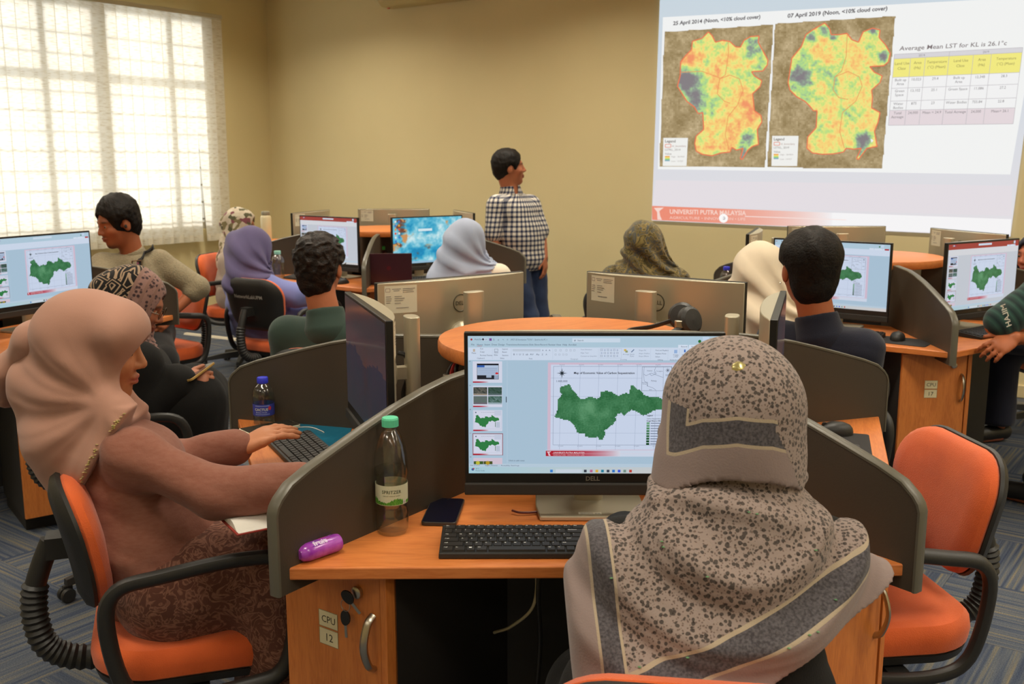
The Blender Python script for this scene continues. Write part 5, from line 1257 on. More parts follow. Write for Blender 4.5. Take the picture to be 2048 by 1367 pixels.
    def body(s, h, detail=None, eyes=True, lips=(150, 78, 66), beard=None, brow=True, lowlegs=True):
        v = Vol(); s.torso(v, -.012)
        for sh, el, w in ((s.shL, s.elL, s.wrL), (s.shR, s.elR, s.wrR)):
            v.cap(sh, el, .046, .037, k=.03).cap(el, w, .038, .025, k=.012)
        for sd, (hp, kn, an) in ((-1, (s.hipL, s.kL, s.aL)), (1, (s.hipR, s.kR, s.aR))):
            v.cap(hp, kn, .078, .053, k=.03).cap(kn, an, .052, .034, k=.015)
            ft = nrm([*(kn - hp)[:2], 0]) if np.linalg.norm((kn - hp)[:2]) > .1 else s.F
            v.cap(an - [0, 0, .045], an + ft * .15 - [0, 0, .052], .038, .030, k=.03)
        s.head(v)
        for sd, el, w in (('L', s.elL, s.wrL), ('R', s.elR, s.wrR)):
            hd = s.hands.get(sd, {}); d = hd.get('d', nrm(w - el)); n = hd.get('n', (0, 0, 1)); sg = 1 if sd == 'L' else -1
            t = hd.get('t', np.cross(nrm(d), nrm(n)) * sg)
            s.hand(v, w, d, n, t, hd.get('curl', (22, 28, 20)), hd.get('spread', .06), sc=hd.get('sc', .95 if s.female else 1.05), thumb=hd.get('thumb'))
        V, Q = surface(v, h)
        q = (V - s.HC) / s.hs; x, y, z = q @ s.r, q @ s.f, q @ s.u
        c = np.tile(np.array(lin(s.skin)), (len(V), 1))
        def paint(m, col): c[:] = c * (1 - m[:, None]) + np.array(lin(col)) * m[:, None]
        g = lambda a, b, cc, sa, sb, sc_: np.exp(-((x - a) / sa) ** 2 - ((y - b) / sb) ** 2 - ((z - cc) / sc_) ** 2)
        rr = (.5 + .5 * wr(V, 60, 3))[:, None]; c *= .94 + .1 * rr
        paint(np.clip(.55 * (g(.04, .07, -.03, .03, .04, .03) + g(-.04, .07, -.03, .03, .04, .03)), 0, 1) * .4, tuple(np.array(s.skin) * [1.05, .88, .85]))
        paint(np.clip(g(0, .095, -.058, .021, .03, .009) * 1.5, 0, 1), lips)
        if brow:
            for k_ in (-1, 1): paint(np.clip(g(k_ * .032, .09, .0275 , .017, .03, .0045) * 1.5, 0, 1) * .85, (34, 24, 18))
        if beard: paint(np.clip(g(0, .07, -.10, .03, .03, .014) * 1.4 + .8 * g(0, .1, -.042, .024, .02, .005), 0, 1) * .8, beard)
        o = obj('body', vmesh('body', V, Q, s.base, c), M_skin, s.t); s.ob = o
        if eyes:
            for k_ in (-1, 1):
                e = obj('eye', ME_eye, None, s.t); M = Matrix(((s.r[0], s.f[0], s.u[0]), (s.r[1], s.f[1], s.u[1]), (s.r[2], s.f[2], s.u[2]))).to_4x4()
                e.matrix_local = Matrix.Translation(Vector(s.w(k_ * .031, .0775, .0045) - s.base)) @ M @ Matrix.Scale(.0108 * s.hs, 4)
        return o
    def cloth(s, name, v, h, m, attrs=None, label=None, lo=None, hi=None, thin=None):
        V, Q = surface(v, h, lo, hi)
        return obj(name, vmesh(name, V, Q, s.base, attrs=None if attrs is None else attrs(V)), m, s.t, label=label)
    def top(s, name, m, h, g=.014, sleeve=1., belly=.02, hem=None, fold=.006, seed=1, collar=None, rs=.016, cuff=None, attrs=None, drop=0.):
        """shirt: sleeve 0..2 along upper arm and forearm"""
        v = Vol(); s.torso(v, g, .06, belly)
        for sh, el, w in ((s.shL, s.elL, s.wrL), (s.shR, s.elR, s.wrR)):
            t1 = min(1, sleeve); e1 = sh + (el - sh) * t1
            v.cap(sh, e1, .060 + rs * .6, .048 + rs - .008 * (t1 < 1), k=.035)
            if sleeve > 1: v.cap(el, el + (w - el) * (sleeve - 1), .046 + rs, .034 + rs * (1.5 if cuff is None else cuff), k=.015)
        if hem is not None: v.half((0, 0, hem), (0, 0, -1))
        # neck opening
        v.cap(s.NB + nrm(s.HC - s.NB) * .0, s.NB + nrm(s.HC - s.NB) * .12 , .058, .066, k=.008, mode='s')
        el_ = (s.elL + s.elR) / 2
        v.fn(lambda P, d: d + fold * .5 * wr(P, 26, seed, (1, 1, .8)) + fold * np.maximum(0, ridge(P, 15, seed + 5, (1., 1., 1.6))) * .6 - fold * .3)
        o = s.cloth(name, v, h, m, attrs)
        if collar: s.collar(collar, m, h, attrs)
        return o
    def collar(s, hgt, m, h, attrs=None):
        """stand and fall collar round the neck"""
        d = nrm(s.HC - s.NB); v = Vol()
        b = s.NB + d * .005 - s.F * .004
        v.cap(b, b + d * hgt, .076, .068, k=.01).cap(b - d * .012, b + d * hgt * .55, .088, .072, k=.008)
        v.cap(s.NB - d * .1, s.NB + d * .2, .060, .062, k=.006, mode='s')
        v.half(b + d * hgt + s.F * .0, d - s.F * .0, .006)
        v.ell(s.NB + s.F * .085 + d * .04, (.028, .028, .08), None, .01, 's')
        o = s.cloth('collar', v, min(h, .006), m, attrs)
    def trousers(s, m, h, g=.016, seed=2, name='trousers'):
        v = Vol(); v.cap(s.hipL, s.hipR, .112 + g, k=.05)
        for hp, kn, an in ((s.hipL, s.kL, s.aL), (s.hipR, s.kR, s.aR)): v.cap(hp, kn, .082 + g, .056 + g, k=.04).cap(kn, an - [0, 0, .02], .056 + g, .046 + g, k=.02)
        v.fn(lambda P, d: d + .004 * wr(P, 30, seed)); v.half((0, 0, .045), (0, 0, -1)); s.cloth(name, v, h, m)
    def skirt(s, m, h, g=.03, seed=2, name='skirt', hem=.10):
        v = Vol(); v.cap(s.hipL, s.hipR, .115 + g, k=.05); v.cap(s.hip, (s.kL + s.kR) / 2, .10 + g, .075 + g, s.S, 1.6, .06)
        for hp, kn, an in ((s.hipL, s.kL, s.aL), (s.hipR, s.kR, s.aR)): v.cap(hp, kn, .084 + g * .6, .060 + g * .6, k=.05).cap(kn, an - [0, 0, .04], .060 + g * .6, .06 + g * .6, k=.05)
        v.cap((s.kL + s.kR) / 2, (s.aL + s.aR) / 2 - [0, 0, .06], .072 + g, .085 + g, s.S, 1.55, .05)
        v.fn(lambda P, d: d + .007 * ridge(P, 22, seed, (1, 1, .45)) - .003); v.half((0, 0, hem), (0, 0, -1)); s.cloth(name, v, h, m)
    def shoes(s, m, h=.008):
        for kn, hp, an in ((s.kL, s.hipL, s.aL), (s.kR, s.hipR, s.aR)):
            ft = nrm([*(kn - hp)[:2], 0]) if np.linalg.norm((kn - hp)[:2]) > .1 else s.F
            v = Vol(); v.cap(an - [0, 0, .03] - ft * .03, an - [0, 0, .038] + ft * .16, .046, .04, k=.03).half((0, 0, .004), (0, 0, -1)); s.cloth('shoe', v, h, m)
    def hair(s, m, h, cut=None, long_=.0, seed=3, puff=.012, strands=.004, top=.012):
        v = Vol(); M = np.stack([s.r, s.f, s.u]); q = lambda *r: np.array(r) * s.hs
        v.ell(s.w(0, -.014, .040), q(.080 + puff, .096 + puff, .080 + top), M, .02)
        v.ell(s.w(0, -.055, -.015 - long_ * .5), q(.062 + puff * .6, .050 + puff * .5, .066 + long_), M, .03)
        # keep the face and the neck free
        v.ell(s.w(0, .125, -.026), q(.088, .088, .104), M, .015, 's'); v.ell(s.w(0, .04, -.12), q(.2, .095, .085), M, .02, 's')
        for x in (-1, 1): v.ell(s.w(x * .09, .012, -.022), q(.03, .034, .045), M, .012, 's')
        v.fn(lambda P, d: d + strands * wr((P - s.HC.astype(F32)) @ np.stack([s.r, s.f, s.u]).T.astype(F32), 70, seed, (1, .45, .6)) + strands * .7 * wr(P, 170, seed + 1))
        return s.cloth('hair', v, h, m)
    def hijab(s, m, h, g=.018, fold=.006, seed=4, chest=.5, peak=.0, attrs=None, back=0., wide=.0, extra=None, fdir=None, name='headscarf', hem=None, face=(.062, .085, .098), nk=.085, fz=-.018):
        """scarf over head, neck and shoulders with an opening for the face"""
        v = Vol(); M = np.stack([s.r, s.f, s.u]); q = lambda *r: np.array(r) * s.hs
        v.ell(s.w(0, -.014, .030), q(.080 + g, .100 + g, .090 + g), M, .03)
        v.ell(s.w(0, .010, -.050), q(.070 + g, .080 + g, .092 + g), M, .05)
        if back: v.ell(s.w(0, -.085, -.005), q(.062, .05 + back, .062), M, .05)
        d = nrm(s.HC - s.NB)
        v.cap(s.w(0, -.01, -.06), s.NB - d * .03, nk, nk + .028, s.S, 1.12, .05)
        v.cap(s.NB - d * .02, s.C + (s.hip - s.NB) * (chest - .35), .10, .118 + .02, s.S, 1.45 + wide, .07)
        v.cap(s.shL * .82 + s.shR * .18, s.shR * .82 + s.shL * .18, .075 + g * .5, k=.07)
        if extra: extra(v)
        cen = s.w(0, .09, -.12).astype(F32); sx, fx, ux = s.r.astype(F32), s.f.astype(F32), s.u.astype(F32)
        def folds(P, dd):
            qv = P - cen; rad_ = np.sqrt(np.einsum('ij,ij->i', qv, qv)) + 1e-4; el = np.arctan2(qv @ ux, -(qv @ fx)); az = np.arcsin(np.clip(qv @ sx / rad_, -1, 1))
            a = el * 1.0 + az * .6; low = 1 / (1 + np.exp(((P - s.HC.astype(F32)) @ ux / F32(s.hs) - .02) / .03))
            f_ = np.sin(a * 13 + 2.2 * wr(P, 9, seed)) ; f_ = np.sign(f_) * np.abs(f_) ** .7
            return dd - fold * (.25 + low) * f_ - fold * .5 * wr(P, 22, seed + 2)
        v.fn(folds)
        if hem is not None: hem(v)
        v.ell(s.w(0, .120, fz), q(face[0], face[1] + .02, face[2]), M, .012, 's')
        v.cap(s.w(0, .0, -.01), s.w(0, .09, -.03), .0645 * s.hs, .052 * s.hs, s.u, 1.18, .01, mode='s')
        return s.cloth(name, v, h, m, attrs)
def J(u, v, y): return aty(u, v, y)
# ------------------------------------------------------------------ cloth
def fab(name, col, bump=(350, .12), rough=.88, sheen=.15, var=None): return mat(name, col, rough, spec=.2, bump=bump, sheen=sheen, var=var)
def patt(name, build, rough=.88, sheen=.15):
    m = mat(name, (128, 128, 128), rough, spec=.2, sheen=sheen, bump=(350, .1)); nt = m.node_tree; b = nt.nodes['Principled BSDF']
    nt.links.new(build(nt), b.inputs['Base Color']); return m
def coordn(nt, scale=(1, 1, 1), attr=None):
    mp = nt.nodes.new('ShaderNodeMapping'); mp.inputs['Scale'].default_value = scale
    if attr: a = nt.nodes.new('ShaderNodeAttribute'); a.attribute_name = attr; nt.links.new(a.outputs['Vector'], mp.inputs[0])
    else: nt.links.new(nt.nodes.new('ShaderNodeTexCoord').outputs['Object'], mp.inputs[0])
    return mp.outputs[0]
def mixc(nt, f, a, b, mode='MIX'):
    x = nt.nodes.new('ShaderNodeMix'); x.data_type = 'RGBA'; x.blend_type = mode
    for k, q in (('A', a), ('B', b)):
        if isinstance(q, tuple): x.inputs[k].default_value = (*lin(q), 1)
        else: nt.links.new(q, x.inputs[k])
    if isinstance(f, float): x.inputs['Factor'].default_value = f
    else: nt.links.new(f, x.inputs['Factor'])
    return x.outputs['Result']
def spots(nt, base, dots, scale, thr=.30, attr=None):
    c = coordn(nt, (1, 1, 1), attr)
    n = N(nt, 'ShaderNodeTexNoise', Scale=scale * .9, Detail=1.); nt.links.new(c, n.inputs['Vector'])
    ad = mixc(nt, .004, c, n.outputs['Color'], 'ADD')
    v = N(nt, 'ShaderNodeTexVoronoi', Scale=scale); v.inputs['Randomness'].default_value = .9; nt.links.new(ad, v.inputs['Vector'])
    r = ramp(nt, [(thr, dots), (thr + .07, base)]); nt.links.new(v.outputs['Distance'], r.inputs[0])
    v2 = N(nt, 'ShaderNodeTexVoronoi', Scale=scale * 1.7); nt.links.new(ad, v2.inputs['Vector'])
    r2 = ramp(nt, [(thr * .7, (190, 182, 178)), (thr * .7 + .1, (255, 255, 255))]); nt.links.new(v2.outputs['Distance'], r2.inputs[0])
    return mixc(nt, 1., r.outputs[0], r2.outputs[0], 'MULTIPLY')
MAUVE, BAND, CREAMY = (140, 123, 119), (78, 74, 78), (172, 156, 134)
def band_col(nt, inner):
    a = nt.nodes.new('ShaderNodeAttribute'); a.attribute_name = 'band'
    n = N(nt, 'ShaderNodeTexNoise', Scale=240.); r0 = ramp(nt, [(.35, (66, 62, 66)), (.65, (96, 92, 96))]); nt.links.new(coordn(nt), n.inputs['Vector']); nt.links.new(n.outputs[0], r0.inputs[0])
    mul = nt.nodes.new('ShaderNodeMath'); mul.operation = 'MULTIPLY'; mul.inputs[1].default_value = 4.; nt.links.new(a.outputs['Fac'], mul.inputs[0])
    # band is in metres; x4 keeps it inside the ramp
    r = ramp(nt, [(0, CREAMY), (.008, MAUVE), (.214, CREAMY), (.232, (0, 0, 0))], 'CONSTANT'); nt.links.new(mul.outputs[0], r.inputs[0])
    s1 = ramp(nt, [(0, (0, 0, 0)), (.232, (255, 255, 255)), (.366, (0, 0, 0))], 'CONSTANT'); nt.links.new(mul.outputs[0], s1.inputs[0])
    s2 = ramp(nt, [(0, (0, 0, 0)), (.386, (255, 255, 255))], 'CONSTANT'); nt.links.new(mul.outputs[0], s2.inputs[0])
    s3 = ramp(nt, [(0, (0, 0, 0)), (.366, (255, 255, 255))], 'CONSTANT'); nt.links.new(mul.outputs[0], s3.inputs[0])
    c = mixc(nt, s1.outputs[0], r.outputs[0], r0.outputs[0]); c = mixc(nt, s3.outputs[0], c, CREAMY); return mixc(nt, s2.outputs[0], c, inner)
M_leop = patt('spotted_scarf', lambda nt: band_col(nt, spots(nt, (150, 134, 127), (80, 72, 68), 128, .36)))
M_pink = fab('dusty_pink_scarf', (176, 132, 114), (500, .06), .75)
M_rose = fab('rose_crepe', (140, 92, 76), (240, .08), .8, var=((134, 84, 68), 60, (1, 1, 3)))
def lace(nt):
    c = coordn(nt); n = N(nt, 'ShaderNodeTexNoise', Scale=26., Detail=2., Distortion=2.5); nt.links.new(c, n.inputs['Vector'])
    r = ramp(nt, [(.42, (98, 60, 48)), (.5, (140, 98, 80)), (.58, (92, 56, 44))]); nt.links.new(n.outputs[0], r.inputs[0]); return r.outputs[0]
M_lace = patt('rose_lace', lace)
M_blackc = fab('black_cloth', (24, 23, 22), (300, .15), .9, .05)
def maze(nt):
    c = coordn(nt, (1, 1, 1)); v = N(nt, 'ShaderNodeTexVoronoi', Scale=15.); v.distance = 'MANHATTAN'; nt.links.new(c, v.inputs['Vector'])
    m = nt.nodes.new('ShaderNodeMath'); m.operation = 'MULTIPLY'; m.inputs[1].default_value = 24.; nt.links.new(v.outputs['Distance'], m.inputs[0])
    s = nt.nodes.new('ShaderNodeMath'); s.operation = 'SINE'; nt.links.new(m.outputs[0], s.inputs[0])
    r = ramp(nt, [(.35, (26, 24, 24)), (.62, (168, 142, 116))]); nt.links.new(s.outputs[0], r.inputs[0])
    a = nt.nodes.new('ShaderNodeAttribute'); a.attribute_name = 'band'
    v2 = N(nt, 'ShaderNodeTexVoronoi', Scale=70.); nt.links.new(c, v2.inputs['Vector']); r2 = ramp(nt, [(.30, (66, 50, 52)), (.5, (150, 116, 108))]); nt.links.new(v2.outputs['Distance'], r2.inputs[0])
    st = ramp(nt, [(0, (0, 0, 0)), (.52, (255, 255, 255))], 'CONSTANT'); nt.links.new(a.outputs['Fac'], st.inputs[0])
    ln = ramp(nt, [(0, (0, 0, 0)), (.52, (255, 255, 255)), (.57, (0, 0, 0)), (.68, (255, 255, 255)), (.72, (0, 0, 0)), (.82, (255, 255, 255)), (.85, (0, 0, 0))], 'CONSTANT'); nt.links.new(a.outputs['Fac'], ln.inputs[0])
    x = mixc(nt, st.outputs[0], r.outputs[0], r2.outputs[0]); return mixc(nt, ln.outputs[0], x, (140, 108, 98))
M_maze = patt('black_maze_scarf', maze)
def flora(nt):
    c = coordn(nt); v = N(nt, 'ShaderNodeTexVoronoi', Scale=34.); nt.links.new(c, v.inputs['Vector'])
    r = ramp(nt, [(.0, (196, 182, 160)), (.25, (128, 118, 84)), (.45, (200, 188, 168)), (.6, (128, 76, 84)), (.72, (206, 196, 176)), (.86, (92, 90, 66))], 'CONSTANT')
    sp = nt.nodes.new('ShaderNodeSeparateColor'); nt.links.new(v.outputs['Color'], sp.inputs[0]); nt.links.new(sp.outputs[0], r.inputs[0]); return r.outputs[0]
M_flora = patt('flowery_scarf', flora)
def pais(nt):
    c = coordn(nt); n = N(nt, 'ShaderNodeTexNoise', Scale=8.5, Detail=2., Distortion=3.2); nt.links.new(c, n.inputs['Vector'])
    r = ramp(nt, [(.30, (46, 44, 30)), (.40, (118, 102, 58)), (.47, (66, 76, 84)), (.53, (150, 130, 78)), (.6, (58, 54, 36)), (.68, (128, 112, 66))]); nt.links.new(n.outputs[0], r.inputs[0]); return r.outputs[0]
M_pais = patt('olive_paisley_scarf', pais)
M_lilac = fab('purple_scarf', (96, 88, 124), (400, .06), .8)
M_bluec = fab('lilac_blue_dress', (124, 132, 190), (350, .1), .8)
M_green = fab('dark_green_shirt', (56, 74, 66), (500, .12), .75)
M_navy = fab('navy_shirt', (32, 34, 48), (420, .2), .85)
M_ltblue = fab('light_blue_scarf', (172, 182, 206), (400, .06), .8)
M_whitec = fab('white_blouse', (232, 222, 202), (400, .08), .8)
M_cream = fab('cream_scarf', (216, 200, 176), (500, .06), .75)
M_creamd = fab('rose_beige_dress', (196, 150, 128), (400, .08), .85)
M_beige = fab('beige_pullover', (152, 140, 114), (140, .5), .95, var=((138, 126, 102), 90, (1, 1, 3)))
M_greyb = fab('grey_beige_dress', (176, 160, 146), (300, .1), .85)
M_jeans = fab('blue_jeans', (58, 72, 104), (420, .2), .9, var=((44, 56, 86), 14, (1, 1, .6)))
M_slack = fab('dark_trousers', (36, 35, 36), (300, .12), .9)
M_navyd = fab('dark_navy_scarf', (36, 38, 54), (300, .1), .85)
M_shoe = mat('shoe_leather', (30, 28, 26), .45)
M_hair = mat('black_hair', (15, 11, 9), .58, spec=.22, bump=(140, .35), var=((26, 19, 14), 60, (1, 1, 1)))
def plaid(nt):
    at = nt.nodes.new('ShaderNodeAttribute'); at.attribute_name = 'uvw'; sp = nt.nodes.new('ShaderNodeSeparateXYZ'); nt.links.new(at.outputs['Vector'], sp.inputs[0])
    def stripes(o, per):
        m = nt.nodes.new('ShaderNodeMath'); m.operation = 'DIVIDE'; m.inputs[1].default_value = per; nt.links.new(o, m.inputs[0])
        f = nt.nodes.new('ShaderNodeMath'); f.operation = 'FRACT'; nt.links.new(m.outputs[0], f.inputs[0])
        r = ramp(nt, [(0, (52, 62, 96)), (.46, (238, 232, 220)), (.68, (196, 196, 204)), (.76, (238, 232, 220))], 'CONSTANT'); nt.links.new(f.outputs[0], r.inputs[0]); return r.outputs[0]
    x = mixc(nt, .5, stripes(sp.outputs['X'], .034), stripes(sp.outputs['Z'], .034)); 
    y = mixc(nt, 1., stripes(sp.outputs['X'], .034), stripes(sp.outputs['Z'], .034), 'MULTIPLY'); return mixc(nt, .55, x, y)
M_plaid = patt('blue_white_check_shirt', plaid)
def polo(nt):
    at = nt.nodes.new('ShaderNodeAttribute'); at.attribute_name = 'uvw'; sp = nt.nodes.new('ShaderNodeSeparateXYZ'); nt.links.new(at.outputs['Vector'], sp.inputs[0])
    m = nt.nodes.new('ShaderNodeMath'); m.operation = 'DIVIDE'; m.inputs[1].default_value = .034; nt.links.new(sp.outputs['Z'], m.inputs[0])
    f = nt.nodes.new('ShaderNodeMath'); f.operation = 'FRACT'; nt.links.new(m.outputs[0], f.inputs[0])
    r = ramp(nt, [(0, (26, 40, 42)), (.45, (52, 84, 74)), (.5, (46, 72, 66)), (.95, (30, 44, 44))]); nt.links.new(f.outputs[0], r.inputs[0]); return r.outputs[0]
M_polo = patt('striped_polo', polo)
M_gem = mat('sequin', (240, 232, 170), .12, metal=.7)
def gems(p, name, pts, r, m=M_gem):
    """small sequins sewn on one cloth: joined, nobody could count them"""
    b = MB()
    for q in pts: b.lathe([(0, -r * .4), (r, 0), (0, r * .4)], 6, c=tuple(np.array(q) - p.base), cap=False)
    b.smooth = False; tag(obj(name, b, m, p.t), kind='stuff')
def band_ring(p, name, c, ax, r, t_, m, bead=0):
    a, b_, cc = axes(ax); b = MB()
    if bead:
        for i in range(bead):
            q = 2 * PI * i / bead; b.lathe([(0, -t_), (t_ * .7, -t_ * .7), (t_, 0), (t_ * .7, t_ * .7), (0, t_)], 8, c=tuple(np.array(c) - p.base + r * (a * math.cos(q) + cc * math.sin(q))), cap=False)
    else: b.tube([tuple(np.array(c) - p.base + r * (a * math.cos(q) + cc * math.sin(q))) for q in np.linspace(0, 2 * PI, 25)[:-1]], t_, 6, True)
    return obj(name, b, m, p.t)
def ribbon(p, name, pts, w, th, m, nrmv):
    """strap through points, width along the given direction"""
    P = spline([tuple(np.array(q) - p.base) for q in pts], 8); b = MB()
    for i, q in enumerate(P):
        t_ = (P[min(i + 1, len(P) - 1)] - P[max(i - 1, 0)]).normalized(); n_ = Vector(nrmv); s_ = t_.cross(n_).normalized(); n_ = s_.cross(t_)
        b.V += [tuple(q + s_ * w / 2 * x + n_ * th / 2 * y) for x, y in ((-1, -1), (1, -1), (1, 1), (-1, 1))]
    b.F = [(4 * j + i, 4 * j + (i + 1) % 4, 4 * j + 4 + (i + 1) % 4, 4 * j + 4 + i) for j in range(len(P) - 1) for i in range(4)] + [(3, 2, 1, 0), tuple(range(4 * len(P) - 4, 4 * len(P)))]
    return obj(name, b, m, p.t)
def snap(p, o, pts, off=.004):
    out = []; pts = [np.array(a) + (np.array(b) - np.array(a)) * t for a, b in zip(pts, pts[1:]) for t in (0, .33, .67)] + [np.array(pts[-1])]
    for q in pts:
        hit, loc, no, _ = o.closest_point_on_mesh(Vector(np.array(q) - p.base))
        out.append(np.array(loc + no * off) + p.base if hit else np.array(q))
    return out
# ------------------------------------------------------------------ the woman in the patterned shawl, nearest, seen from behind
A = Person('person in a spotted mauve headscarf and shawl seen from behind at the nearest desk', (.29, 1.28), J(1458, 860, 1.52), (-.22, 1, -.10), J(1450, 1070, 1.47), (.27, 1.42, .54), (-.05, 1), sw=.15,
           elL=(.19, 1.62, .82), elR=(.50, 1.60, .82), wrL=(.22, 1.85, .785), wrR=(.46, 1.86, .785), hs=1.0, hands={'L': dict(n=(0, 0, 1), curl=(10, 15, 10)), 'R': dict(n=(0, 0, 1), curl=(10, 15, 10))},
           kneeL=(.16, 1.80, .5), kneeR=(.42, 1.80, .5))
A.body(.007, lips=(150, 80, 70)); A.top('blouse', M_blackc, .008, .012, 2., belly=.03); A.skirt(M_blackc, .012); A.shoes(M_shoe)
def px2(y0): 
    f = lambda u, v: (lambda p: np.array([p[0], p[2]]))(J(u, v, y0)); return f
q = px2(1.42); hr0, hr1 = px2(1.42)(1770, 1165), px2(1.27)(1300, 1470); hl0, hl1 = q(1120, 1060), q(1146, 1367)
dr = nrm(hr1 - hr0); nr = np.array([dr[1], -dr[0]]); nr = nr if nr[1] > 0 else -nr
dl = nrm(hl1 - hl0); nl = np.array([dl[1], -dl[0]]); nl = nl if nl[0] > 0 else -nl
def shawl_attr(V):
    XZ = V[:, [0, 2]]; a = (XZ - hr0) @ nr; b = (XZ - hl0) @ nl; bow = .018 * np.sin(np.clip((V[:, 2] - .7) / .5, 0, 1) * PI)
    k = np.clip((1.09 - V[:, 2]) / .03, 0, 1)
    return {'band': np.where(k > 0, np.clip(np.minimum(a + .01 + .012 * wr(V, 9, 4), (b + .002 + bow * .3) * 1.2), .0, .3), .3)}
v = Vol(); c0, c1 = J(1200, 1165, 1.47), J(1690, 1165, 1.47)
v.ell(A.w(0, -.012, .034), (.102, .118, .110), np.stack([A.r, A.f, A.u]), .03); v.ell(A.w(0, -.004, -.045), (.096, .105, .105), np.stack([A.r, A.f, A.u]), .04)
v.cap(J(1462, 1000, 1.50), J(1464, 1040, 1.48), .090, .120, (1, 0, 0), 1.08, .05)
v.cap(J(1262, 1165, 1.47), J(1636, 1165, 1.47), .080, .084, k=.08)
v.cap(J(1208, 1195, 1.46), J(1660, 1190, 1.46), .066, .068, k=.06)
v.cap(J(1430, 1160, 1.43), J(1430, 1420, 1.36), .115, .135, (1, 0, 0), 1.62, .08)
v.cap(J(1205, 1200, 1.46), J(1200, 1500, 1.40), .062, .066, k=.05); v.cap(J(1660, 1210, 1.46), J(1600, 1420, 1.40), .07, .06, k=.06)
fx = F32
def shawl_fold(P, d):
    # drapes falling from the nape to the lower left, soft rolls round the neck
    t_ = (P @ np.array([.55, .2, .95], F32)); s_ = (P @ np.array([.75, .15, -.55], F32))
    low = np.clip((1.12 - P[:, 2]) / .10, 0, 1); a = np.sin(t_ * 34 + 1.6 * wr(P, 9, 2) + 1.0) * np.clip((1.06 - P[:, 2]) / .1, 0, 1)
    neck = np.exp(-((P[:, 2] - 1.06) / .055) ** 2); b = np.sin(P[:, 2] * 105 + P[:, 0] * 26 + 2.2 * wr(P, 10, 7))
    cx, cz = F32(J(1500, 930, 1.45)[0]), F32(J(1500, 930, 1.45)[2]); rr_ = np.sqrt((P[:, 0] - cx) ** 2 + (P[:, 2] - cz) ** 2 * 1.3)
    w2 = np.sin(rr_ * 62 + 1.5 * wr(P, 8, 12) + (P[:, 0] - cx) * 9); k2 = np.clip((1.07 - P[:, 2]) / .05, 0, 1) * np.clip((rr_ - .09) / .06, 0, 1) * np.clip((.40 - rr_) / .1, 0, 1)
    return d - .0035 * a - .010 * k2 * np.sign(w2) * np.abs(w2) ** 1.5 - .009 * neck * b - .006 * wr(P, 17, 5) * low - .002
v.fn(shawl_fold)
v.half((hr0[0], 1.4, hr0[1]), (-nr[0], 0, -nr[1])); v.half((hl0[0], 1.4, hl0[1]), (-nl[0], 0, -nl[1]), .02)
v.ell(A.w(0, .12, -.02), (.062, .10, .098), np.stack([A.r, A.f, A.u]), .012, 's')
sh = A.cloth('shawl', v, .0045, M_leop, shawl_attr)
# folded second layer hanging from the crown
q2 = px2(1.42)
hemx = [(1290, 990), (1306, 994), (1352, 984), (1400, 957), (1460, 944), (1530, 950), (1580, 968), (1612, 990)]; HP = np.array([J(u, v_, 1.42) for u, v_ in hemx])
le0, le1 = q2(1322, 800), q2(1300, 1000); dle = nrm(le1 - le0); nle = np.array([dle[1], -dle[0]]); nle = nle if nle[0] > 0 else -nle
def hem_d(V): return V[:, 2] - np.interp(V[:, 0], HP[:, 0], HP[:, 2])
v = Vol(); v.ell(A.w(0, -.014, .034), (.108, .126, .116), np.stack([A.r, A.f, A.u]), .03); v.ell(A.w(-.002, -.012, -.05), (.104, .116, .10), np.stack([A.r, A.f, A.u]), .04)
v.cap(J(1456, 935, 1.49), J(1450, 1005, 1.48), .100, .104, (1, 0, 0), 1.09, .04)
v.fn(lambda P, d: d - .004 * np.sin((P @ np.array([1.0, .1, .35], F32)) * 38 + wr(P, 9, 3)) * np.clip((1.17 - P[:, 2]) / .07, 0, 1))
v.fn(lambda P, d: np.maximum(d, -(P[:, 2] - np.interp(P[:, 0], HP[:, 0], HP[:, 2])).astype(F32)))
v.half((0, 1.53, 0), (0, 1, -.15), .02)
def over_attr(V):
    XZ = V[:, [0, 2]]; a = ((XZ - le0) @ nle) * 1.9 + .010; b = hem_d(V) + .004; top = np.clip((V[:, 2] - 1.165) / .01, 0, 1)
    rx = np.interp(V[:, 2], [J(1606, 985, 1.42)[2], J(1545, 850, 1.42)[2]], [J(1606, 985, 1.42)[0], J(1545, 850, 1.42)[0]])
    return {'band': np.where((V[:, 2] > J(1340, 818, 1.42)[2]) | (V[:, 0] > rx), .3, np.clip(np.minimum(a, b), 0., .3))}
A.cloth('folded_layer', v, .0045, M_leop, over_attr)
pb = J(1478, 738, 1.428); br = MB(); br.lathe([(0, 0), (.012, 0), (.011, .003), (.006, .006), (0, .007)], 10, cap=False, M=Matrix.Rotation(R(75), 3, 'X'), c=tuple(pb - A.base)); obj('brooch', br, mat('pale_gold', (214, 202, 140), .25, metal=.8), A.t)

def drop(p, o, pts, r, m, name):
    out = []
    for u, v_, y in pts:
        hit, loc, no, _ = o.closest_point_on_mesh(Vector(J(u, v_, y)) - Vector(p.base))
        if hit: out.append(np.array(loc + no * .0008) + p.base)
    gems(p, name, out, r, m)
drop(A, sh, [(1180, 1160, 1.3), (1540, 1002, 1.3), (1688, 1082, 1.3), (1650, 1240, 1.25), (1680, 1240, 1.25), (1408, 1166, 1.25), (1268, 1292, 1.25), (1370, 1325, 1.25), (1690, 1165, 1.3), (1235, 1058, 1.3), (1262, 1090, 1.3), (1518, 1003, 1.3), (1590, 1300, 1.25)], .0028, mat('green_sequin', (150, 214, 160), .12, metal=.7), 'sequins')
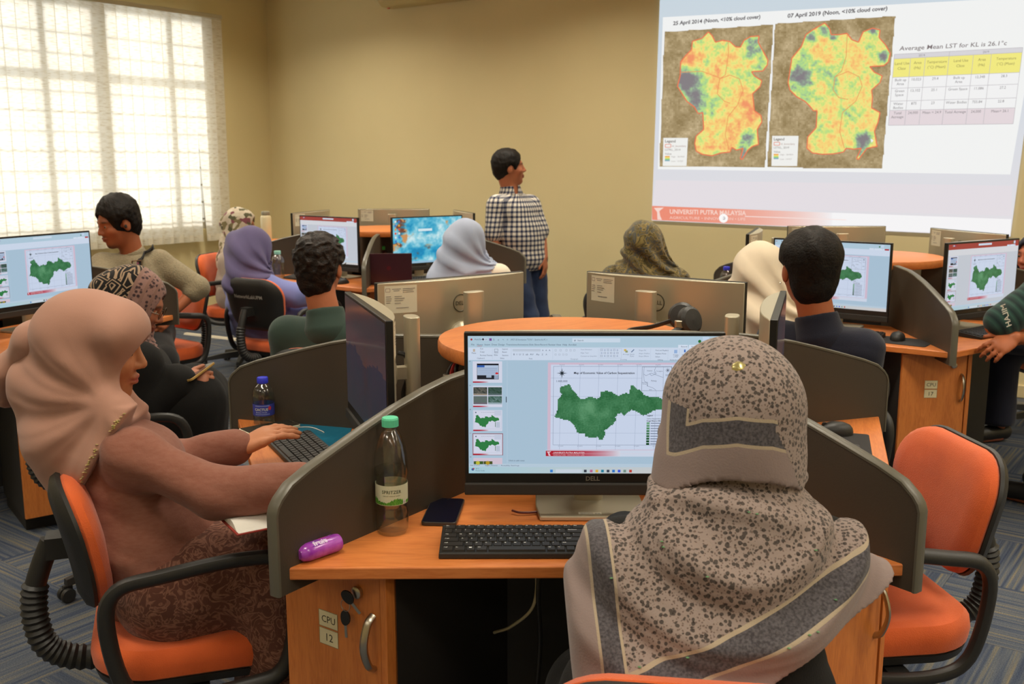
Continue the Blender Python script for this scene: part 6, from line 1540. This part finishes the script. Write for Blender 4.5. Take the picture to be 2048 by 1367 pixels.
# ------------------------------------------------------------------ the woman in pink on the left
hand_l = J(484, 888, 2.42)
B_ = Person('person in a dusty pink headscarf and rose dress typing, on the left', (-.78, 2.26), J(190, 698, 2.20), (.97, .16, -.14), J(185, 860, 2.22), (-.80, 2.27, .55), (.96, .28), sw=.155, hs=.98, skin=(188, 124, 86),
            shR=J(268, 912, 2.10), shL=J(270, 905, 2.38), elR=J(432, 985, 2.06), wrR=J(610, 968, 2.05), elL=J(345, 925, 2.42), wrL=J(478, 893, 2.43),
            kneeR=J(560, 1118, 2.16), kneeL=J(565, 1085, 2.40), hands={'L': dict(d=nrm(J(590, 842, 2.47) - J(478, 893, 2.43)), n=(-.15, -.25, .95), curl=(14, 14, 8), sc=.98, spread=.05, thumb=nrm(J(550, 872, 2.40) - J(500, 893, 2.41))), 'R': dict(n=(0, 0, 1), curl=(20, 20, 15))})
B_.body(.0042, lips=(170, 84, 76))
# rose tunic
v = Vol(); B_.torso(v, .014, .06, .02)
for sh_, el, w, r1 in ((B_.shR, B_.elR, B_.wrR, .064), (B_.shL, B_.elL, B_.wrL, .062)):
    v.cap(sh_, el, .056, .057, k=.04); v.cap(el, el + (w - el) * .93, .056, .046, k=.02)
v.cap(B_.hip + [0, 0, .02], B_.hip + B_.F * .23 - [0, 0, .035], .15, .115, B_.S, 1.35, .05)
v.cap(B_.hip - B_.F * .06 - [0, 0, .02], B_.hip - B_.F * .13 - [0, 0, .055], .10, .06, B_.S, 1.5, .04)
def tun(P, d):
    t_ = P @ np.array([.35, 0, .9], F32); n_ = wr(P, 20, 3)
    return d - .005 * np.maximum(0, np.sin(t_ * 52 + 2.5 * wr(P, 8, 8))) * (P[:, 2] < .98) - .004 * n_ - .0006 * wr(P, 120, 9, (.4, 1, 1.6)) + .003
v.fn(tun); v.half((0, 0, .435), (0, 0, -1))
v.half(B_.hip + B_.F * .285 + [0, 0, -.02], B_.F * .9 + np.array([0, 0, -.35]), .01)
B_.cloth('tunic', v, .006, M_rose)
B_.skirt(M_lace, .007, .03, hem=.06); B_.shoes(M_shoe)
# scarf
def exB(v):
    v.ell(J(247, 657, 2.19), (.048, .090, .058), None, .035)                      # peak over the brow
    v.cap(J(150, 690, 2.22), J(108, 775, 2.25), .092, .088, k=.05)               # folds behind the head
    v.cap(J(108, 790, 2.25), J(140, 930, 2.23), .084, .058, k=.06)
    v.cap(J(150, 860, 2.2), J(172, 950, 2.19), .105, .09, None, 1, .06)
    v.cap(J(240, 850, 2.16), J(205, 925, 2.13), .055, .05, None, 1, .05)
def hemB(v):
    a, b = J(252, 838, 2.06), J(146, 1010, 2.08); d = nrm(b - a); n_ = nrm(np.cross(d, (0, 1, 0))); n_ = n_ if n_[2] > 0 else -n_
    v.half(J(110, 1000, 2.2), nrm(np.array([.25, 0, -1.])), .01); v.half(J(196, 925, 2.1), -n_, .012)
def foldB(P, d):
    c = J(225, 800, 2.15).astype(F32); q = P - c; a = np.arctan2(q[:, 2], -q[:, 0]); r_ = np.sqrt(q[:, 0] ** 2 + q[:, 2] ** 2)
    w_ = np.sin(a * 7.5 + 2.6 * wr(P, 7, 5)); return d - .0068 * np.sign(w_) * np.abs(w_) ** 1.6 * np.clip((r_ - .02) / .10, 0, 1) * np.clip((1.19 - P[:, 2]) / .10, .0, 1) - .0022 * wr(P, 15, 8)
v = Vol(); M = np.stack([B_.r, B_.f, B_.u])
v.ell(B_.w(0, -.014, .034), (.096, .112, .100), M, .03); v.ell(B_.w(0, -.01, -.05), (.085, .085, .095), M, .04)
exB(v); v.cap(B_.w(0, -.02, -.07), B_.NB + [0, 0, .0], .088, .115, None, 1, .05); v.cap(B_.shL * .75 + B_.shR * .25 + [0, 0, .0], B_.shR * .75 + B_.shL * .25 + [0, 0, .0], .10, .10, k=.06)
v.cap(J(252, 842, 2.12), J(222, 815, 2.14), .040, .045, k=.04)
v.fn(foldB); hemB(v)
v.ell(B_.w(0, .162, -.055), (.088, .116, .106), M, .010, 's'); v.ell(B_.w(0, .105, -.085), (.068, .090, .044), M, .012, 's')
so = B_.cloth('headscarf', v, .005, M_pink)
# thrown back tail of the scarf
v = Vol(); v.cap(J(185, 634, 2.2), J(90, 678, 2.26), .042, .046, (0, 1, 0), 1.7, .04); v.cap(J(90, 678, 2.26), J(30, 745, 2.30), .046, .034, (0, 1, 0), 1.9, .04); v.cap(J(30, 740, 2.30), J(14, 800, 2.30), .034, .020, (0, 1, 0), 2.2, .04)
v.fn(lambda P, d: d - .004 * np.sin(P @ np.array([12, 38, 22], F32) + wr(P, 9, 4)))
B_.cloth('scarf_tail', v, .006, M_pink)
random.seed(5)
pts = []
cu = spline([tuple(J(u, v_, y)) for u, v_, y in ((254, 832, 2.03), (222, 838, 2.02), (190, 868, 2.01), (172, 905, 2.0), (158, 950, 2.01), (148, 1000, 2.03))], 9)
dg = bpy.context.evaluated_depsgraph_get()
for i, p_ in enumerate(cu):
    # drop the sequin on the cloth surface from the outside
    o_ = Vector(p_) - Vector(B_.base); hit, loc, no, _ = so.closest_point_on_mesh(o_)
    if hit: pts.append(np.array(loc + no * .001) + B_.base + [random.uniform(-.003, .003), 0, random.uniform(-.003, .003)])
gems(B_, 'sequin_trim', pts, .0034)
band_ring(B_, 'bracelet', B_.wrL + nrm(B_.wrL - B_.elL) * .004, nrm(B_.wrL - B_.elL), .031, .0016, M_metal)
# ------------------------------------------------------------------ the woman in black with the phone
C_ = Person('person in black with a maze patterned headscarf looking down at a phone', (-1.36, 3.50), J(268, 606, 3.52), (.90, .12, -.42), J(228, 700, 3.52), (-1.40, 3.52, .55), (.97, .15), skin=(172, 108, 78),
            shR=J(275, 730, 3.36), shL=J(280, 735, 3.68), elR=J(285, 812, 3.36), wrR=J(362, 762, 3.42), elL=J(330, 830, 3.62), wrL=J(350, 775, 3.60), kneeR=J(395, 800, 3.46), kneeL=J(392, 790, 3.66),
            hands={'R': dict(d=(.9, .25, .05), n=(.1, -.75, .6), t=(.2, .5, .8), curl=(40, 50, 30)), 'L': dict(d=(.9, -.2, .1), n=(-.1, .7, -.3), curl=(30, 40, 30))})
C_.body(.0055); C_.top('black_robe', M_blackc, .008, .03, 1.86, belly=.04, rs=.028, cuff=1.4); C_.skirt(M_blackc, .01, .035, hem=.05); C_.shoes(M_shoe)
C_.hijab(M_maze, .006, .014, .003, back=.03, attrs=lambda V: {'band': np.clip(.5 + ((V - C_.HC) @ C_.f) / .24 * 1. + .08, 0, 1)}, chest=.42, face=(.06, .085, .094))
gl = MB()
for x in (-1, 1): gl.tube([tuple(C_.w(x * .033 + .022 * math.cos(q_), .103, .004 + .018 * math.sin(q_)) - C_.base) for q_ in np.linspace(0, 2 * PI, 17)[:-1]], .0013, 6, True); gl.tube([tuple(C_.w(x * .055, .10, .008) - C_.base), tuple(C_.w(x * .08, .03, .01) - C_.base)], .0014, 6)
obj('glasses', gl, mat('spectacle_frame', (60, 48, 30), .3, metal=.5), C_.t)
band_ring(C_, 'gold_bracelet', C_.wrR, nrm(C_.wrR - C_.elR), .036, .0062, M_metal, 22)
pw = J(394, 748, 3.44)
phone((pw[0], pw[1], pw[2]), R(-22), 'phone with gold edge held by the woman in black', .07, .145, (176, 140, 76), (16, 16, 18), tilt=(R(14), R(-18)))
# ------------------------------------------------------------------ the man in the beige pullover
D_ = Person('person in a beige pullover with a shoulder bag strap looking down at the left', (-2.06, 5.72), J(236, 446, 5.50), (-.64, -.74, -.24), J(268, 520, 5.56), (-2.12, 5.68, .55), (-.58, -.81), False, (166, 96, 62), hs=1.10, sw=.2,
            shL=J(318, 524, 5.62), shR=J(208, 532, 5.46), elL=J(396, 575, 5.62), wrL=J(338, 632, 5.50), elR=J(190, 600, 5.25), wrR=J(225, 640, 5.05), kneeL=J(330, 720, 5.25), kneeR=(-2.25, 5.25, .5),
            hands={'L': dict(d=(-.35, -.75, -.4), n=(.6, -.45, .5), curl=(45, 55, 35), t=(-.8, .3, 0.2))})
D_.body(.0065, beard=(40, 24, 18), lips=(138, 70, 54)); D_.hair(M_hair, .006, puff=.014, long_=.008, top=.030, strands=.006)
po = D_.top('pullover', M_beige, .008, .010, 1.16, belly=.01, rs=.016, fold=.008, collar=.06, hem=.44, cuff=1.6); D_.trousers(M_slack, .012); D_.shoes(M_shoe)
fr_ = D_.F * .155
def on(p, dlt): return np.array(p) + dlt
ribbon(D_, 'bag_strap', snap(D_, po, [J(306, 482, 5.72), J(298, 484, 5.5), J(284, 494, 5.36), J(258, 518, 5.26), J(232, 552, 5.2), J(208, 592, 5.18), J(192, 640, 5.2)], .010), .045, .006, M_slack, tuple(D_.F))
bk_ = MB(); bc = snap(D_, po, [J(268, 508, 5.26), J(268, 508, 5.26)], .018)[0] - D_.base; bk_.tube([tuple(bc + np.array(q_)) for q_ in ((-.022, -.01, .03), (.028, 0, .035), (.024, .0, -.035), (-.026, -.01, -.03))], .0045, 6, True); obj('strap_buckle', bk_, M_chrome, D_.t)
M_lany = mat('lanyard', (60, 58, 120), .6, var=((176, 90, 100), 60, (1, 1, 1)))
ribbon(D_, 'lanyard', snap(D_, po, [J(238, 505, 5.3), J(226, 522, 5.24), J(220, 548, 5.22), J(221, 580, 5.2), J(230, 620, 5.2)]), .016, .004, M_lany, tuple(D_.F))
ribbon(D_, 'lanyard', snap(D_, po, [J(278, 500, 5.34), J(266, 522, 5.26), J(250, 546, 5.22), J(241, 578, 5.2), J(233, 620, 5.2)]), .016, .004, M_lany, tuple(D_.F))
eb = MB(); eb.lathe([(0, -.006), (.009, -.004), (.010, .004), (0, .008)], 12, c=tuple(D_.w(-.084, .008, -.01) - D_.base), cap=False, M=Matrix.Rotation(R(90), 3, 'Y')); obj('earbud', eb, M_plast, D_.t)
# ------------------------------------------------------------------ back left: flowery and purple scarves
E_ = Person('person in a flowery headscarf sitting with the back to the blinds', (-2.03, 7.42), J(482, 452, 7.45), (.93, .1, -.12), J(474, 506, 7.46), (-2.02, 7.42, .55), (.95, -.1), skin=(170, 108, 76))
E_.body(.011); E_.top('long_blouse', M_greyb, .012, .02, 2., belly=.03, rs=.02); E_.skirt(M_greyb, .014); E_.shoes(M_shoe, .012)
def exE(v): v.cap(J(462, 480, 7.42), J(446, 560, 7.40), .07, .045, k=.05)
E_.hijab(M_flora, .011, .02, .006, back=.02, extra=exE)
F_ = Person('person in a purple headscarf and lilac blue dress seen from behind', (-1.58, 6.12), J(507, 498, 6.10), (.74, .62, -.12), J(500, 555, 6.12), (-1.56, 6.14, .55), (.70, .7), skin=(176, 112, 82), sw=.18,
            elR=J(590, 590, 5.98), wrR=J(640, 585, 6.2), kneeR=(-1.22, 6.36, .5))
F_.body(.010); F_.top('dress', M_bluec, .010, .022, 2., belly=.04, rs=.03, fold=.010); F_.skirt(M_bluec, .012, .04); F_.shoes(M_shoe, .012)
def exF(v): v.cap(J(488, 515, 6.02), J(474, 566, 5.96), .098, .085, k=.06); v.cap(J(500, 530, 6.05), J(520, 560, 5.98), .075, .06, k=.06); v.ell(J(470, 490, 6.1), (.06, .07, .08), None, .06)
F_.hijab(M_lilac, .009, .022, .006, back=.03, extra=exF)
# ------------------------------------------------------------------ the man in dark green, from behind
G_ = Person('person with curly dark hair in a dark green shirt seen from behind', (-.72, 3.80), J(640, 536, 3.78), (.20, .98, .02), J(655, 652, 3.74), (-.68, 3.82, .55), (.22, .97), False, (178, 106, 70), hs=1.0, sw=.165)
G_.body(.006, eyes=False); G_.top('shirt', M_green, .008, .016, 1.2, belly=.02, fold=.006, collar=.065); G_.trousers(M_slack, .012); G_.shoes(M_shoe, .01)
M_curl = mat('dark_brown_hair', (18, 12, 9), .5, spec=.3, bump=(150, .4), var=((40, 25, 16), 70, (1, 1, 1)))
def curls(p, v, amp=.009):
    v.fn(lambda P, d: d - amp * (np.maximum(0, ridge(P, 92, 3)) - .3) * np.clip(((P - p.HC.astype(F32)) @ p.u.astype(F32) + .03) / .06, .05, 1) - .003 * wr(P, 150, 5))
v = Vol(); M = np.stack([G_.r, G_.f, G_.u])
v.ell(G_.w(0, -.012, .046), (.093, .106, .092), M, .02); v.ell(G_.w(0, -.05, -.03), (.070, .058, .082), M, .04)
v.ell(G_.w(0, .125, -.04), (.09, .09, .10), M, .015, 's'); v.ell(G_.w(0, .05, -.12), (.2, .095, .085), M, .02, 's')
for x in (-1, 1): v.ell(G_.w(x * .092, .010, -.020), (.028, .034, .042), M, .012, 's')
curls(G_, v); G_.cloth('hair', v, .0045, M_curl)
gg = MB(); gg.tube([tuple(G_.w(.084, .0, .012) - G_.base), tuple(G_.w(.080, .06, .012) - G_.base), tuple(G_.w(.066, .098, .010) - G_.base)], .0018, 6); obj('glasses', gg, M_plast, G_.t)
# ------------------------------------------------------------------ light blue scarf, white blouse
H_ = Person('person in a light blue headscarf and white blouse before the blue marbled screen', (-.28, 6.02), J(934, 484, 6.0), (.62, .76, -.05), J(938, 538, 6.02), (-.24, 6.04, .55), (.2, .97), skin=(186, 122, 92), sw=.175)
H_.body(.010); H_.top('blouse', M_whitec, .010, .02, 2., belly=.03, rs=.022); H_.skirt(M_whitec, .014); H_.shoes(M_shoe, .012)
def exH(v): v.cap(J(915, 505, 5.95), J(872, 560, 5.90), .085, .06, k=.06); v.cap(J(905, 520, 5.97), J(925, 560, 5.90), .09, .08, k=.06); v.ell(J(908, 480, 6.0), (.055, .06, .07), None, .05)
H_.hijab(M_ltblue, .009, .022, .006, back=.02, extra=exH)
# ------------------------------------------------------------------ the standing man
I_ = Person('person standing in a blue and white checked shirt and jeans looking at the slide', (.08, 7.28), J(1018, 336, 7.25), (.95, .12, .06), J(1022, 384, 7.26), J(1050, 515, 7.26), (.62, -.78), False, (172, 104, 72), hs=1.06, sw=.20,
            shL=J(1060, 410, 7.36), shR=J(994, 410, 7.14), elL=J(1082, 462, 7.34), wrL=J(1089, 514, 7.26), elR=J(986, 470, 7.10), wrR=J(994, 522, 7.06), kneeL=J(1078, 632, 7.34), kneeR=J(1056, 632, 7.20), ankL=(.22, 7.36, .085), ankR=(.12, 7.2, .085),
            hands={'L': dict(d=(.05, -.1, -1), n=(.8, -.3, 0), t=(.3, -.9, 0), curl=(14, 18, 14)), 'R': dict(d=(.05, -.1, -1), n=(-.8, .3, 0), t=(.3, -.9, 0))})
I_.body(.0065, brow=True); I_.hair(M_hair, .006, puff=.012, top=.016, strands=.005)
def uvI(V):
    q_ = V - (I_.C + I_.Bl) / 2; ang = np.arctan2(q_ @ I_.S, q_ @ I_.F) * .15
    for sh_, el in ((I_.shL, I_.elL), (I_.shR, I_.elR)):
        ax = nrm(el - sh_); t_ = (V - sh_) @ ax; rr = np.linalg.norm((V - sh_) - t_[:, None] * ax, axis=1); out = ((V - I_.NB) @ I_.S) * np.sign((sh_ - I_.NB) @ I_.S)
        m_ = (rr < .085) & (out > .155) & (t_ > -.05); e1 = nrm(np.cross(ax, I_.F)); e2 = np.cross(ax, e1); q2_ = V - sh_; ang = np.where(m_, np.arctan2(q2_ @ e1, q2_ @ e2) * .07, ang)
    return {'uvw': np.stack([ang, 0 * ang, V[:, 2]], 1)}
I_.top('checked_shirt', M_plaid, .007, .008, .98, belly=.004, rs=.022, fold=.005, collar=.045, hem=.74, attrs=uvI)
bt = MB()
for k in range(6): bt.lathe([(0, 0), (.006, 0), (.006, .003), (0, .003)], 8, c=tuple(I_.C + (I_.hip - I_.C) * (k * .17) + I_.F * .155 - I_.base), cap=False, M=Matrix.Rotation(R(90), 3, 'X'))
v = Vol(); v.cap(I_.hipL, I_.hipR, .098, k=.05)
for hp, kn, an in ((I_.hipL, I_.kL, I_.aL), (I_.hipR, I_.kR, I_.aR)): v.cap(hp, kn, .088, .074, k=.03).cap(kn, an, .078, .068, k=.02)
v.fn(lambda P, d: d - .005 * wr(P, 30, 6, (1, 1, 1.6))); v.half((0, 0, .03), (0, 0, -1)); I_.cloth('jeans', v, .009, M_jeans); I_.shoes(M_shoe, .01)
# ------------------------------------------------------------------ right side
K_ = Person('person in an olive paisley headscarf watching the slide from below it', (.70, 5.44), J(1288, 492, 5.42), (.42, .90, .05), J(1290, 545, 5.44), (.72, 5.46, .55), (.35, .94), skin=(176, 112, 82), sw=.17)
K_.body(.010); K_.top('dress', M_pais, .011, .02, 2., belly=.03, rs=.022); K_.skirt(M_pais, .014); K_.shoes(M_shoe, .012)
def exK(v): v.cap(J(1240, 585, 5.44), J(1335, 580, 5.44), .105, .105, k=.06); v.cap(J(1288, 520, 5.42), J(1288, 560, 5.40), .105, .12, k=.05)
K_.hijab(M_pais, .009, .024, .009, extra=exK, chest=.6)
L_w = Person('person in a cream headscarf half hidden by the man in navy', (1.02, 4.02), J(1524, 552, 4.0), (.75, .64, -.03), J(1528, 625, 4.0), (1.04, 4.05, .55), (.6, .8), skin=(186, 124, 92), sw=.165)
L_w.body(.009); L_w.top('dress', M_creamd, .010, .02, 2., belly=.03, rs=.022); L_w.skirt(M_creamd, .014); L_w.shoes(M_shoe, .012)
def exL(v): v.cap(J(1515, 590, 3.95), J(1520, 650, 3.90), .098, .115, k=.06); v.cap(J(1490, 610, 3.98), J(1495, 640, 3.95), .07, .06, k=.06)
L_w.hijab(M_cream, .007, .020, .007, extra=exL, back=.02)
N_ = Person('person with short black hair in a navy shirt seen from behind', (1.03, 3.36), J(1617, 540, 3.36), (-.10, .99, .03), J(1640, 668, 3.32), (1.04, 3.40, .55), (.55, .84), False, (172, 98, 62), hs=1.06, sw=.14, elR=(1.17, 3.30, .80), wrR=(1.16, 3.52, .68), elL=(.92, 3.48, .80), wrL=(1.04, 3.62, .68))
N_.body(.006, eyes=False); N_.top('shirt', M_navy, .008, .016, 1.2, belly=.02, fold=.006, collar=.065); N_.trousers(M_slack, .012); N_.shoes(M_shoe, .01)
v = Vol(); M = np.stack([N_.r, N_.f, N_.u]); q_ = lambda *r_: np.array(r_) * N_.hs
v.ell(N_.w(0, -.012, .050), q_(.096, .110, .090), M, .02); v.ell(N_.w(0, -.05, -.03), q_(.074, .060, .080), M, .04)
v.ell(N_.w(0, .125, -.04), q_(.09, .09, .10), M, .015, 's'); v.ell(N_.w(0, .05, -.12), q_(.2, .095, .085), M, .02, 's')
for x in (-1, 1): v.ell(N_.w(x * .094, .010, -.026), q_(.036, .044, .056), M, .012, 's')
def spik(P, d):
    q = (P - N_.HC.astype(F32)); z = q @ N_.u.astype(F32); c = np.stack([q @ N_.r.astype(F32), q @ N_.f.astype(F32), z], 1)
    return d - .009 * np.maximum(-.2, wr(c, 60, 7, (1, .5, .4))) * np.clip((z - .01) / .06, .1, 1) - .0025 * wr(c, 170, 8, (1, .6, .5))
v.fn(spik); N_.cloth('hair', v, .0045, M_hair)
er = MB(); er.lathe([(0, -.004), (.004, 0), (0, .004)], 8, c=tuple(N_.w(-.088, .004, -.04) - N_.base), cap=False); obj('earring', er, M_chrome, N_.t)
O_ = Person('person in a dark blue headscarf cut off by the right edge', (2.98, 5.50), J(2072, 512, 5.38), (-.92, -.36, -.05), J(2085, 572, 5.40), (3.02, 5.52, .55), (-.95, -.2), skin=(176, 104, 78))
O_.body(.0075); O_.top('blouse', M_navyd, .012, .02, 2., belly=.03, rs=.022); O_.skirt(M_navyd, .014); O_.shoes(M_shoe, .012); O_.hijab(M_navyd, .009, .014, .005)
P_ = Person('person in a dark green striped polo shirt resting folded arms on the right desk', (2.62, 4.05), J(2215, 515, 4.15), (-.5, .85, 0), J(2190, 585, 4.12), (2.66, 4.02, .55), (-.588, .809), False, (176, 100, 62), sw=.19,
            shL=J(2085, 588, 4.12), elL=J(1990, 652, 4.10), wrL=J(2085, 672, 4.28), elR=J(2130, 690, 4.42), wrR=J(2030, 674, 4.05), hands={'R': dict(d=(-.75, -.2, -.35), n=(-.1, -.75, .65), curl=(22, 26, 18), t=(-.5, .6, .4), spread=.12), 'L': dict(n=(0, 0, 1))})
P_.body(.006, beard=(40, 26, 20)); P_.hair(M_hair, .010)
def uvP(V): 
    ax = nrm(P_.elL - P_.shL); t_ = (V - P_.shL) @ ax; far_ = np.linalg.norm((V - P_.shL) - t_[:, None] * ax, axis=1) < .10
    return {'uvw': np.stack([V[:, 0], V[:, 1], np.where(far_, t_, V[:, 2])], 1)}
P_.top('polo_shirt', M_polo, .008, .018, .86, belly=.03, rs=.03, hem=.42, attrs=uvP); P_.trousers(M_blackc, .012); P_.shoes(M_shoe, .012)
V_, Fc, w_ = text_geo('MILAH', 0, .02); m_ = MB(); p0 = J(2009, 610, 4.0); m_.add([tuple(J(2010 + x * 11 / w_ * 1.2 - y * 14, 606 + x * 44 / w_ + y * 6, 3.985) - P_.base) for x, y in V_], Fc, lin((220, 214, 200))); obj('sleeve_lettering', m_, M_print, P_.t)
